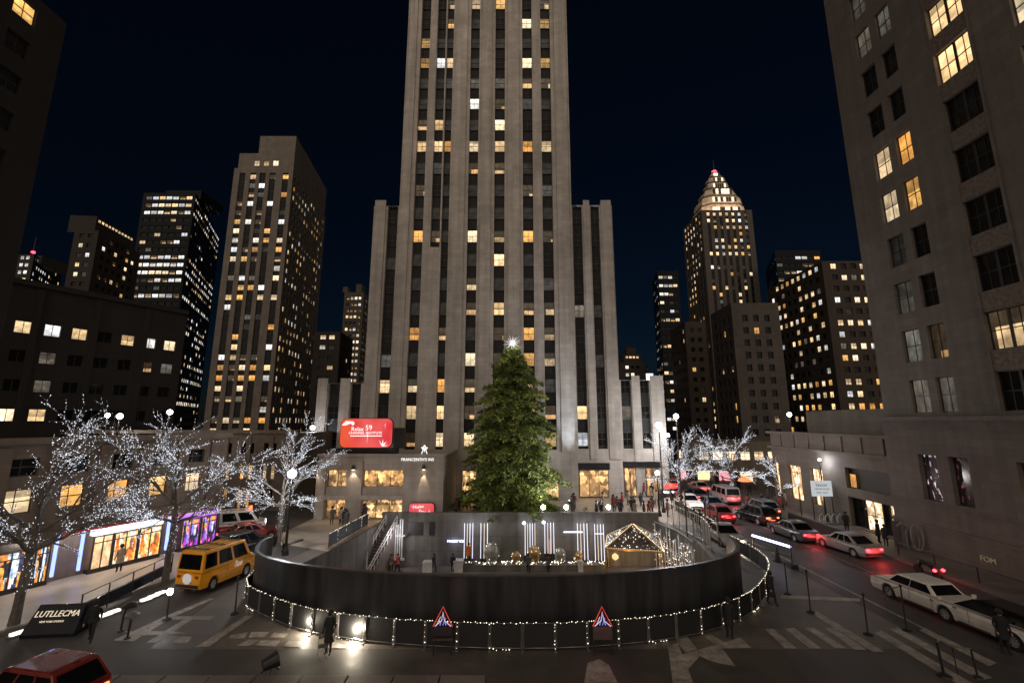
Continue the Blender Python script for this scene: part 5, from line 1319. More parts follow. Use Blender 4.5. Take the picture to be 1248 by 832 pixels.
# outlines (y along the car from tail to nose, z up), belt height, greenhouse corners
SPEC = {
 'sedan': dict(L=4.7, W=1.84, low=.24, tail=(.55, .93), nose=(.45, .72), belt=.92, deck=(-1.45, 1.0), hood=(.95, .93), roof=1.44, gh=((-1.75, -.95), (1.05, .25)), wheels=(-1.38, 1.42), wr=.33),
 'suv':   dict(L=4.7, W=1.9, low=.3, tail=(.6, 1.02), nose=(.55, .85), belt=1.02, deck=(-2.2, 1.05), hood=(1.05, 1.03), roof=1.68, gh=((-2.22, -1.7), (1.15, .4)), wheels=(-1.35, 1.4), wr=.36),
 'van':   dict(L=5.0, W=1.95, low=.28, tail=(.5, 1.05), nose=(.5, .95), belt=1.12, deck=(-2.4, 1.12), hood=(1.75, 1.12), roof=2.0, gh=((-2.46, -2.3), (1.9, 1.25)), wheels=(-1.45, 1.5), wr=.35),
 'limo':  dict(L=9.0, W=1.95, low=.26, tail=(.5, 1.0), nose=(.5, .85), belt=1.0, deck=(-3.0, 1.06), hood=(3.0, 1.02), roof=1.5, gh=None, wheels=(-2.75, .15, 3.25), wr=.37),
}
def outline(s):
    L, low = s['L'], s['low']; h = L / 2; P = [(-h + .12, low)]
    for wy in s['wheels']:
        r = s['wr'] + .06
        for k in range(9):
            t = math.pi - math.pi * k / 8; P.append((wy + r * math.cos(t), max(low, s['wr'] + r * math.sin(t)) if 0 < k < 8 else low))
    P += [(h - .12, low), (h - .02, s['nose'][0]), (h - .08, s['nose'][1]), (h - .5, s['nose'][1] + .1), (s['hood'][0], s['hood'][1]), (0, s['belt'] + .03), (s['deck'][0], s['deck'][1]), (-h + .3, s['tail'][1] + .03), (-h + .04, s['tail'][1] - .08), (-h, s['tail'][0])]
    return P
def extrude_outline(P, W, mb, taper):
    n = len(P)
    def wx(y, z):
        L = taper['L'] / 2; e = max(0, (abs(y) - (L - .9)) / .9); w_ = W / 2 * (1 - .13 * e * e)
        if z > .75: w_ -= (z - .75) * .12
        if z < .45: w_ -= (.45 - z) * .25
        return w_
    Lft = [(-wx(y, z), y, z) for y, z in P]; Rgt = [(wx(y, z), y, z) for y, z in P]
    i = len(mb.v); mb.v += Lft + Rgt
    for k in range(n):
        j = (k + 1) % n; mb.f.append((i + k, i + j, i + n + j, i + n + k)); mb.m.append(0); mb.uv.append(None)
    tri = tessellate_polygon([[Vector((y, z, 0)) for y, z in P]])
    for t in tri:
        mb.f.append(tuple(i + q for q in t)); mb.m.append(0); mb.uv.append(None)
        mb.f.append(tuple(i + n + q for q in reversed(t))); mb.m.append(0); mb.uv.append(None)
def fixn(o):
    bm = bmesh.new(); bm.from_mesh(o.data); bmesh.ops.remove_doubles(bm, verts=bm.verts, dist=.0005); bmesh.ops.recalc_face_normals(bm, faces=bm.faces); bm.to_mesh(o.data); bm.free()
    return o
def wheel_set(t, s, W):
    for wy in s['wheels']:
        for sx_ in (-1, 1):
            x = sx_ * (W / 2 - .12)
            a = MB(); r = s['wr']; n = 20; prof = [(r * .62, -.1), (r * .95, -.1), (r, -.07), (r, .07), (r * .95, .1), (r * .62, .1)]
            rings = []
            for rr, xx in prof:
                i = len(a.v); a.v += [(xx, rr * math.cos(2 * math.pi * q / n), rr * math.sin(2 * math.pi * q / n)) for q in range(n)]; rings.append(i)
            for k in range(len(rings) - 1):
                for q in range(n): a.f.append((rings[k] + q, rings[k] + (q + 1) % n, rings[k + 1] + (q + 1) % n, rings[k + 1] + q)); a.m.append(0); a.uv.append(None)
            wh_ = a.obj('wheel', 'tyre', t, loc=(x, wy, r))
            a = MB()
            for k in range(10):
                th = 2 * math.pi * k / 10; c_, s_ = math.cos(th), math.sin(th); rr = r * .6; w_ = .028
                for xs in (sx_ * .06,):
                    p0 = Vector((xs, -s_ * w_, c_ * w_)); 
                    a.face([(xs, c_ * .05 - s_ * w_, s_ * .05 + c_ * w_), (xs, c_ * .05 + s_ * w_, s_ * .05 - c_ * w_), (xs + sx_ * .02, c_ * rr + s_ * w_ * 1.5, s_ * rr - c_ * w_ * 1.5), (xs + sx_ * .02, c_ * rr - s_ * w_ * 1.5, s_ * rr + c_ * w_ * 1.5)])
            a2 = len(a.v)
            for q in range(n):
                th0, th1 = 2 * math.pi * q / n, 2 * math.pi * (q + 1) / n
                a.face([(sx_ * .09, r * .58 * math.cos(th0), r * .58 * math.sin(th0)), (sx_ * .09, r * .58 * math.cos(th1), r * .58 * math.sin(th1)), (sx_ * .09, r * .66 * math.cos(th1), r * .66 * math.sin(th1)), (sx_ * .09, r * .66 * math.cos(th0), r * .66 * math.sin(th0))])
                a.face([(sx_ * .0, 0, 0), (0, r * .62 * math.cos(th0), r * .62 * math.sin(th0)), (0, r * .62 * math.cos(th1), r * .62 * math.sin(th1))], 1)
            a.face([(sx_ * .08, .06 * math.cos(q * 1.0472), .06 * math.sin(q * 1.0472)) for q in range(6)])
            a.obj('rim', ['rim_metal', 'plastic_black'], wh_)
def greenhouse(t, s, W, body, y0b, y0t, y1b, y1t, zb_, zt_, cuts, skin_bot=None, rear_glass=True, front_glass=True):
    """cabin frustum with separate glass panels"""
    wb, wt = W / 2 - .07, W / 2 - .24 if zt_ < 1.8 else W / 2 - .14
    B = [(-wb, y0b, zb_), (wb, y0b, zb_), (wb, y1b, zb_), (-wb, y1b, zb_)]; Tt = [(-wt, y0t, zt_), (wt, y0t, zt_), (wt, y1t, zt_), (-wt, y1t, zt_)]
    a = MB()
    yc_ = (y0b + y1b) / 2
    mid = [( -wt * .93, y0t + .22, zt_ + .045), (wt * .93, y0t + .22, zt_ + .045), (wt * .93, y1t - .25, zt_ + .045), (-wt * .93, y1t - .25, zt_ + .045)]
    for k in range(4):
        j = (k + 1) % 4; a.face([B[k], B[j], Tt[j], Tt[k]]); a.face([Tt[k], Tt[j], mid[j], mid[k]])
    a.face(mid); o = fixn(a.obj('cabin', body, t)); bevel(o, .09, 4, 20)
    def panel(nm, P0, P1, P2, P3, u0, u1, v0, v1, off=.012, mm='car_glass'):
        P0, P1, P2, P3 = map(Vector, (P0, P1, P2, P3)); f = lambda u, v: P0.lerp(P1, u).lerp(P3.lerp(P2, u), v)
        n = (P1 - P0).cross(P3 - P0).normalized(); q = [f(u0, v0), f(u1, v0), f(u1, v1), f(u0, v1)]
        c_ = sum(q, Vector()) / 4
        if (c_ - Vector((0, c_.y if nm == 'side_window' else yc_, c_.z - .1))).dot(n) < 0: n = -n
        a = MB(); o_ = [p + n * off for p in q]; a.face(o_)
        for k in range(4): a.face([q[k], q[(k + 1) % 4], o_[(k + 1) % 4], o_[k]])
        fixn(a.obj(nm, mm, t))
    if rear_glass: panel('rear_window', B[0], B[1], Tt[1], Tt[0], .08, .92, .12, .88)
    if front_glass: panel('windscreen', B[3], B[2], Tt[2], Tt[3], .06, .94, .08, .92)
    for sd, (p0, p1, p2, p3) in ((1, (B[1], B[2], Tt[2], Tt[1])), (-1, (B[0], B[3], Tt[3], Tt[0]))):
        for u0, u1 in cuts: panel('side_window', p0, p1, p2, p3, u0, u1, .12, .88)
def car(kind, name, lab, cat_, pos, head, col, tails='tail_red', heads='head_white', group=None, cuts=None, scale=(1, 1, 1)):
    s = SPEC[kind]; W = s['W']; t = thing(name, lab, cat_, (pos[0], pos[1], .012), -R(head), group)
    t.scale = scale
    a = MB(); extrude_outline(outline(s), W, a, s); body = fixn(a.obj('body', col, t)); bevel(body, .085, 4, 24)
    h = s['L'] / 2
    a = MB(); a.box(-W / 2 + .2, -h + .25, s['low'] - .06, W / 2 - .2, h - .25, s['low'] + .25); a.obj('underbody', 'plastic_black', t)
    if s['gh']:
        (a0, a1), (b0, b1) = s['gh']; cu = cuts or ([(.1, .36), (.4, .62), (.66, .88)] if kind != 'van' else [(.05, .28), (.33, .6), (.65, .93)])
        greenhouse(t, s, W, col, a0, a1, b0, b1, s['belt'] - .02, s['roof'], cu)
    wheel_set(t, s, W)
    zt_ = s['tail'][1] - .2; 
    for sx_ in (-1, 1):
        a = MB(); a.box(sx_ * (W / 2 - .36) - .11, -h - .02, zt_ - .05, sx_ * (W / 2 - .36) + .11, -h + .12, zt_ + .07); bevel(a.obj('tail_light', tails, t), .02)
        a = MB(); a.box(sx_ * (W / 2 - .45) - .17, h - .16, s['nose'][1] - .19, sx_ * (W / 2 - .45) + .17, h - .035, s['nose'][1] - .03); bevel(a.obj('headlight', heads, t), .02)
        a = MB(); yb_ = (s['gh'][1][0] - .25) if s['gh'] else 2.2; a.box(sx_ * (W / 2 + .02) - .09, yb_ - .06, s['belt'] + .0, sx_ * (W / 2 + .02) + .09, yb_ + .06, s['belt'] + .16); bevel(a.obj('wing_mirror', col, t), .03)
    a = MB(); a.box(-W / 2 + .22, -h - .04, .36, W / 2 - .22, -h + .1, .5); a.obj('bumper', 'plastic_black', t)
    a = MB(); a.box(-.26, -h - .02, .56, .26, -h + .05, .68); a.obj('number_plate', 'paint_silver', t)
    a = MB(); a.box(-W / 2 + .3, h - .1, .36, W / 2 - .3, h + .01, .56); a.obj('grille', 'plastic_black', t)
    a = MB()                                       # door seams and handles, 3 mm proud
    for sx_ in (-1, 1):
        for yy in ((-.35, .75) if kind != 'limo' else (-1.9, -.9, .6, 1.7)):
            a.box(sx_ * (W / 2 - .005) - .004, yy - .008, s['low'] + .14, sx_ * (W / 2 - .005) + .004, yy + .008, s['belt'] - .12)
    a.obj('door_seam', 'plastic_black', t)
    a = MB()
    for yy in (-.15, .6): a.box(-W / 2 - .015, yy, s['belt'] - .2, -W / 2 + .03, yy + .16, s['belt'] - .17)
    a.obj('door_handle', 'chrome', t)
    return t
def lightpool(t, y, z, e, col, down=True):
    l = lamp('POINT', 'lamp_light', (0, y, z), e, col, .15, t); return l
# yellow van
van = car('van', 'yellow_van', 'bright yellow taxi van with dark windows parked left of the black hoarding', 'van', (-18.6, 30.15), 12, 'paint_yellow', 'tail_off', 'head_warm', scale=(1.02, .86, 1.16))
a = MB()
for k, x in enumerate((-.62, -.2, .25, .62)): a.box(x - .02, -2.1, 2.04, x + .02, 1.0, 2.07)
for y_ in (-1.8, -.5, .8): a.box(-.75, y_ - .02, 2.05, .75, y_ + .02, 2.11)
a.obj('roof_rack', 'steel_grey', van)
emit('sticker_glow', (.9, .85, .82), .55); emit('sticker_glow_pink', (.9, .35, .35), .45)  # stickers glow by themselves, standing in for lamplight on them
text('Taxi', 'side_lettering', .42, 'sticker_glow', van, (1.0, .55, .92), (R(90), 0, R(90)), extrude=.004, shear=.3)
a = MB()
for k in range(9):
    t_ = 2 * math.pi * k / 9; a.face([(0, -2.545, .78), (.32 * math.cos(t_), -2.545, .78 + .26 * math.sin(t_)), (.32 * math.cos(t_ + .6), -2.545, .78 + .26 * math.sin(t_ + .6))])
a.obj('rear_sticker', 'sticker_glow', van)
# foreground red car, lower left
rc = car('suv', 'red_car', 'red estate car with dark windows cut off by the bottom left corner of the picture', 'car', (-16.8, 17.5), 282, 'paint_darkred2', 'tail_orange', 'head_warm', cuts=[(.04, .3), (.34, .62), (.66, .95)])
# vehicles behind the van
car('suv', 'black_car', 'black estate car with a bare roof rack passing behind the yellow van', 'car', (-20.6, 36.2), 26, 'paint_black', 'tail_red', 'head_white')
amb = car('van', 'white_minibus', 'white and red minibus with large arched side windows on the left street', 'minibus', (-25.2, 42.6), 62, 'paint_white', 'tail_red', 'head_white', cuts=[(.05, .3), (.36, .62), (.68, .94)])
mat('stripe_red', (.55, .02, .02), .3)
a = MB()
for sx_ in (-1, 1): a.box(sx_ * .983 - .006, -2.2, .62, sx_ * .983 + .006, 2.1, .84)
a.obj('red_stripe', 'stripe_red', amb)
emit('amb_red', (1, .08, .03), 6, sample=True)
a = MB(); a.box(-.7, 1.0, 2.05, .7, 1.25, 2.2); bevel(a.obj('roof_light', 'amb_red', amb), .03)
car('sedan', 'dark_red_car', 'dark red car with lit tail lamps between the minibus and the black estate car', 'car', (-22.4, 40.2), 48, 'paint_darkred', 'tail_red', 'head_warm')
# right street
lm_ = thing('white_limousine', 'long white limousine with three visible wheels and black windows at the lower right', 'limousine', (22.95, 24.55, .012), R(5.5))
s = SPEC['limo']; W = s['W']; a = MB(); extrude_outline(outline(s), W, a, s); bevel(fixn(a.obj('body', 'paint_white', lm_)), .06, 3, 28)
# tail points away (+y): the rear cabin is the far one
greenhouse(lm_, s, W, 'paint_white', .55, 1.05, 3.35, 2.75, .98, 1.46, [(.06, .5), (.52, .94)])
greenhouse(lm_, s, W, 'car_glass', -4.1, -3.4, -.2, -1.1, .98, 1.5, [(.03, .5), (.52, .97)])
wheel_set(lm_, dict(s, wheels=(3.25, .15, -2.75)), W)
for sx_ in (-1, 1):
    a = MB(); a.box(sx_ * .7 - .16, 4.42, .72, sx_ * .7 + .16, 4.52, .9); bevel(a.obj('tail_light', 'tail_off', lm_), .02)
    a = MB(); a.box(sx_ * .7 - .16, -4.5, .6, sx_ * .7 + .16, -4.38, .76); bevel(a.obj('headlight', 'chrome', lm_), .02)
    a = MB(); a.box(sx_ * 1.0 - .09, .2, 1.0, sx_ * 1.0 + .09, .34, 1.16); bevel(a.obj('wing_mirror', 'paint_white', lm_), .03)
a = MB(); a.box(-.99, -1.9, .3, -.96, -.5, .34); a.box(-.99, .7, .3, -.96, 2.6, .34); a.obj('side_step', 'plastic_black', lm_)
a = MB(); a.box(-.985, .62, .8, -.96, .8, .84); a.box(-.985, -.5, .86, -.96, -.32, .9); a.obj('door_handle', 'plastic_black', lm_)
a = MB()
for yy in (.75, 1.95, -1.0, -2.2): a.box(-.978, yy - .008, .42, -.97, yy + .008, .95)
a.obj('door_seam', 'plastic_black', lm_)
sil = car('sedan', 'silver_saloon', 'silver saloon car with two glowing red tail lights near the right kerb', 'car', (26.2, 36.9), -8, 'paint_silver', 'tail_red', 'head_white')
lightpool(sil, -2.8, .6, 45, (1, .05, .06))
c2 = car('sedan', 'red_tail_car', 'dark car just ahead of the silver saloon with a glowing red tail light', 'car', (24.6, 41.2), -4, 'paint_grey', 'tail_red', 'head_white'); lightpool(c2, -2.7, .7, 35, (1, .05, .06))
c3 = car('sedan', 'white_headlight_car', 'white car with bright headlights cut off by the right edge of the picture', 'car', (27.5, 21.6), 180, 'paint_white', 'tail_off', 'head_white'); lightpool(c3, 3.0, .7, 60, (.9, .95, 1))
c4 = car('sedan', 'oncoming_car', 'pale car with warm headlights coming towards the camera just behind the end of the hoarding', 'car', (17.9, 39.6), 184, 'paint_silver', 'tail_off', 'head_warm'); lightpool(c4, 2.9, .6, 90, (1, .85, .6))
c5 = car('suv', 'orange_tail_car', 'dark sports car with orange-red tail lights beside the light bar barrier', 'car', (24.7, 47.3), -10, 'paint_black', 'tail_orange', 'head_white'); lightpool(c5, -2.8, .8, 40, (1, .2, .1))
car('suv', 'parked_estate', 'dark estate car parked at the kerb in front of the tall shop windows', 'car', (27.0, 50.6), -3, 'paint_grey', 'tail_orange', 'head_white')
c6 = car('sedan', 'blue_light_car', 'car with cold blue-white headlights under the wide fairy-lit tree', 'car', (23.0, 53.5), 178, 'paint_grey', 'tail_off', 'head_white'); lightpool(c6, 2.9, .8, 80, (.6, .65, 1))
labs = ['small red-lit car in the far traffic, closest to the rink corner', 'white car in the far traffic behind the two pedestrians', 'dark car in the far traffic with pink tail lights', 'pale van in the far traffic under the lit trees', 'dark car in the distant left lane near the tower corner', 'silver car in the distant right lane', 'red car far up the street beyond the lit trees', 'farthest white car up the right-hand street']
for i, (x, y, hd, k, cl) in enumerate(((21.4, 48.5, 0, 'sedan', 'paint_darkred'), (21.0, 55, 182, 'sedan', 'paint_white'), (23.8, 60, 0, 'sedan', 'paint_black'), (26.8, 58.5, 0, 'van', 'paint_silver'), (20.9, 64, 180, 'suv', 'paint_grey'), (27.0, 67, 0, 'sedan', 'paint_silver'), (24.0, 70, 0, 'suv', 'paint_red'), (21.5, 75, 180, 'sedan', 'paint_white'))):
    o = car(k, 'street_car', labs[i], 'car', (x, y), hd, cl, 'tail_red', 'head_warm' if i % 2 else 'head_white', 'cars in the far traffic')
    lightpool(o, 2.9 if hd > 90 else -2.8, .8, 50, (1, .9, .8) if hd > 90 else (1, .08, .08))
# motorbike
mx, my = G(1128, 700)
mb_ = thing('motorbike', 'small dark motorbike with red lights between the silver saloon and the limousine', 'motorbike', (27.2, 31.2, .012), R(6))
for y_ in (-.62, .62):
    a = MB(); n = 14
    a.tube([(-.05, y_, .3), (.05, y_, .3)], .3, 14); a.obj('wheel', 'tyre', mb_)
a = MB(); a.tube([(0, -.62, .3), (0, -.2, .75), (0, .35, .85), (0, .62, .3)], [.05, .12, .13, .04], 8); a.obj('body', 'paint_black', mb_)
a = MB(); a.tube([(0, -.55, .85), (0, -.1, .82)], [.1, .14], 8); a.obj('seat', 'plastic_black', mb_)
a = MB(); a.tube([(-.33, .35, 1.05), (0, .45, 1.0), (.33, .35, 1.05)], .025, 6); a.tube([(0, .45, 1.0), (0, .62, .35)], .03, 6); a.obj('handlebar', 'steel_grey', mb_)
for x_ in (-.3, .3):
    a = MB(); a.lathe((x_, -.75, .62), [(.03, -.09), (.1, -.04), (.1, .04), (.03, .09)], 8); a.obj('tail_light', 'tail_red', mb_)
lightpool(mb_, -.9, .6, 12, (1, .04, .06))

# ------------------------------------------------------------------ people
def cloth(name, c): mat(name, c, .85, var=.25, scale=5)
for n_, c_ in (('cloth_black', (.012, .012, .014)), ('cloth_navy', (.02, .025, .045)), ('cloth_grey', (.07, .07, .07)), ('cloth_brown', (.08, .045, .03)), ('cloth_red', (.25, .03, .03)), ('cloth_beige', (.3, .24, .18)), ('skin', (.45, .27, .19)), ('hair_dark', (.02, .014, .01))): cloth(n_, c_)
def person_mesh(pose, seed, legs='cloth_black', coat='cloth_black'):
    rg = random.Random(seed)
    V = []; E = []; Rd = []
    def v(p, r): V.append(p); Rd.append(r); return len(V) - 1
    def e(a, b): E.append((a, b))
    pel = v((0, 0, .95), .15); ab = v((0, .01, 1.12), .14); ch = v((0, .0, 1.32), .17); nk = v((0, .01, 1.47), .07); hd0 = v((0, .03, 1.55), .075); hd = v((0, .04, 1.64), .105); ht = v((0, .035, 1.72), .075)
    nose = v((0, .145, 1.635), .018)
    e(pel, ab); e(ab, ch); e(ch, nk); e(nk, hd0); e(hd0, hd); e(hd, ht); e(hd, nose)
    st = {'stand': (.02, -.02, .0), 'walk': (.26, -.28, .18), 'stride': (.18, -.2, .1)}[pose]
    for i, sx_ in enumerate((-1, 1)):
        fy = st[i]; kn_ = max(0, fy) * .6 + (.08 if pose != 'stand' else .02)
        h = v((sx_ * .095, 0, .88), .105); k = v((sx_ * .1, fy * .55 + .04, .5), .07); a_ = v((sx_ * .1, fy, .1 + (.05 if fy < -.1 else 0)), .05); t_ = v((sx_ * .115, fy + .16, .045 + (.0 if fy < -.1 else 0)), .042)
        e(pel, h); e(h, k); e(k, a_); e(a_, t_)
        ay = -fy * .8
        s_ = v((sx_ * .19, 0, 1.4), .07); el = v((sx_ * .25, -.03 + ay * .3, 1.13), .05); w_ = v((sx_ * .24, .05 + ay + (.1 if pose == 'stand' else 0), .9), .034)
        e(ch, s_); e(s_, el); e(el, w_)
        pm = v((sx_ * .245, .08 + ay + (.1 if pose == 'stand' else 0), .83), .036); e(w_, pm)
        for q, (ox, oz, ln) in enumerate(((-.022, -.07, .010), (-.008, -.085, .010), (.008, -.08, .010), (.02, -.062, .009))):
            fg = v((sx_ * .245 + ox * .6, .09 + ay + ox + (.1 if pose == 'stand' else 0), .83 + oz), ln); e(pm, fg)
        th = v((sx_ * .215, .125 + ay + (.1 if pose == 'stand' else 0), .815), .010); e(pm, th)
    me = bpy.data.meshes.new('person_body'); me.from_pydata(V, E, [])
    o = link('tmp', me); md = o.modifiers.new('s', 'SKIN'); 
    for i, sv in enumerate(me.skin_vertices[0].data): sv.radius = (Rd[i], Rd[i] * (.8 if i in (0, 1, 2) else 1)); sv.use_root = (i == 0)
    md.use_smooth_shade = True; ss = o.modifiers.new('ss', 'SUBSURF'); ss.levels = 1; ss.render_levels = 1
    bpy.context.view_layer.update()
    m2 = bpy.data.meshes.new_from_object(o.evaluated_get(bpy.context.evaluated_depsgraph_get())); bpy.data.objects.remove(o)
    m2.materials.clear()
    for n_ in (legs, coat, 'skin'): m2.materials.append(M[n_])
    for p in m2.polygons:
        c_ = p.center; p.material_index = 2 if (c_.z > 1.5 or (abs(c_.x) > .19 and c_.z < .88)) else (1 if c_.z > .86 else 0); p.use_smooth = True
    return m2
PM = {}
def person(lab, pos, yaw, pose='stand', coat='cloth_black', long=.75, hat=True, seed=1, group=None, z=.012, h=1.0):
    key_ = (pose, coat, seed)
    if key_ not in PM: PM[key_] = person_mesh(pose, seed, 'cloth_black', coat)
    o = link('person', PM[key_], None, (pos[0], pos[1], z), (0, 0, R(yaw))); o.scale = (h, h, h); tag(o, lab, 'person', group)
    ck = ('coat', coat, long, seed)
    if ck not in PM:
        a = MB(); rg = random.Random(seed); n = 14; rings = []
        for z_, rx, ry, cy in ((long, .235, .19, .0), (long + .15, .22, .175, 0), (.95, .2, .155, 0), (1.12, .185, .14, .01), (1.3, .215, .155, .005), (1.42, .19, .12, .01), (1.5, .085, .08, .015)):
            i = len(a.v); a.v += [(rx * math.cos(2 * math.pi * q / n) * (1 + .04 * math.sin(q * 2.1 + z_ * 7)), cy + ry * math.sin(2 * math.pi * q / n) * (1 + .04 * math.cos(q * 3 + z_ * 5)), z_) for q in range(n)]; rings.append(i)
        for k in range(len(rings) - 1):
            for q in range(n): a.f.append((rings[k] + q, rings[k] + (q + 1) % n, rings[k + 1] + (q + 1) % n, rings[k + 1] + q)); a.m.append(0); a.uv.append(None)
        me = a.mesh('coat', [coat]); me.polygons.foreach_set('use_smooth', [True] * len(me.polygons)); PM[ck] = me
        a = MB(); a.lathe((0, .025, 1.60), [(.085, -.05), (.125, .03), (.122, .1), (.085, .165), (.02, .185)], 12); me = a.mesh('hat', ['hair_dark']); me.polygons.foreach_set('use_smooth', [True] * len(me.polygons)); PM['hat'] = me
    link('coat', PM[ck], o); link('hair', PM['hat'], o)
    if not hat: pass
    return o
person('man in a dark jacket walking in front of the dark sign board with white lettering', G(110, 781), 205, 'walk', 'cloth_black', .82, seed=2)
person('person in a long black coat standing with a folded chair near the two ground floodlights', G(400, 797), 175, 'stand', 'cloth_black', .5, seed=3)
person('person in a black coat standing against the right part of the lit barrier row', G(890, 777), 150, 'stand', 'cloth_black', .6, seed=3)
person('person in a long black coat walking past the right end of the lit barriers', G(941, 737), 200, 'stride', 'cloth_black', .45, seed=4)
person('person in black with a reddish scarf standing at the front wheel of the white limousine', G(1226, 796), 160, 'stand', 'cloth_black', .6, seed=3, h=1.02)
person('person in black standing alone on the pavement before the lit shop doors', G(1033, 650), 150, 'stand', 'cloth_black', .55, seed=3, z=.15)
person('taller of the two people in dark coats by the amber shop doors on the right', G(1072, 664), 220, 'stand', 'cloth_black', .55, seed=3, z=.15, h=1.05)
person('shorter of the two people in dark coats by the amber shop doors on the right', G(1081, 668), 120, 'stand', 'cloth_black', .6, seed=5, z=.15, h=.96)
person('left one of the pair in dark coats walking behind the right-hand rink barriers', G(847, 643), 190, 'stride', 'cloth_black', .6, seed=4)
person('right one of the pair in dark coats walking behind the right-hand rink barriers', G(854, 645), 170, 'walk', 'cloth_navy', .7, seed=2)
person('small figure in red at the far corner of the shop building under the trees', G(912, 622), 180, 'stand', 'cloth_red', .7, seed=6)
person('person in beige coat on the left pavement in front of the orange shopfront', G(144, 700), 60, 'stand', 'cloth_beige', .6, seed=7, z=.15)
person('person in dark coat half hidden behind the left rink barriers, by the pavilion door', G(404, 640), 40, 'stand', 'cloth_grey', .6, seed=3)
person('person in pale coat standing on the terrace just inside the black hoarding left end', G(346, 672), 90, 'stand', 'cloth_beige', .7, seed=7, h=.95)
rg = random.Random(9); coats = ['cloth_black', 'cloth_navy', 'cloth_grey', 'cloth_brown', 'cloth_beige', 'cloth_red']
k = 0
for (xa, xb, ya, yb_, n_) in ((-7, -4.8, 49.5, 56, 5), (6.3, 13.8, 48.6, 55, 16), (14, 18.5, 49, 58, 9), (-17.5, -14.2, 44.5, 47.8, 6)):
    for _ in range(n_):
        person('one of the small bundled-up visitors crowding the terrace before the tower and pavilion doors', (rg.uniform(xa, xb), rg.uniform(ya, yb_)), rg.uniform(0, 360), rg.choice(('stand', 'stride', 'walk')), coats[k % 6], (.6, .7)[k % 2], seed=2 + k % 3, group='crowd on the terrace', h=rg.uniform(.9, 1.05)); k += 1
for _ in range(14):
    person('one of the tiny distant pedestrians on the right-hand street beyond the traffic', (rg.uniform(28.6, 33), rg.uniform(48, 78)) if rg.random() < .6 else (rg.uniform(17.5, 19.3), rg.uniform(55, 66)), rg.uniform(0, 360), rg.choice(('stand', 'walk')), coats[k % 6], (.6, .7)[k % 2], seed=2 + k % 3, group='distant pedestrians', z=.15); k += 1
# folding chair by the standing person
x, y = G(393, 800); t = thing('folding_chair', 'thin pale folding chair beside the person at the ground floodlights', 'chair', (x, y, .01), R(25))
for sx_ in (-.2, .2):
    a = MB(); a.tube([(sx_, -.2, 0), (sx_, .2, .9)], .015, 5); a.obj('leg', 'steel_grey', t); a = MB(); a.tube([(sx_, .22, 0), (sx_, -.15, .45)], .015, 5); a.obj('leg', 'steel_grey', t)
a = MB(); a.box(-.2, -.18, .43, .2, .16, .46); a.obj('seat', 'steel_grey', t); a = MB(); a.box(-.2, .12, .68, .2, .2, .88); a.obj('backrest', 'steel_grey', t)

# ------------------------------------------------------------------ ground floodlights
for (px, py, lab, pw) in ((434, 779, 'very bright ground floodlight right of the standing person', 260), (376, 769, 'bright ground floodlight left of the standing person at the barriers', 150)):
    x, y = G(px, py); t = thing('ground_floodlight', lab, 'floodlight', (x, y, .01), 0, 'ground floodlights by the barriers')
    a = MB(); a.box(-.2, -.06, 0, .2, .2, .06); a.box(-.2, .04, .06, .2, .16, .34); a.obj('housing', 'steel_dark', t)
    a = MB(); a.lathe((0, 0, 0), [(.15, -.02), (.17, .01), (.13, .04)], 14); o = a.obj('lens', 'lamp_hot', t, loc=(0, .0, .2)); o.rotation_euler = (R(90), 0, 0)
    lamp('POINT', 'light', (0, -.3, .5), pw * .8, (1, .88, .68), .1, t)
x, y = G(330, 818); t = thing('stage_light', 'round dark unlit stage light lying on the plaza at the bottom left of centre', 'stage light', (x, y, .01), R(20))
a = MB(); a.tube([(-.3, -.1, .3), (.22, .1, .42)], [.22, .3], 14); a.obj('housing', 'steel_dark', t); a = MB(); a.tube([(-.35, .0, 0), (-.1, 0, .3), (.3, .1, 0)], .03, 6); a.tube([(.05, -.35, 0), (0, 0, .3)], .03, 6); a.obj('feet', 'steel_dark', t)
a = MB(); a.lathe((0, 0, 0), [(.26, 0), (.22, .03)], 14); o = a.obj('lens', 'chrome', t, loc=(.23, .1, .42)); o.rotation_euler = (0, R(75), R(20))
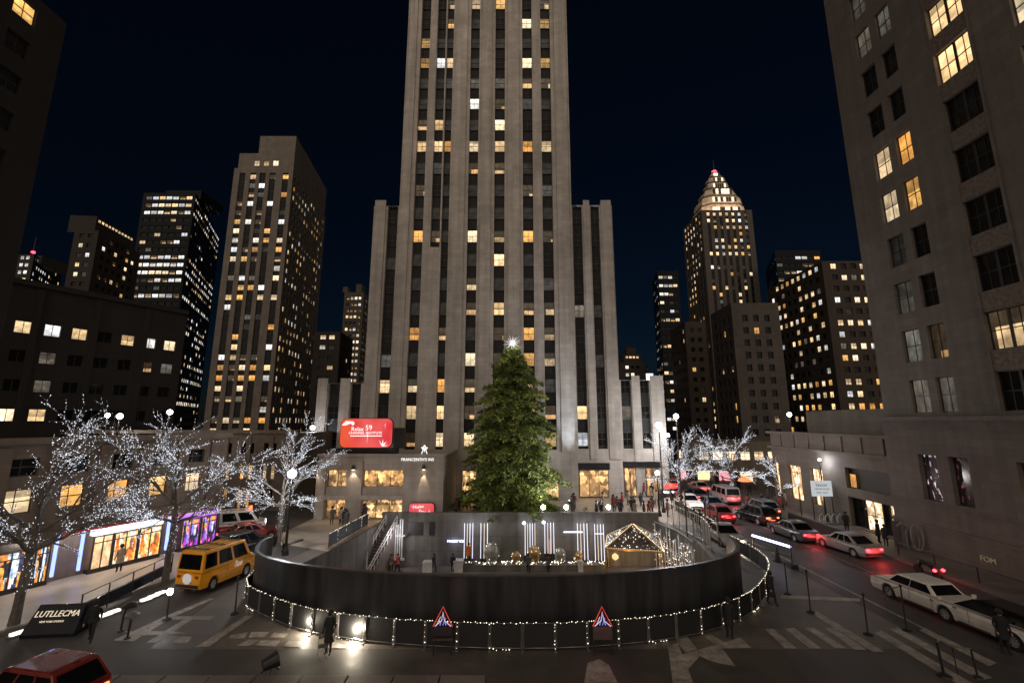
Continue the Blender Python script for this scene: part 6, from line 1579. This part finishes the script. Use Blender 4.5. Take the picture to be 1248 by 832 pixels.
# neon triangle signs
emit('neon_tri_red', (1, .07, .05), .7); emit('neon_tri_blue', (.3, .3, 1), .9); emit('neon_tri_white', (.9, .7, .85), .8); mat('board_brown', (.06, .04, .035), .7)
for (px, py, lab, dz) in ((539, 790, 'lit red and blue triangle sign on a small dark table, left of the two', 0), (735, 790, 'lit red and blue triangle sign on a brown board, right of the two', 1)):
    x, y = G(px, py); y = 21.35; x = ray(px, py)[0] * y
    t = thing('triangle_sign', lab, 'sign', (x, y, .01), 0)
    a = MB(); a.box(-.42, -.03, .62 if dz else .78, .42, .05, 1.12); a.obj('board', 'board_brown' if dz else 'mesh_black', t)
    if not dz: a = MB(); a.box(-.45, -.05, .6, .45, .25, .64); a.obj('shelf', 'board_brown', t)
    for sx_ in (-.38, .38): a = MB(); a.box(sx_ - .025, -.0, 0, sx_ + .025, .05, .62 if dz else .78); a.obj('leg', 'steel_dark', t)
    a = MB(); a.tube([(-.42, -.04, 1.16), (0, -.04, 1.95), (.42, -.04, 1.16)], .024, 6); a.obj('red_tube', 'neon_tri_red', t)
    a = MB(); a.tube([(-.34, -.05, 1.17), (-.05, -.05, 1.4), (0, -.05, 1.75), (.07, -.05, 1.4), (.36, -.05, 1.17)], .02, 5); a.tube([(-.28, -.05, 1.2), (-.1, -.05, 1.55)], .016, 5); a.obj('white_tube', 'neon_tri_white', t)
    a = MB(); a.tube([(-.12, -.03, 1.2), (.0, -.03, 1.62), (.14, -.03, 1.2)], .022, 5); a.tube([(.0, -.03, 1.2), (.12, -.03, 1.5)], .016, 5); a.obj('blue_tube', 'neon_tri_blue', t)
    lamp('POINT', 'light', (0, -.25, 1.4), 5, (1, .3, .4), .2, t)

# ------------------------------------------------------------------ inside the rink
emit('tube_white', (.86, .86, 1.0), 1.5, sample=True); emit('tube_warm', (1, .82, .62), 1.1); emit('head_glow', (.8, .92, 1), 5, sample=True)
grp = 'light tube frames along the rink wall'
YT2 = YB - .45
specs = [(566, 576, 4, 637, 680, 'first light tube frame from the left, beside the orange costume figure'), (586, 594, 3, 637, 680, 'second light tube frame from the left, behind the large pale ball'), (640, 652, 5, 637, 676, 'third light tube frame with a bright white lamp at its top left'), (664, 675, 4, 636, 674, 'fourth light tube frame with an orange post inside'), (704, 716, 4, 637, 682, 'fifth light tube frame with a blue-white bar reaching left'), (725, 736, 4, 638, 683, 'rightmost light tube frame, next to the gold tent')]
for i, (xa, xb, n_, ya, yb_, lab) in enumerate(specs):
    X0_, X1_ = XA(xa, 655, YT2), XA(xb, 655, YT2); z1_, z0_ = ZA(600, ya, YT2), ZA(600, yb_, YT2)
    t = thing('lit_tube_rack', lab, 'light frame', ((X0_ + X1_) / 2, YT2, ZF), 0, grp); w_ = (X1_ - X0_) / 2
    for k in range(n_):
        x = -w_ + 2 * w_ * k / (n_ - 1); a = MB(); a.tube([(x, 0, z0_ - ZF), (x, (k % 2) * .12, z1_ - ZF)], .033, 6); a.obj('light_tube', 'tube_white' if k % 3 != 1 else 'tube_warm', t)
    a = MB(); a.tube([(-w_, 0, z1_ - ZF), (w_, 0, z1_ - ZF)], .03, 5); a.box(-w_ - .1, -.2, 0, w_ + .1, .25, max(.1, z0_ - ZF)); a.obj('stand', 'steel_dark', t)
    if i in (2, 3): a = MB(); a.lathe((-w_ - .1, 0, z1_ - ZF), [(.05, -.14), (.17, -.06), (.17, .06), (.05, .14)], 10); a.obj('lamp_head', 'head_glow', t)
    if i == 3: a = MB(); a.tube([(0, -.1, .6), (0, -.1, 2.6)], .08, 6); emit('orange_glow', (1, .35, .1), .6); a.obj('inner_post', 'orange_glow', t)
    if i == 4: a = MB(); xl = XA(687, 648, YT2) - t.location.x; a.tube([(xl, 0, ZA(687, 648, YT2) - ZF), (0, 0, ZA(687, 648, YT2) - ZF)], .05, 6); a.obj('cross_bar', 'tube_blue', t)
    if i == 5: a = MB(); a.tube([(-w_, 0, ZA(687, 650, YT2) - ZF), (w_, 0, ZA(687, 650, YT2) - ZF)], .04, 6); a.obj('cross_bar', 'tube_white', t)
    lamp('POINT', 'light', (0, -.3, z1_ - ZF - .3), 45, (.85, .9, 1), .3, t)
# little blue lettering sign
text('MARKET ICE', 'wall_sign', .3, 'tube_blue', None, (XA(555, 659, YB - .1), YB - .07, ZA(555, 659, YB)), (R(90), 0, 0), extrude=.03)
o = bpy.data.objects['wall_sign']; tag(o, 'small glowing blue lettering on the rink wall left of the light tube frames', 'sign')
lamp('POINT', 'light', (0, 0, .4), 10, (.3, .45, 1), .2, o)
# things standing on the rink edge
def onfloor(px, Y_): return (XA(px, 682, Y_), Y_, ZF)
mat('ball_pale', (.30, .29, .25), .35, .3, var=.5, scale=3); mat('ball_gold', (.4, .25, .10), .3, .6, var=.5, scale=4); mat('planter', (.09, .08, .075), .7); mat('orange_suit', (.65, .16, .02), .7, var=.3, scale=4); mat('box_white', (.5, .48, .45), .6); mat('leaf_dim', (.04, .055, .025), .7, var=.4, scale=5)
for px, r_, lab, m_ in ((599, .95, 'large pale round ornament ball on the rink edge', 'ball_pale'), (629, .55, 'small gold-topped ornament between the second and third light frames', 'ball_gold'), (651, .8, 'pale pink round ornament in front of the third light frame', 'ball_gold'), (683, .7, 'pale round ornament between the fourth and fifth light frames', 'ball_pale'), (705, .55, 'small bronze ball in front of the fifth light frame', 'ball_gold')):
    x, y, z = onfloor(px, 46.6); t = thing('ornament_ball', lab, 'ornament', (x, y, ZF), 0, 'ornaments on the rink edge')
    a = MB(); a.lathe((0, 0, 0), [(.3, 0), (.35, .2), (.5, .55), (.45, .6)], 10); a.obj('pot', 'planter', t)
    a = MB(); prof = [(max(.02, r_ * math.sin(math.pi * k / 10)), .55 + r_ - r_ * math.cos(math.pi * k / 10)) for k in range(11)]; a.lathe((0, 0, 0), [(p[0] * .8, p[1]) for p in prof], 14); a.obj('ball', m_, t, smooth=True)
    rg = random.Random(int(px)); a = MB()
    for _ in range(16):
        th, ph = rg.uniform(0, 6.28), rg.uniform(.3, 2.6); a.octa((r_ * .82 * math.sin(ph) * math.cos(th), r_ * .82 * math.sin(ph) * math.sin(th), .55 + r_ - r_ * math.cos(ph)), .035)
    a.obj('small_bulbs', 'fairy_warm', t)
x, y, z = onfloor(571, 46.4)
person('person in a bright orange jacket at the foot of the first light tube frame', (x, y), 180, 'stand', 'orange_suit', .6, seed=6, z=ZF + .7)
a = MB(); a.box(-.6, -.4, 0, .6, .4, .72); tag(a.obj('low_platform', 'planter', loc=(x, y, ZF)), 'low dark platform under the person in orange', 'platform')
for px, w_, h_, lab in ((522, .95, .85, 'plain pale box standing alone on the rink floor left of the orange figure'), (559, .9, 1.0, 'pale bin-like box beside the orange figure'), (707, .5, .9, 'small bright white litter bin in front of the rink edge')):
    x, y, z = onfloor(px, 45.9); a = MB(); a.box(-w_ / 2, -w_ / 2, 0, w_ / 2, w_ / 2, h_); a.box(-w_ / 2 - .03, -w_ / 2 - .03, h_ + .0, w_ / 2 + .03, w_ / 2 + .03, h_ + .06); bevel(tag(a.obj('storage_box', 'box_white', loc=(x, y, ZF)), lab, 'box'), .03)
for px, lab in ((529, 'small skater in grey beside the plain pale box'), (477, 'crouching skater with a pale hat at the left of the rink'), (485, 'skater in brown at the left of the rink'), (644, 'skater in dark clothes near the third light frame'), (668, 'skater in red in front of the fourth light frame'), (552, 'skater in brown left of the pale bin-like box')):
    x, y, z = onfloor(px, 45.6); person(lab, (x, y), random.Random(px).uniform(0, 360), 'stride', coats[px % 6], .8, seed=4, z=ZF + .01, h=.95)
# planter ledge
a = MB(); xa, xb = XA(560, 690, 46.2), XA(738, 690, 46.2); a.box(xa, 45.9, ZF, xb, 46.15, ZF + .5); a.box(xa, 45.85, ZF + .5, xb, 47.3, ZF + .56)
lg = a.obj('planting_ledge', 'pit_concrete'); tag(lg, 'long low concrete ledge carrying the ornaments below the light frames', 'ledge')
rg = random.Random(4); a = MB()
for _ in range(150): a.octa((rg.uniform(xa, xb), rg.uniform(45.95, 46.6), ZF + .58 + rg.uniform(0, .2)), rg.uniform(.025, .06))
o = a.obj('ledge_lights', 'fairy_warm', lg); o['kind'] = 'stuff'
# gold tent
mat('gold_frame', (.55, .33, .12), .35, .6, var=.4, scale=5); mat('net_glass', (.12, .10, .09), .3, .1, var=.6, scale=3); emit('tent_glow', (1, .68, .3), 1.2, sample=True)
cx, cy = XA(772, 660, 44.5), 44.5
t = thing('gold_tent', 'glittering gold-framed tent with a pitched roof at the right of the rink', 'tent', (cx, cy, ZF), R(-14))
hw, hd, he, hr = 2.5, 2.3, ZA(760, 662, 44.5) - ZF, ZA(770, 636, 45.5) - ZF
apex = (0, 0, hr); cor = [(-hw, -hd, he), (hw, -hd, he), (hw, hd, he), (-hw, hd, he)]
for k in range(4):
    c_ = cor[k]; a = MB(); a.tube([(c_[0], c_[1], 0), c_], .08, 6); a.obj('post', 'gold_frame', t)
    a = MB(); a.tube([c_, apex], .1, 6); a.obj('rafter', 'gold_frame', t)
    a = MB(); a.tube([c_, cor[(k + 1) % 4]], .1, 6); a.obj('eaves_beam', 'gold_frame', t)
a = MB()
for k in range(4): a.face([Vector(cor[k]) * 1 - Vector((0, 0, .02)), Vector(cor[(k + 1) % 4]) - Vector((0, 0, .02)), Vector(apex) - Vector((0, 0, .05))])
a.obj('roof_net', 'net_glass', t)
rg = random.Random(8); a = MB(); b = MB()
for _ in range(260):
    k = rg.randrange(4); u, v_ = rg.random(), rg.random()
    if u + v_ > 1: u, v_ = 1 - u, 1 - v_
    p = Vector(cor[k]) * u + Vector(cor[(k + 1) % 4]) * v_ + Vector(apex) * (1 - u - v_); (a if rg.random() < .6 else b).octa((p.x, p.y, p.z + .04), rg.uniform(.015, .045))
for k in range(4):
    for q in range(26): p = Vector(cor[k]).lerp(Vector(apex), q / 26); a.octa((p.x, p.y, p.z + .1), .03); p = Vector(cor[k]).lerp(Vector(cor[(k + 1) % 4]), q / 26); a.octa((p.x, p.y, p.z + .08), .03)
a.obj('warm_lights', 'fairy_warm', t); b.obj('white_lights', 'fairy_white', t)
a = MB(); a.lathe((-1.7, -1.2, 1.9), [(.1, -.25), (.28, -.1), (.28, .15), (.1, .3)], 10); a.obj('inner_lantern', 'tent_glow', t)
lamp('POINT', 'light', (0, -.3, 1.6), 220, (1, .66, .32), .4, t); lamp('POINT', 'light', (-.5, -hd - .6, 2.6), 60, (1, .7, .4), .3, t)
# staircase at the left of the rink
mat('stair_white', (.55, .53, .52), .5, var=.3, scale=3)
A0 = Vector((-12.7, 47.2, -.3)); A1 = Vector((-14.2, 43.2, ZF + .1)); dS = A1 - A0
t = thing('rink_stairs', 'pale staircase with white railings descending along the left wall of the rink', 'stairs', (A0.x, A0.y, ZF))
a = MB(); ns = 18; hdir = Vector((dS.x, dS.y, 0)).normalized(); pr = Vector((hdir.y, -hdir.x, 0)) * -1.0
if pr.x < 0: pr = -pr
for k in range(ns):
    c_ = A0 + dS * (k / ns) - Vector((A0.x, A0.y, ZF)); c2_s = A0 + dS * ((k + 1) / ns) - Vector((A0.x, A0.y, ZF))
    P = [(c_.x, c_.y), (c_.x + pr.x * 1.3, c_.y + pr.y * 1.3), (c2_s.x + pr.x * 1.3, c2_s.y + pr.y * 1.3), (c2_s.x, c2_s.y)]
    a.prism(P[::-1], 0, max(.08, c_.z), 0)
a.obj('steps', 'pave_mid', t)
for sd, nm in ((0, 'railing'), (1.3, 'railing')):
    a = MB(); off = pr * sd
    for k in range(0, ns + 1, 1):
        c_ = A0 + dS * (k / ns) - Vector((A0.x, A0.y, ZF)) + off
        if k % 2 == 0: a.tube([(c_.x, c_.y, max(0, c_.z - .1)), (c_.x, c_.y, c_.z + 1.0)], .035, 5)
    c0s = A0 - Vector((A0.x, A0.y, ZF)) + off; c1s = A1 - Vector((A0.x, A0.y, ZF)) + off
    for dz in (1.0, .6): a.tube([(c0s.x, c0s.y, c0s.z + dz), (c1s.x, c1s.y, c1s.z + dz)], .055, 6)
    a.obj(nm, 'stair_white', t)
a = MB()
for k in range(5):
    x_ = .9 + k * .22; a.box(x_, -.65 , .9, x_ + .1, -.5, 4.1 + (.5 if k > 2 else 0))
a.box(.85, -.68, .8, 2.1, -.46, .95); a.box(.85, -.68, 3.0, 2.1, -.46, 3.12)
a.obj('gate_frame', 'stair_white', t)
lamp('POINT', 'light', (1.6, -2.0, 3.4), 130, (.95, .92, 1), .3, t)
for (px, py, h_, lab) in ((416, 690, 1.3, 'white arched frame at the lower left of the rink stairs'), (425, 686, 1.7, 'pale upright panel beside the rink stairs'), (441, 686, 1.6, 'pale draped figure-like stand by the rink stairs')):
    Y_ = 43.6; x_ = XA(px, py, Y_); z_ = ZA(px, py, Y_) - .2
    a = MB(); a.tube([(-.45, 0, 0), (-.45, 0, z_ - ZF + h_ - .5), (-.2, 0, z_ - ZF + h_), (.2, 0, z_ - ZF + h_), (.45, 0, z_ - ZF + h_ - .5), (.45, 0, 0)], .07, 6)
    if 'arched' not in lab: a.box(-.3, -.03, .2, .3, .03, z_ - ZF + h_ - .1)
    tag(a.obj('pale_stand', 'stair_white', loc=(x_, Y_, ZF)), lab, 'stand')
# white-lit posts along the right rink wall
rg = random.Random(12)
t = thing('right_light_fence', 'tall fence of pale lit posts along the right side wall of the rink', 'fence', (15.3, 46, ZF))
a = MB(); b = MB()
for k in range(15):
    f = k / 14; x_ = -1.0 + .9 * math.sin(f * 1.8) ; y_ = 1.0 - 7.5 * f; z0_ = rg.uniform(.4, 1.4); z1_ = rg.uniform(3.3, 4.6)
    q = MB(); q.tube([(x_, y_, 0), (x_ + rg.uniform(-.06, .06), y_, z1_)], .05, 6); q.obj('post', 'stair_white', t)
    for _ in range(16): (a if rg.random() < .6 else b).octa((x_ + rg.gauss(-.05, .08), y_ + rg.gauss(0, .15), rg.uniform(.5, z1_)), rg.uniform(.02, .05))
q = MB(); q.tube([(-1, 1, 4.3), (-.1, -2.7, 4.3), (-.15, -6.5, 4.3)], .04, 5); q.tube([(-1, 1, 2.3), (-.1, -2.7, 2.3), (-.15, -6.5, 2.3)], .04, 5); q.obj('rails', 'stair_white', t)
a.obj('white_lights', 'fairy_white', t); b.obj('warm_lights', 'fairy_warm', t)
for y_ in (0, -3.5): lamp('POINT', 'light', (-1.6, y_, 3.0), 45, (.9, .93, 1), .3, t)

# ------------------------------------------------------------------ street lamps
def street_lamp(lab, x, y, z, pw, col=(.95, .97, 1), r=.26, globe=True, mt='lamp_white'):
    t = thing('street_lamp', lab, 'street lamp', (x, y, .0), 0)
    a = MB(); a.tube([(0, 0, 0), (0, 0, z - r)], [.11, .06], 10); a.lathe((0, 0, 0), [(.25, 0), (.22, .3), (.12, .6)], 12); a.obj('column', 'steel_dark', t)
    a = MB(); a.lathe((0, 0, z), [(max(.02, r * math.sin(math.pi * k / 8)), -r * math.cos(math.pi * k / 8)) for k in range(9)], 12); a.obj('globe', mt, t, smooth=True)
    lamp('POINT', 'light', (0, 0, z - r - .12), pw * 1.8, col, .2, t)
    return t
p = (XA(356, 577, 36), 36); street_lamp('globe street lamp shining through the branches left of the stone pavilion', p[0], p[1], ZA(356, 577, 36), 700, r=.32)
street_lamp('tall street lamp by the tower corner, the highest lamp of the right-hand group', XA(824, 507, 55), 55, ZA(824, 507, 55), 900, r=.3)
street_lamp('brightest street lamp of the right-hand group, left of the highest one', XA(803, 518, 52), 52, ZA(803, 518, 52), 1500, r=.36)
street_lamp('smallest street lamp of the right-hand group, lower between the other two', XA(814, 530, 60), 60, ZA(814, 530, 60), 400, r=.24)
street_lamp('low wide street lamp in front of the last lobby door of the tower', XA(801, 576, 50), 50, ZA(801, 576, 50), 350, (1, .93, .85), r=.24)
street_lamp('street lamp with a cold light on the pavement beside the white notice board', XA(1003, 597, 47), 47, ZA(1010, 560, 47), 200, (.8, .88, 1), r=.14)
street_lamp('lamp on the roof edge beyond the shop building, upper one', XA(962, 505, 66), 66, ZA(962, 505, 66), 120, (.9, .95, 1), r=.3)
street_lamp('street lamp shining between the dark block and the second lit tree', XA(207, 502, 46), 46, ZA(207, 502, 46), 350, (1, .95, .9), r=.25)
street_lamp('street lamp at the left behind the first lit tree, right one of a close pair', XA(146, 507, 50), 50, ZA(146, 507, 50), 200, (1, .97, .9), r=.3)
street_lamp('street lamp at the left behind the first lit tree, left one of a close pair', XA(131, 506, 50), 50, ZA(131, 506, 50), 200, (1, .97, .9), r=.24)
street_lamp('small lamp against the art deco tower foot right of the third lit tree', XA(381, 521, 60), 60, ZA(381, 521, 60), 250, (.95, .97, 1), r=.3)
# white notice board with lettering (right)
xn0, xn1 = XA(989, 595, 46.5), XA(1014, 595, 46.5); t = thing('notice_board', 'bright white lettered notice board on posts before the tall lit shop windows', 'sign', ((xn0 + xn1) / 2, 46.5, .14), R(0))
wz, zc_ = (xn1 - xn0), ZA(1000, 595, 46.5) - .14
emit('board_glow', (.93, .97, 1), .55, sample=True); mat('ink', (.02, .02, .03), .6)
a = MB(); a.box(-wz / 2, 0, zc_ - .75, wz / 2, .08, zc_ + .75); a.obj('panel', 'board_glow', t)
for sx_ in (-wz / 2 + .05, wz / 2 - .05): a = MB(); a.tube([(sx_, .12, 0), (sx_, .12, zc_ + .8)], .05, 6); a.obj('post', 'steel_dark', t)
text('Season', 'lettering', .42, 'ink', t, (0, -.01, zc_ + .35), (R(90), 0, 0), extrude=.005); text('CENTER PLAZA', 'lettering', .22, 'ink', t, (0, -.01, zc_ - .05), (R(90), 0, 0), extrude=.005); text('OPEN  DAILY', 'lettering', .2, 'ink', t, (0, -.01, zc_ - .4), (R(90), 0, 0), extrude=.005)
# bicycle-like rack of curved hoops by the planter
x, y = G(1010, 640); t = thing('curved_hoop_rack', 'rack of curved pale hoops on the pavement in front of the notice board', 'rack', (x, y, .15), 0)
for k in range(4):
    a = MB(); x_ = -.9 + k * .6; a.tube([(x_, 0, 0), (x_ + .1, 0, .7), (x_ + .35, 0, .95), (x_ + .55, 0, .7), (x_ + .5, 0, .3)], .035, 6); a.obj('hoop', 'stair_white', t)
a = MB(); a.tube([(-1.1, 0, .05), (1.6, 0, .05)], .04, 6); a.obj('foot_rail', 'steel_grey', t)
# low dark wall along the right kerb
w0, w1 = Vector(G(972, 652)), Vector(G(1035, 662)); t0 = (27.85, 38.5); 
a = MB(); a.box(27.75, 38.6, .0, 28.1, 47, 1.0); bevel(tag(a.obj('roadside_barrier', 'plastic_black'), 'long low dark roadside barrier along the right kerb behind the silver saloon', 'barrier'), .04)
# fairy garland in front of the shop doors
a = MB(); rg = random.Random(2)
for k in range(60): f = k / 59; a.octa((33.2 - .0, 50.5 - 13 * f, 2.0 + .35 * math.sin(f * 19) * .4 + rg.gauss(0, .04)), .03)
g = a.obj('light_garland', 'fairy_warm'); tag(g, 'string of small lights hung low across the front of the right-hand shop building', 'string lights')
q = MB()
for f in (0, .33, .66, 1): q.tube([(33.2, 50.5 - 13 * f, .14), (33.2, 50.5 - 13 * f, 2.05)], .03, 5)
q.tube([(33.2, 50.5, 2.0), (33.2, 37.5, 2.0)], .012, 4); q.obj('support_posts', 'steel_dark', g)
# railing on the right pavement along the building
y0_, y1_ = 21, 35.5; t = thing('pavement_rail', 'dark rail on short posts along the pavement at the foot of the near right building', 'railing', (29.0, y0_, .14))
for k in range(6): a = MB(); a.tube([(0, (y1_ - y0_) * k / 5, 0), (0, (y1_ - y0_) * k / 5, .95)], .05, 6); a.obj('post', 'steel_dark', t)
for z_ in (.9,): a = MB(); a.tube([(0, 0, z_), (0, y1_ - y0_, z_)], .04, 6); a.obj('rail', 'steel_dark', t)
a = MB(); a.box(-.03, .2, .1, .03, 5.6, .8); a.obj('blue_panel', 'panel_gloss', t)
# leaning boards / sculptures near the corner
mat('sculpture_grey', (.2, .18, .16), .6)
for i, (px, lab) in enumerate(((1100, 'leaning pale board at the corner of the near right building, leftmost'), (1113, 'pale hook-shaped street sculpture at the foot of the near right building'), (1124, 'pale looped oval street sculpture on the pavement at the near right building'))):
    y_ = 31.45 / ray(px, 668)[0]; t = thing('street_sculpture', lab, 'sculpture', (31.2, y_, .14), R(-50))
    a = MB()
    if i == 0: a.prism([(-.25, -.1), (.25, -.1), (.25, 0), (-.25, 0)], 0, 1.9)
    elif i == 1: a.tube([(-.1, 0, 0), (-.1, 0, 1.3), (.1, 0, 1.75), (-.35, 0, 1.9), (-.6, 0, 1.6)], .07, 7)
    else: a.tube([(.35 * math.cos(k * .4189 - 1.57), 0, 1.05 + .95 * math.sin(k * .4189 - 1.57)) for k in range(16)], .06, 7); a.tube([(0, 0, .1), (.1, 0, 1.0), (-.1, 0, 1.6)], .04, 6)
    a.obj('form', 'sculpture_grey' if i else 'planter', t)
# planters/hedges at the tower foot behind the wall
rg = random.Random(6)
for k in range(9):
    x = -6.4 + k * 2.35 + rg.uniform(-.3, .3)
    t = thing('potted_shrub', 'small dark potted shrub in the row on the terrace behind the rink wall', 'plant', (x, 48.35, 0), 0, 'shrubs along the rink wall')
    a = MB(); a.lathe((0, 0, 0), [(.22, 0), (.3, .45), (.28, .46)], 10); a.obj('pot', 'planter', t)
    a = MB()
    for _ in range(160):
        th, ph, r_ = rg.uniform(0, 6.28), rg.uniform(0, 3.14), rg.uniform(.15, .42); c_ = Vector((r_ * math.sin(ph) * math.cos(th), r_ * math.sin(ph) * math.sin(th), .85 + r_ * 1.2 * math.cos(ph))); d_ = Vector((rg.gauss(0, 1), rg.gauss(0, 1), rg.gauss(0, 1))).normalized() * .1; e_ = d_.orthogonal().normalized() * .035
        a.face([c_ - e_, c_ + e_, c_ + d_])
    a.obj('foliage', 'leaf_dim', t)
# traffic signals at the right
for px, Y_, py, lab, mm in ((817, 54, 594, 'red umbrella-like lit awning near the tower corner at the start of the right street', 'amb_red'), (907, 57, 586, 'orange-red glowing lantern at the street corner under the wide lit tree', 'tail_orange')):
    x_, z_ = XA(px, py, Y_), ZA(px, py, Y_); t = thing('street_lantern', lab, 'lantern', (x_, Y_, 0), 0)
    a = MB(); a.tube([(0, 0, 0), (0, 0, z_)], .05, 6); a.obj('post', 'steel_dark', t); a = MB(); a.lathe((0, 0, z_), [(.75, 0), (.6, .25), (.3, .45), (.03, .5)], 12); a.obj('shade', 'neon_red' if mm == 'amb_red' else 'orange_glow2', t) if mm == 'amb_red' else (emit('orange_glow2', (1, .25, .08), 1.6), a.obj('shade', 'orange_glow2', t))


# glowing kiosks at the far end of the right street
emit('kiosk_glow', (1, .66, .34), 1.6, sample=True); emit('kiosk_pink', (1, .35, .4), 1.2); rg = random.Random(31)
kl_ = ['kiosk with warm glowing counter beyond the traffic, nearest the shop building', 'second glowing kiosk from the shop building beyond the traffic', 'middle glowing kiosk beyond the traffic under the lit trees', 'fourth glowing kiosk from the shop building, partly behind cars', 'glowing kiosk nearest the rink side of the street, farthest left']
for k in range(5):
    x = 35.5 - k * 2.9; y = 69 + k * .8
    t = thing('market_kiosk', kl_[k], 'kiosk', (x, y, 0), R(rg.uniform(-8, 8)), 'glowing kiosks at the end of the street')
    a = MB(); a.box(-1.2, 0, 0, 1.2, 1.8, .95); a.box(-1.2, 1.7, .95, 1.2, 1.8, 2.5); a.box(-1.2, 0, .95, -1.12, 1.7, 2.5); a.box(1.12, 0, .95, 1.2, 1.7, 2.5); a.obj('booth', 'board_brown', t)
    a = MB(); a.prism([(-1.4, -.4), (1.4, -.4), (1.4, 2.0), (-1.4, 2.0)], 2.5, 2.62); a.obj('roof', 'planter', t)
    a = MB(); a.box(-1.1, 1.55, 1.0, 1.1, 1.68, 2.4); a.obj('lit_display', 'kiosk_glow' if k % 2 == 0 else 'kiosk_pink', t)
    a = MB()
    for q in range(16): a.octa((-1.4 + 2.8 * q / 15, -.45, 2.55 + rg.gauss(0, .03)), .05)
    a.obj('string_lights', 'fairy_warm', t)
t = thing('pier_floodlight', 'cold floodlight washing the stone pier of the tower right of the christmas tree', 'floodlight', (7.3, 57.6, 0))
a = MB(); a.box(-.25, -.2, 0, .25, .2, .35); a.obj('housing', 'steel_dark', t); a = MB(); a.box(-.2, -.15, .352, .2, .15, .38); a.obj('lens', 'lamp_white', t)
l = lamp('SPOT', 'beam', (0, 0, .5), 15000, (.72, .84, 1), .1, t, spot_size=R(26), spot_blend=.7); aim(l, (7.3, 57.6, .5), (7.5, 60, 19))
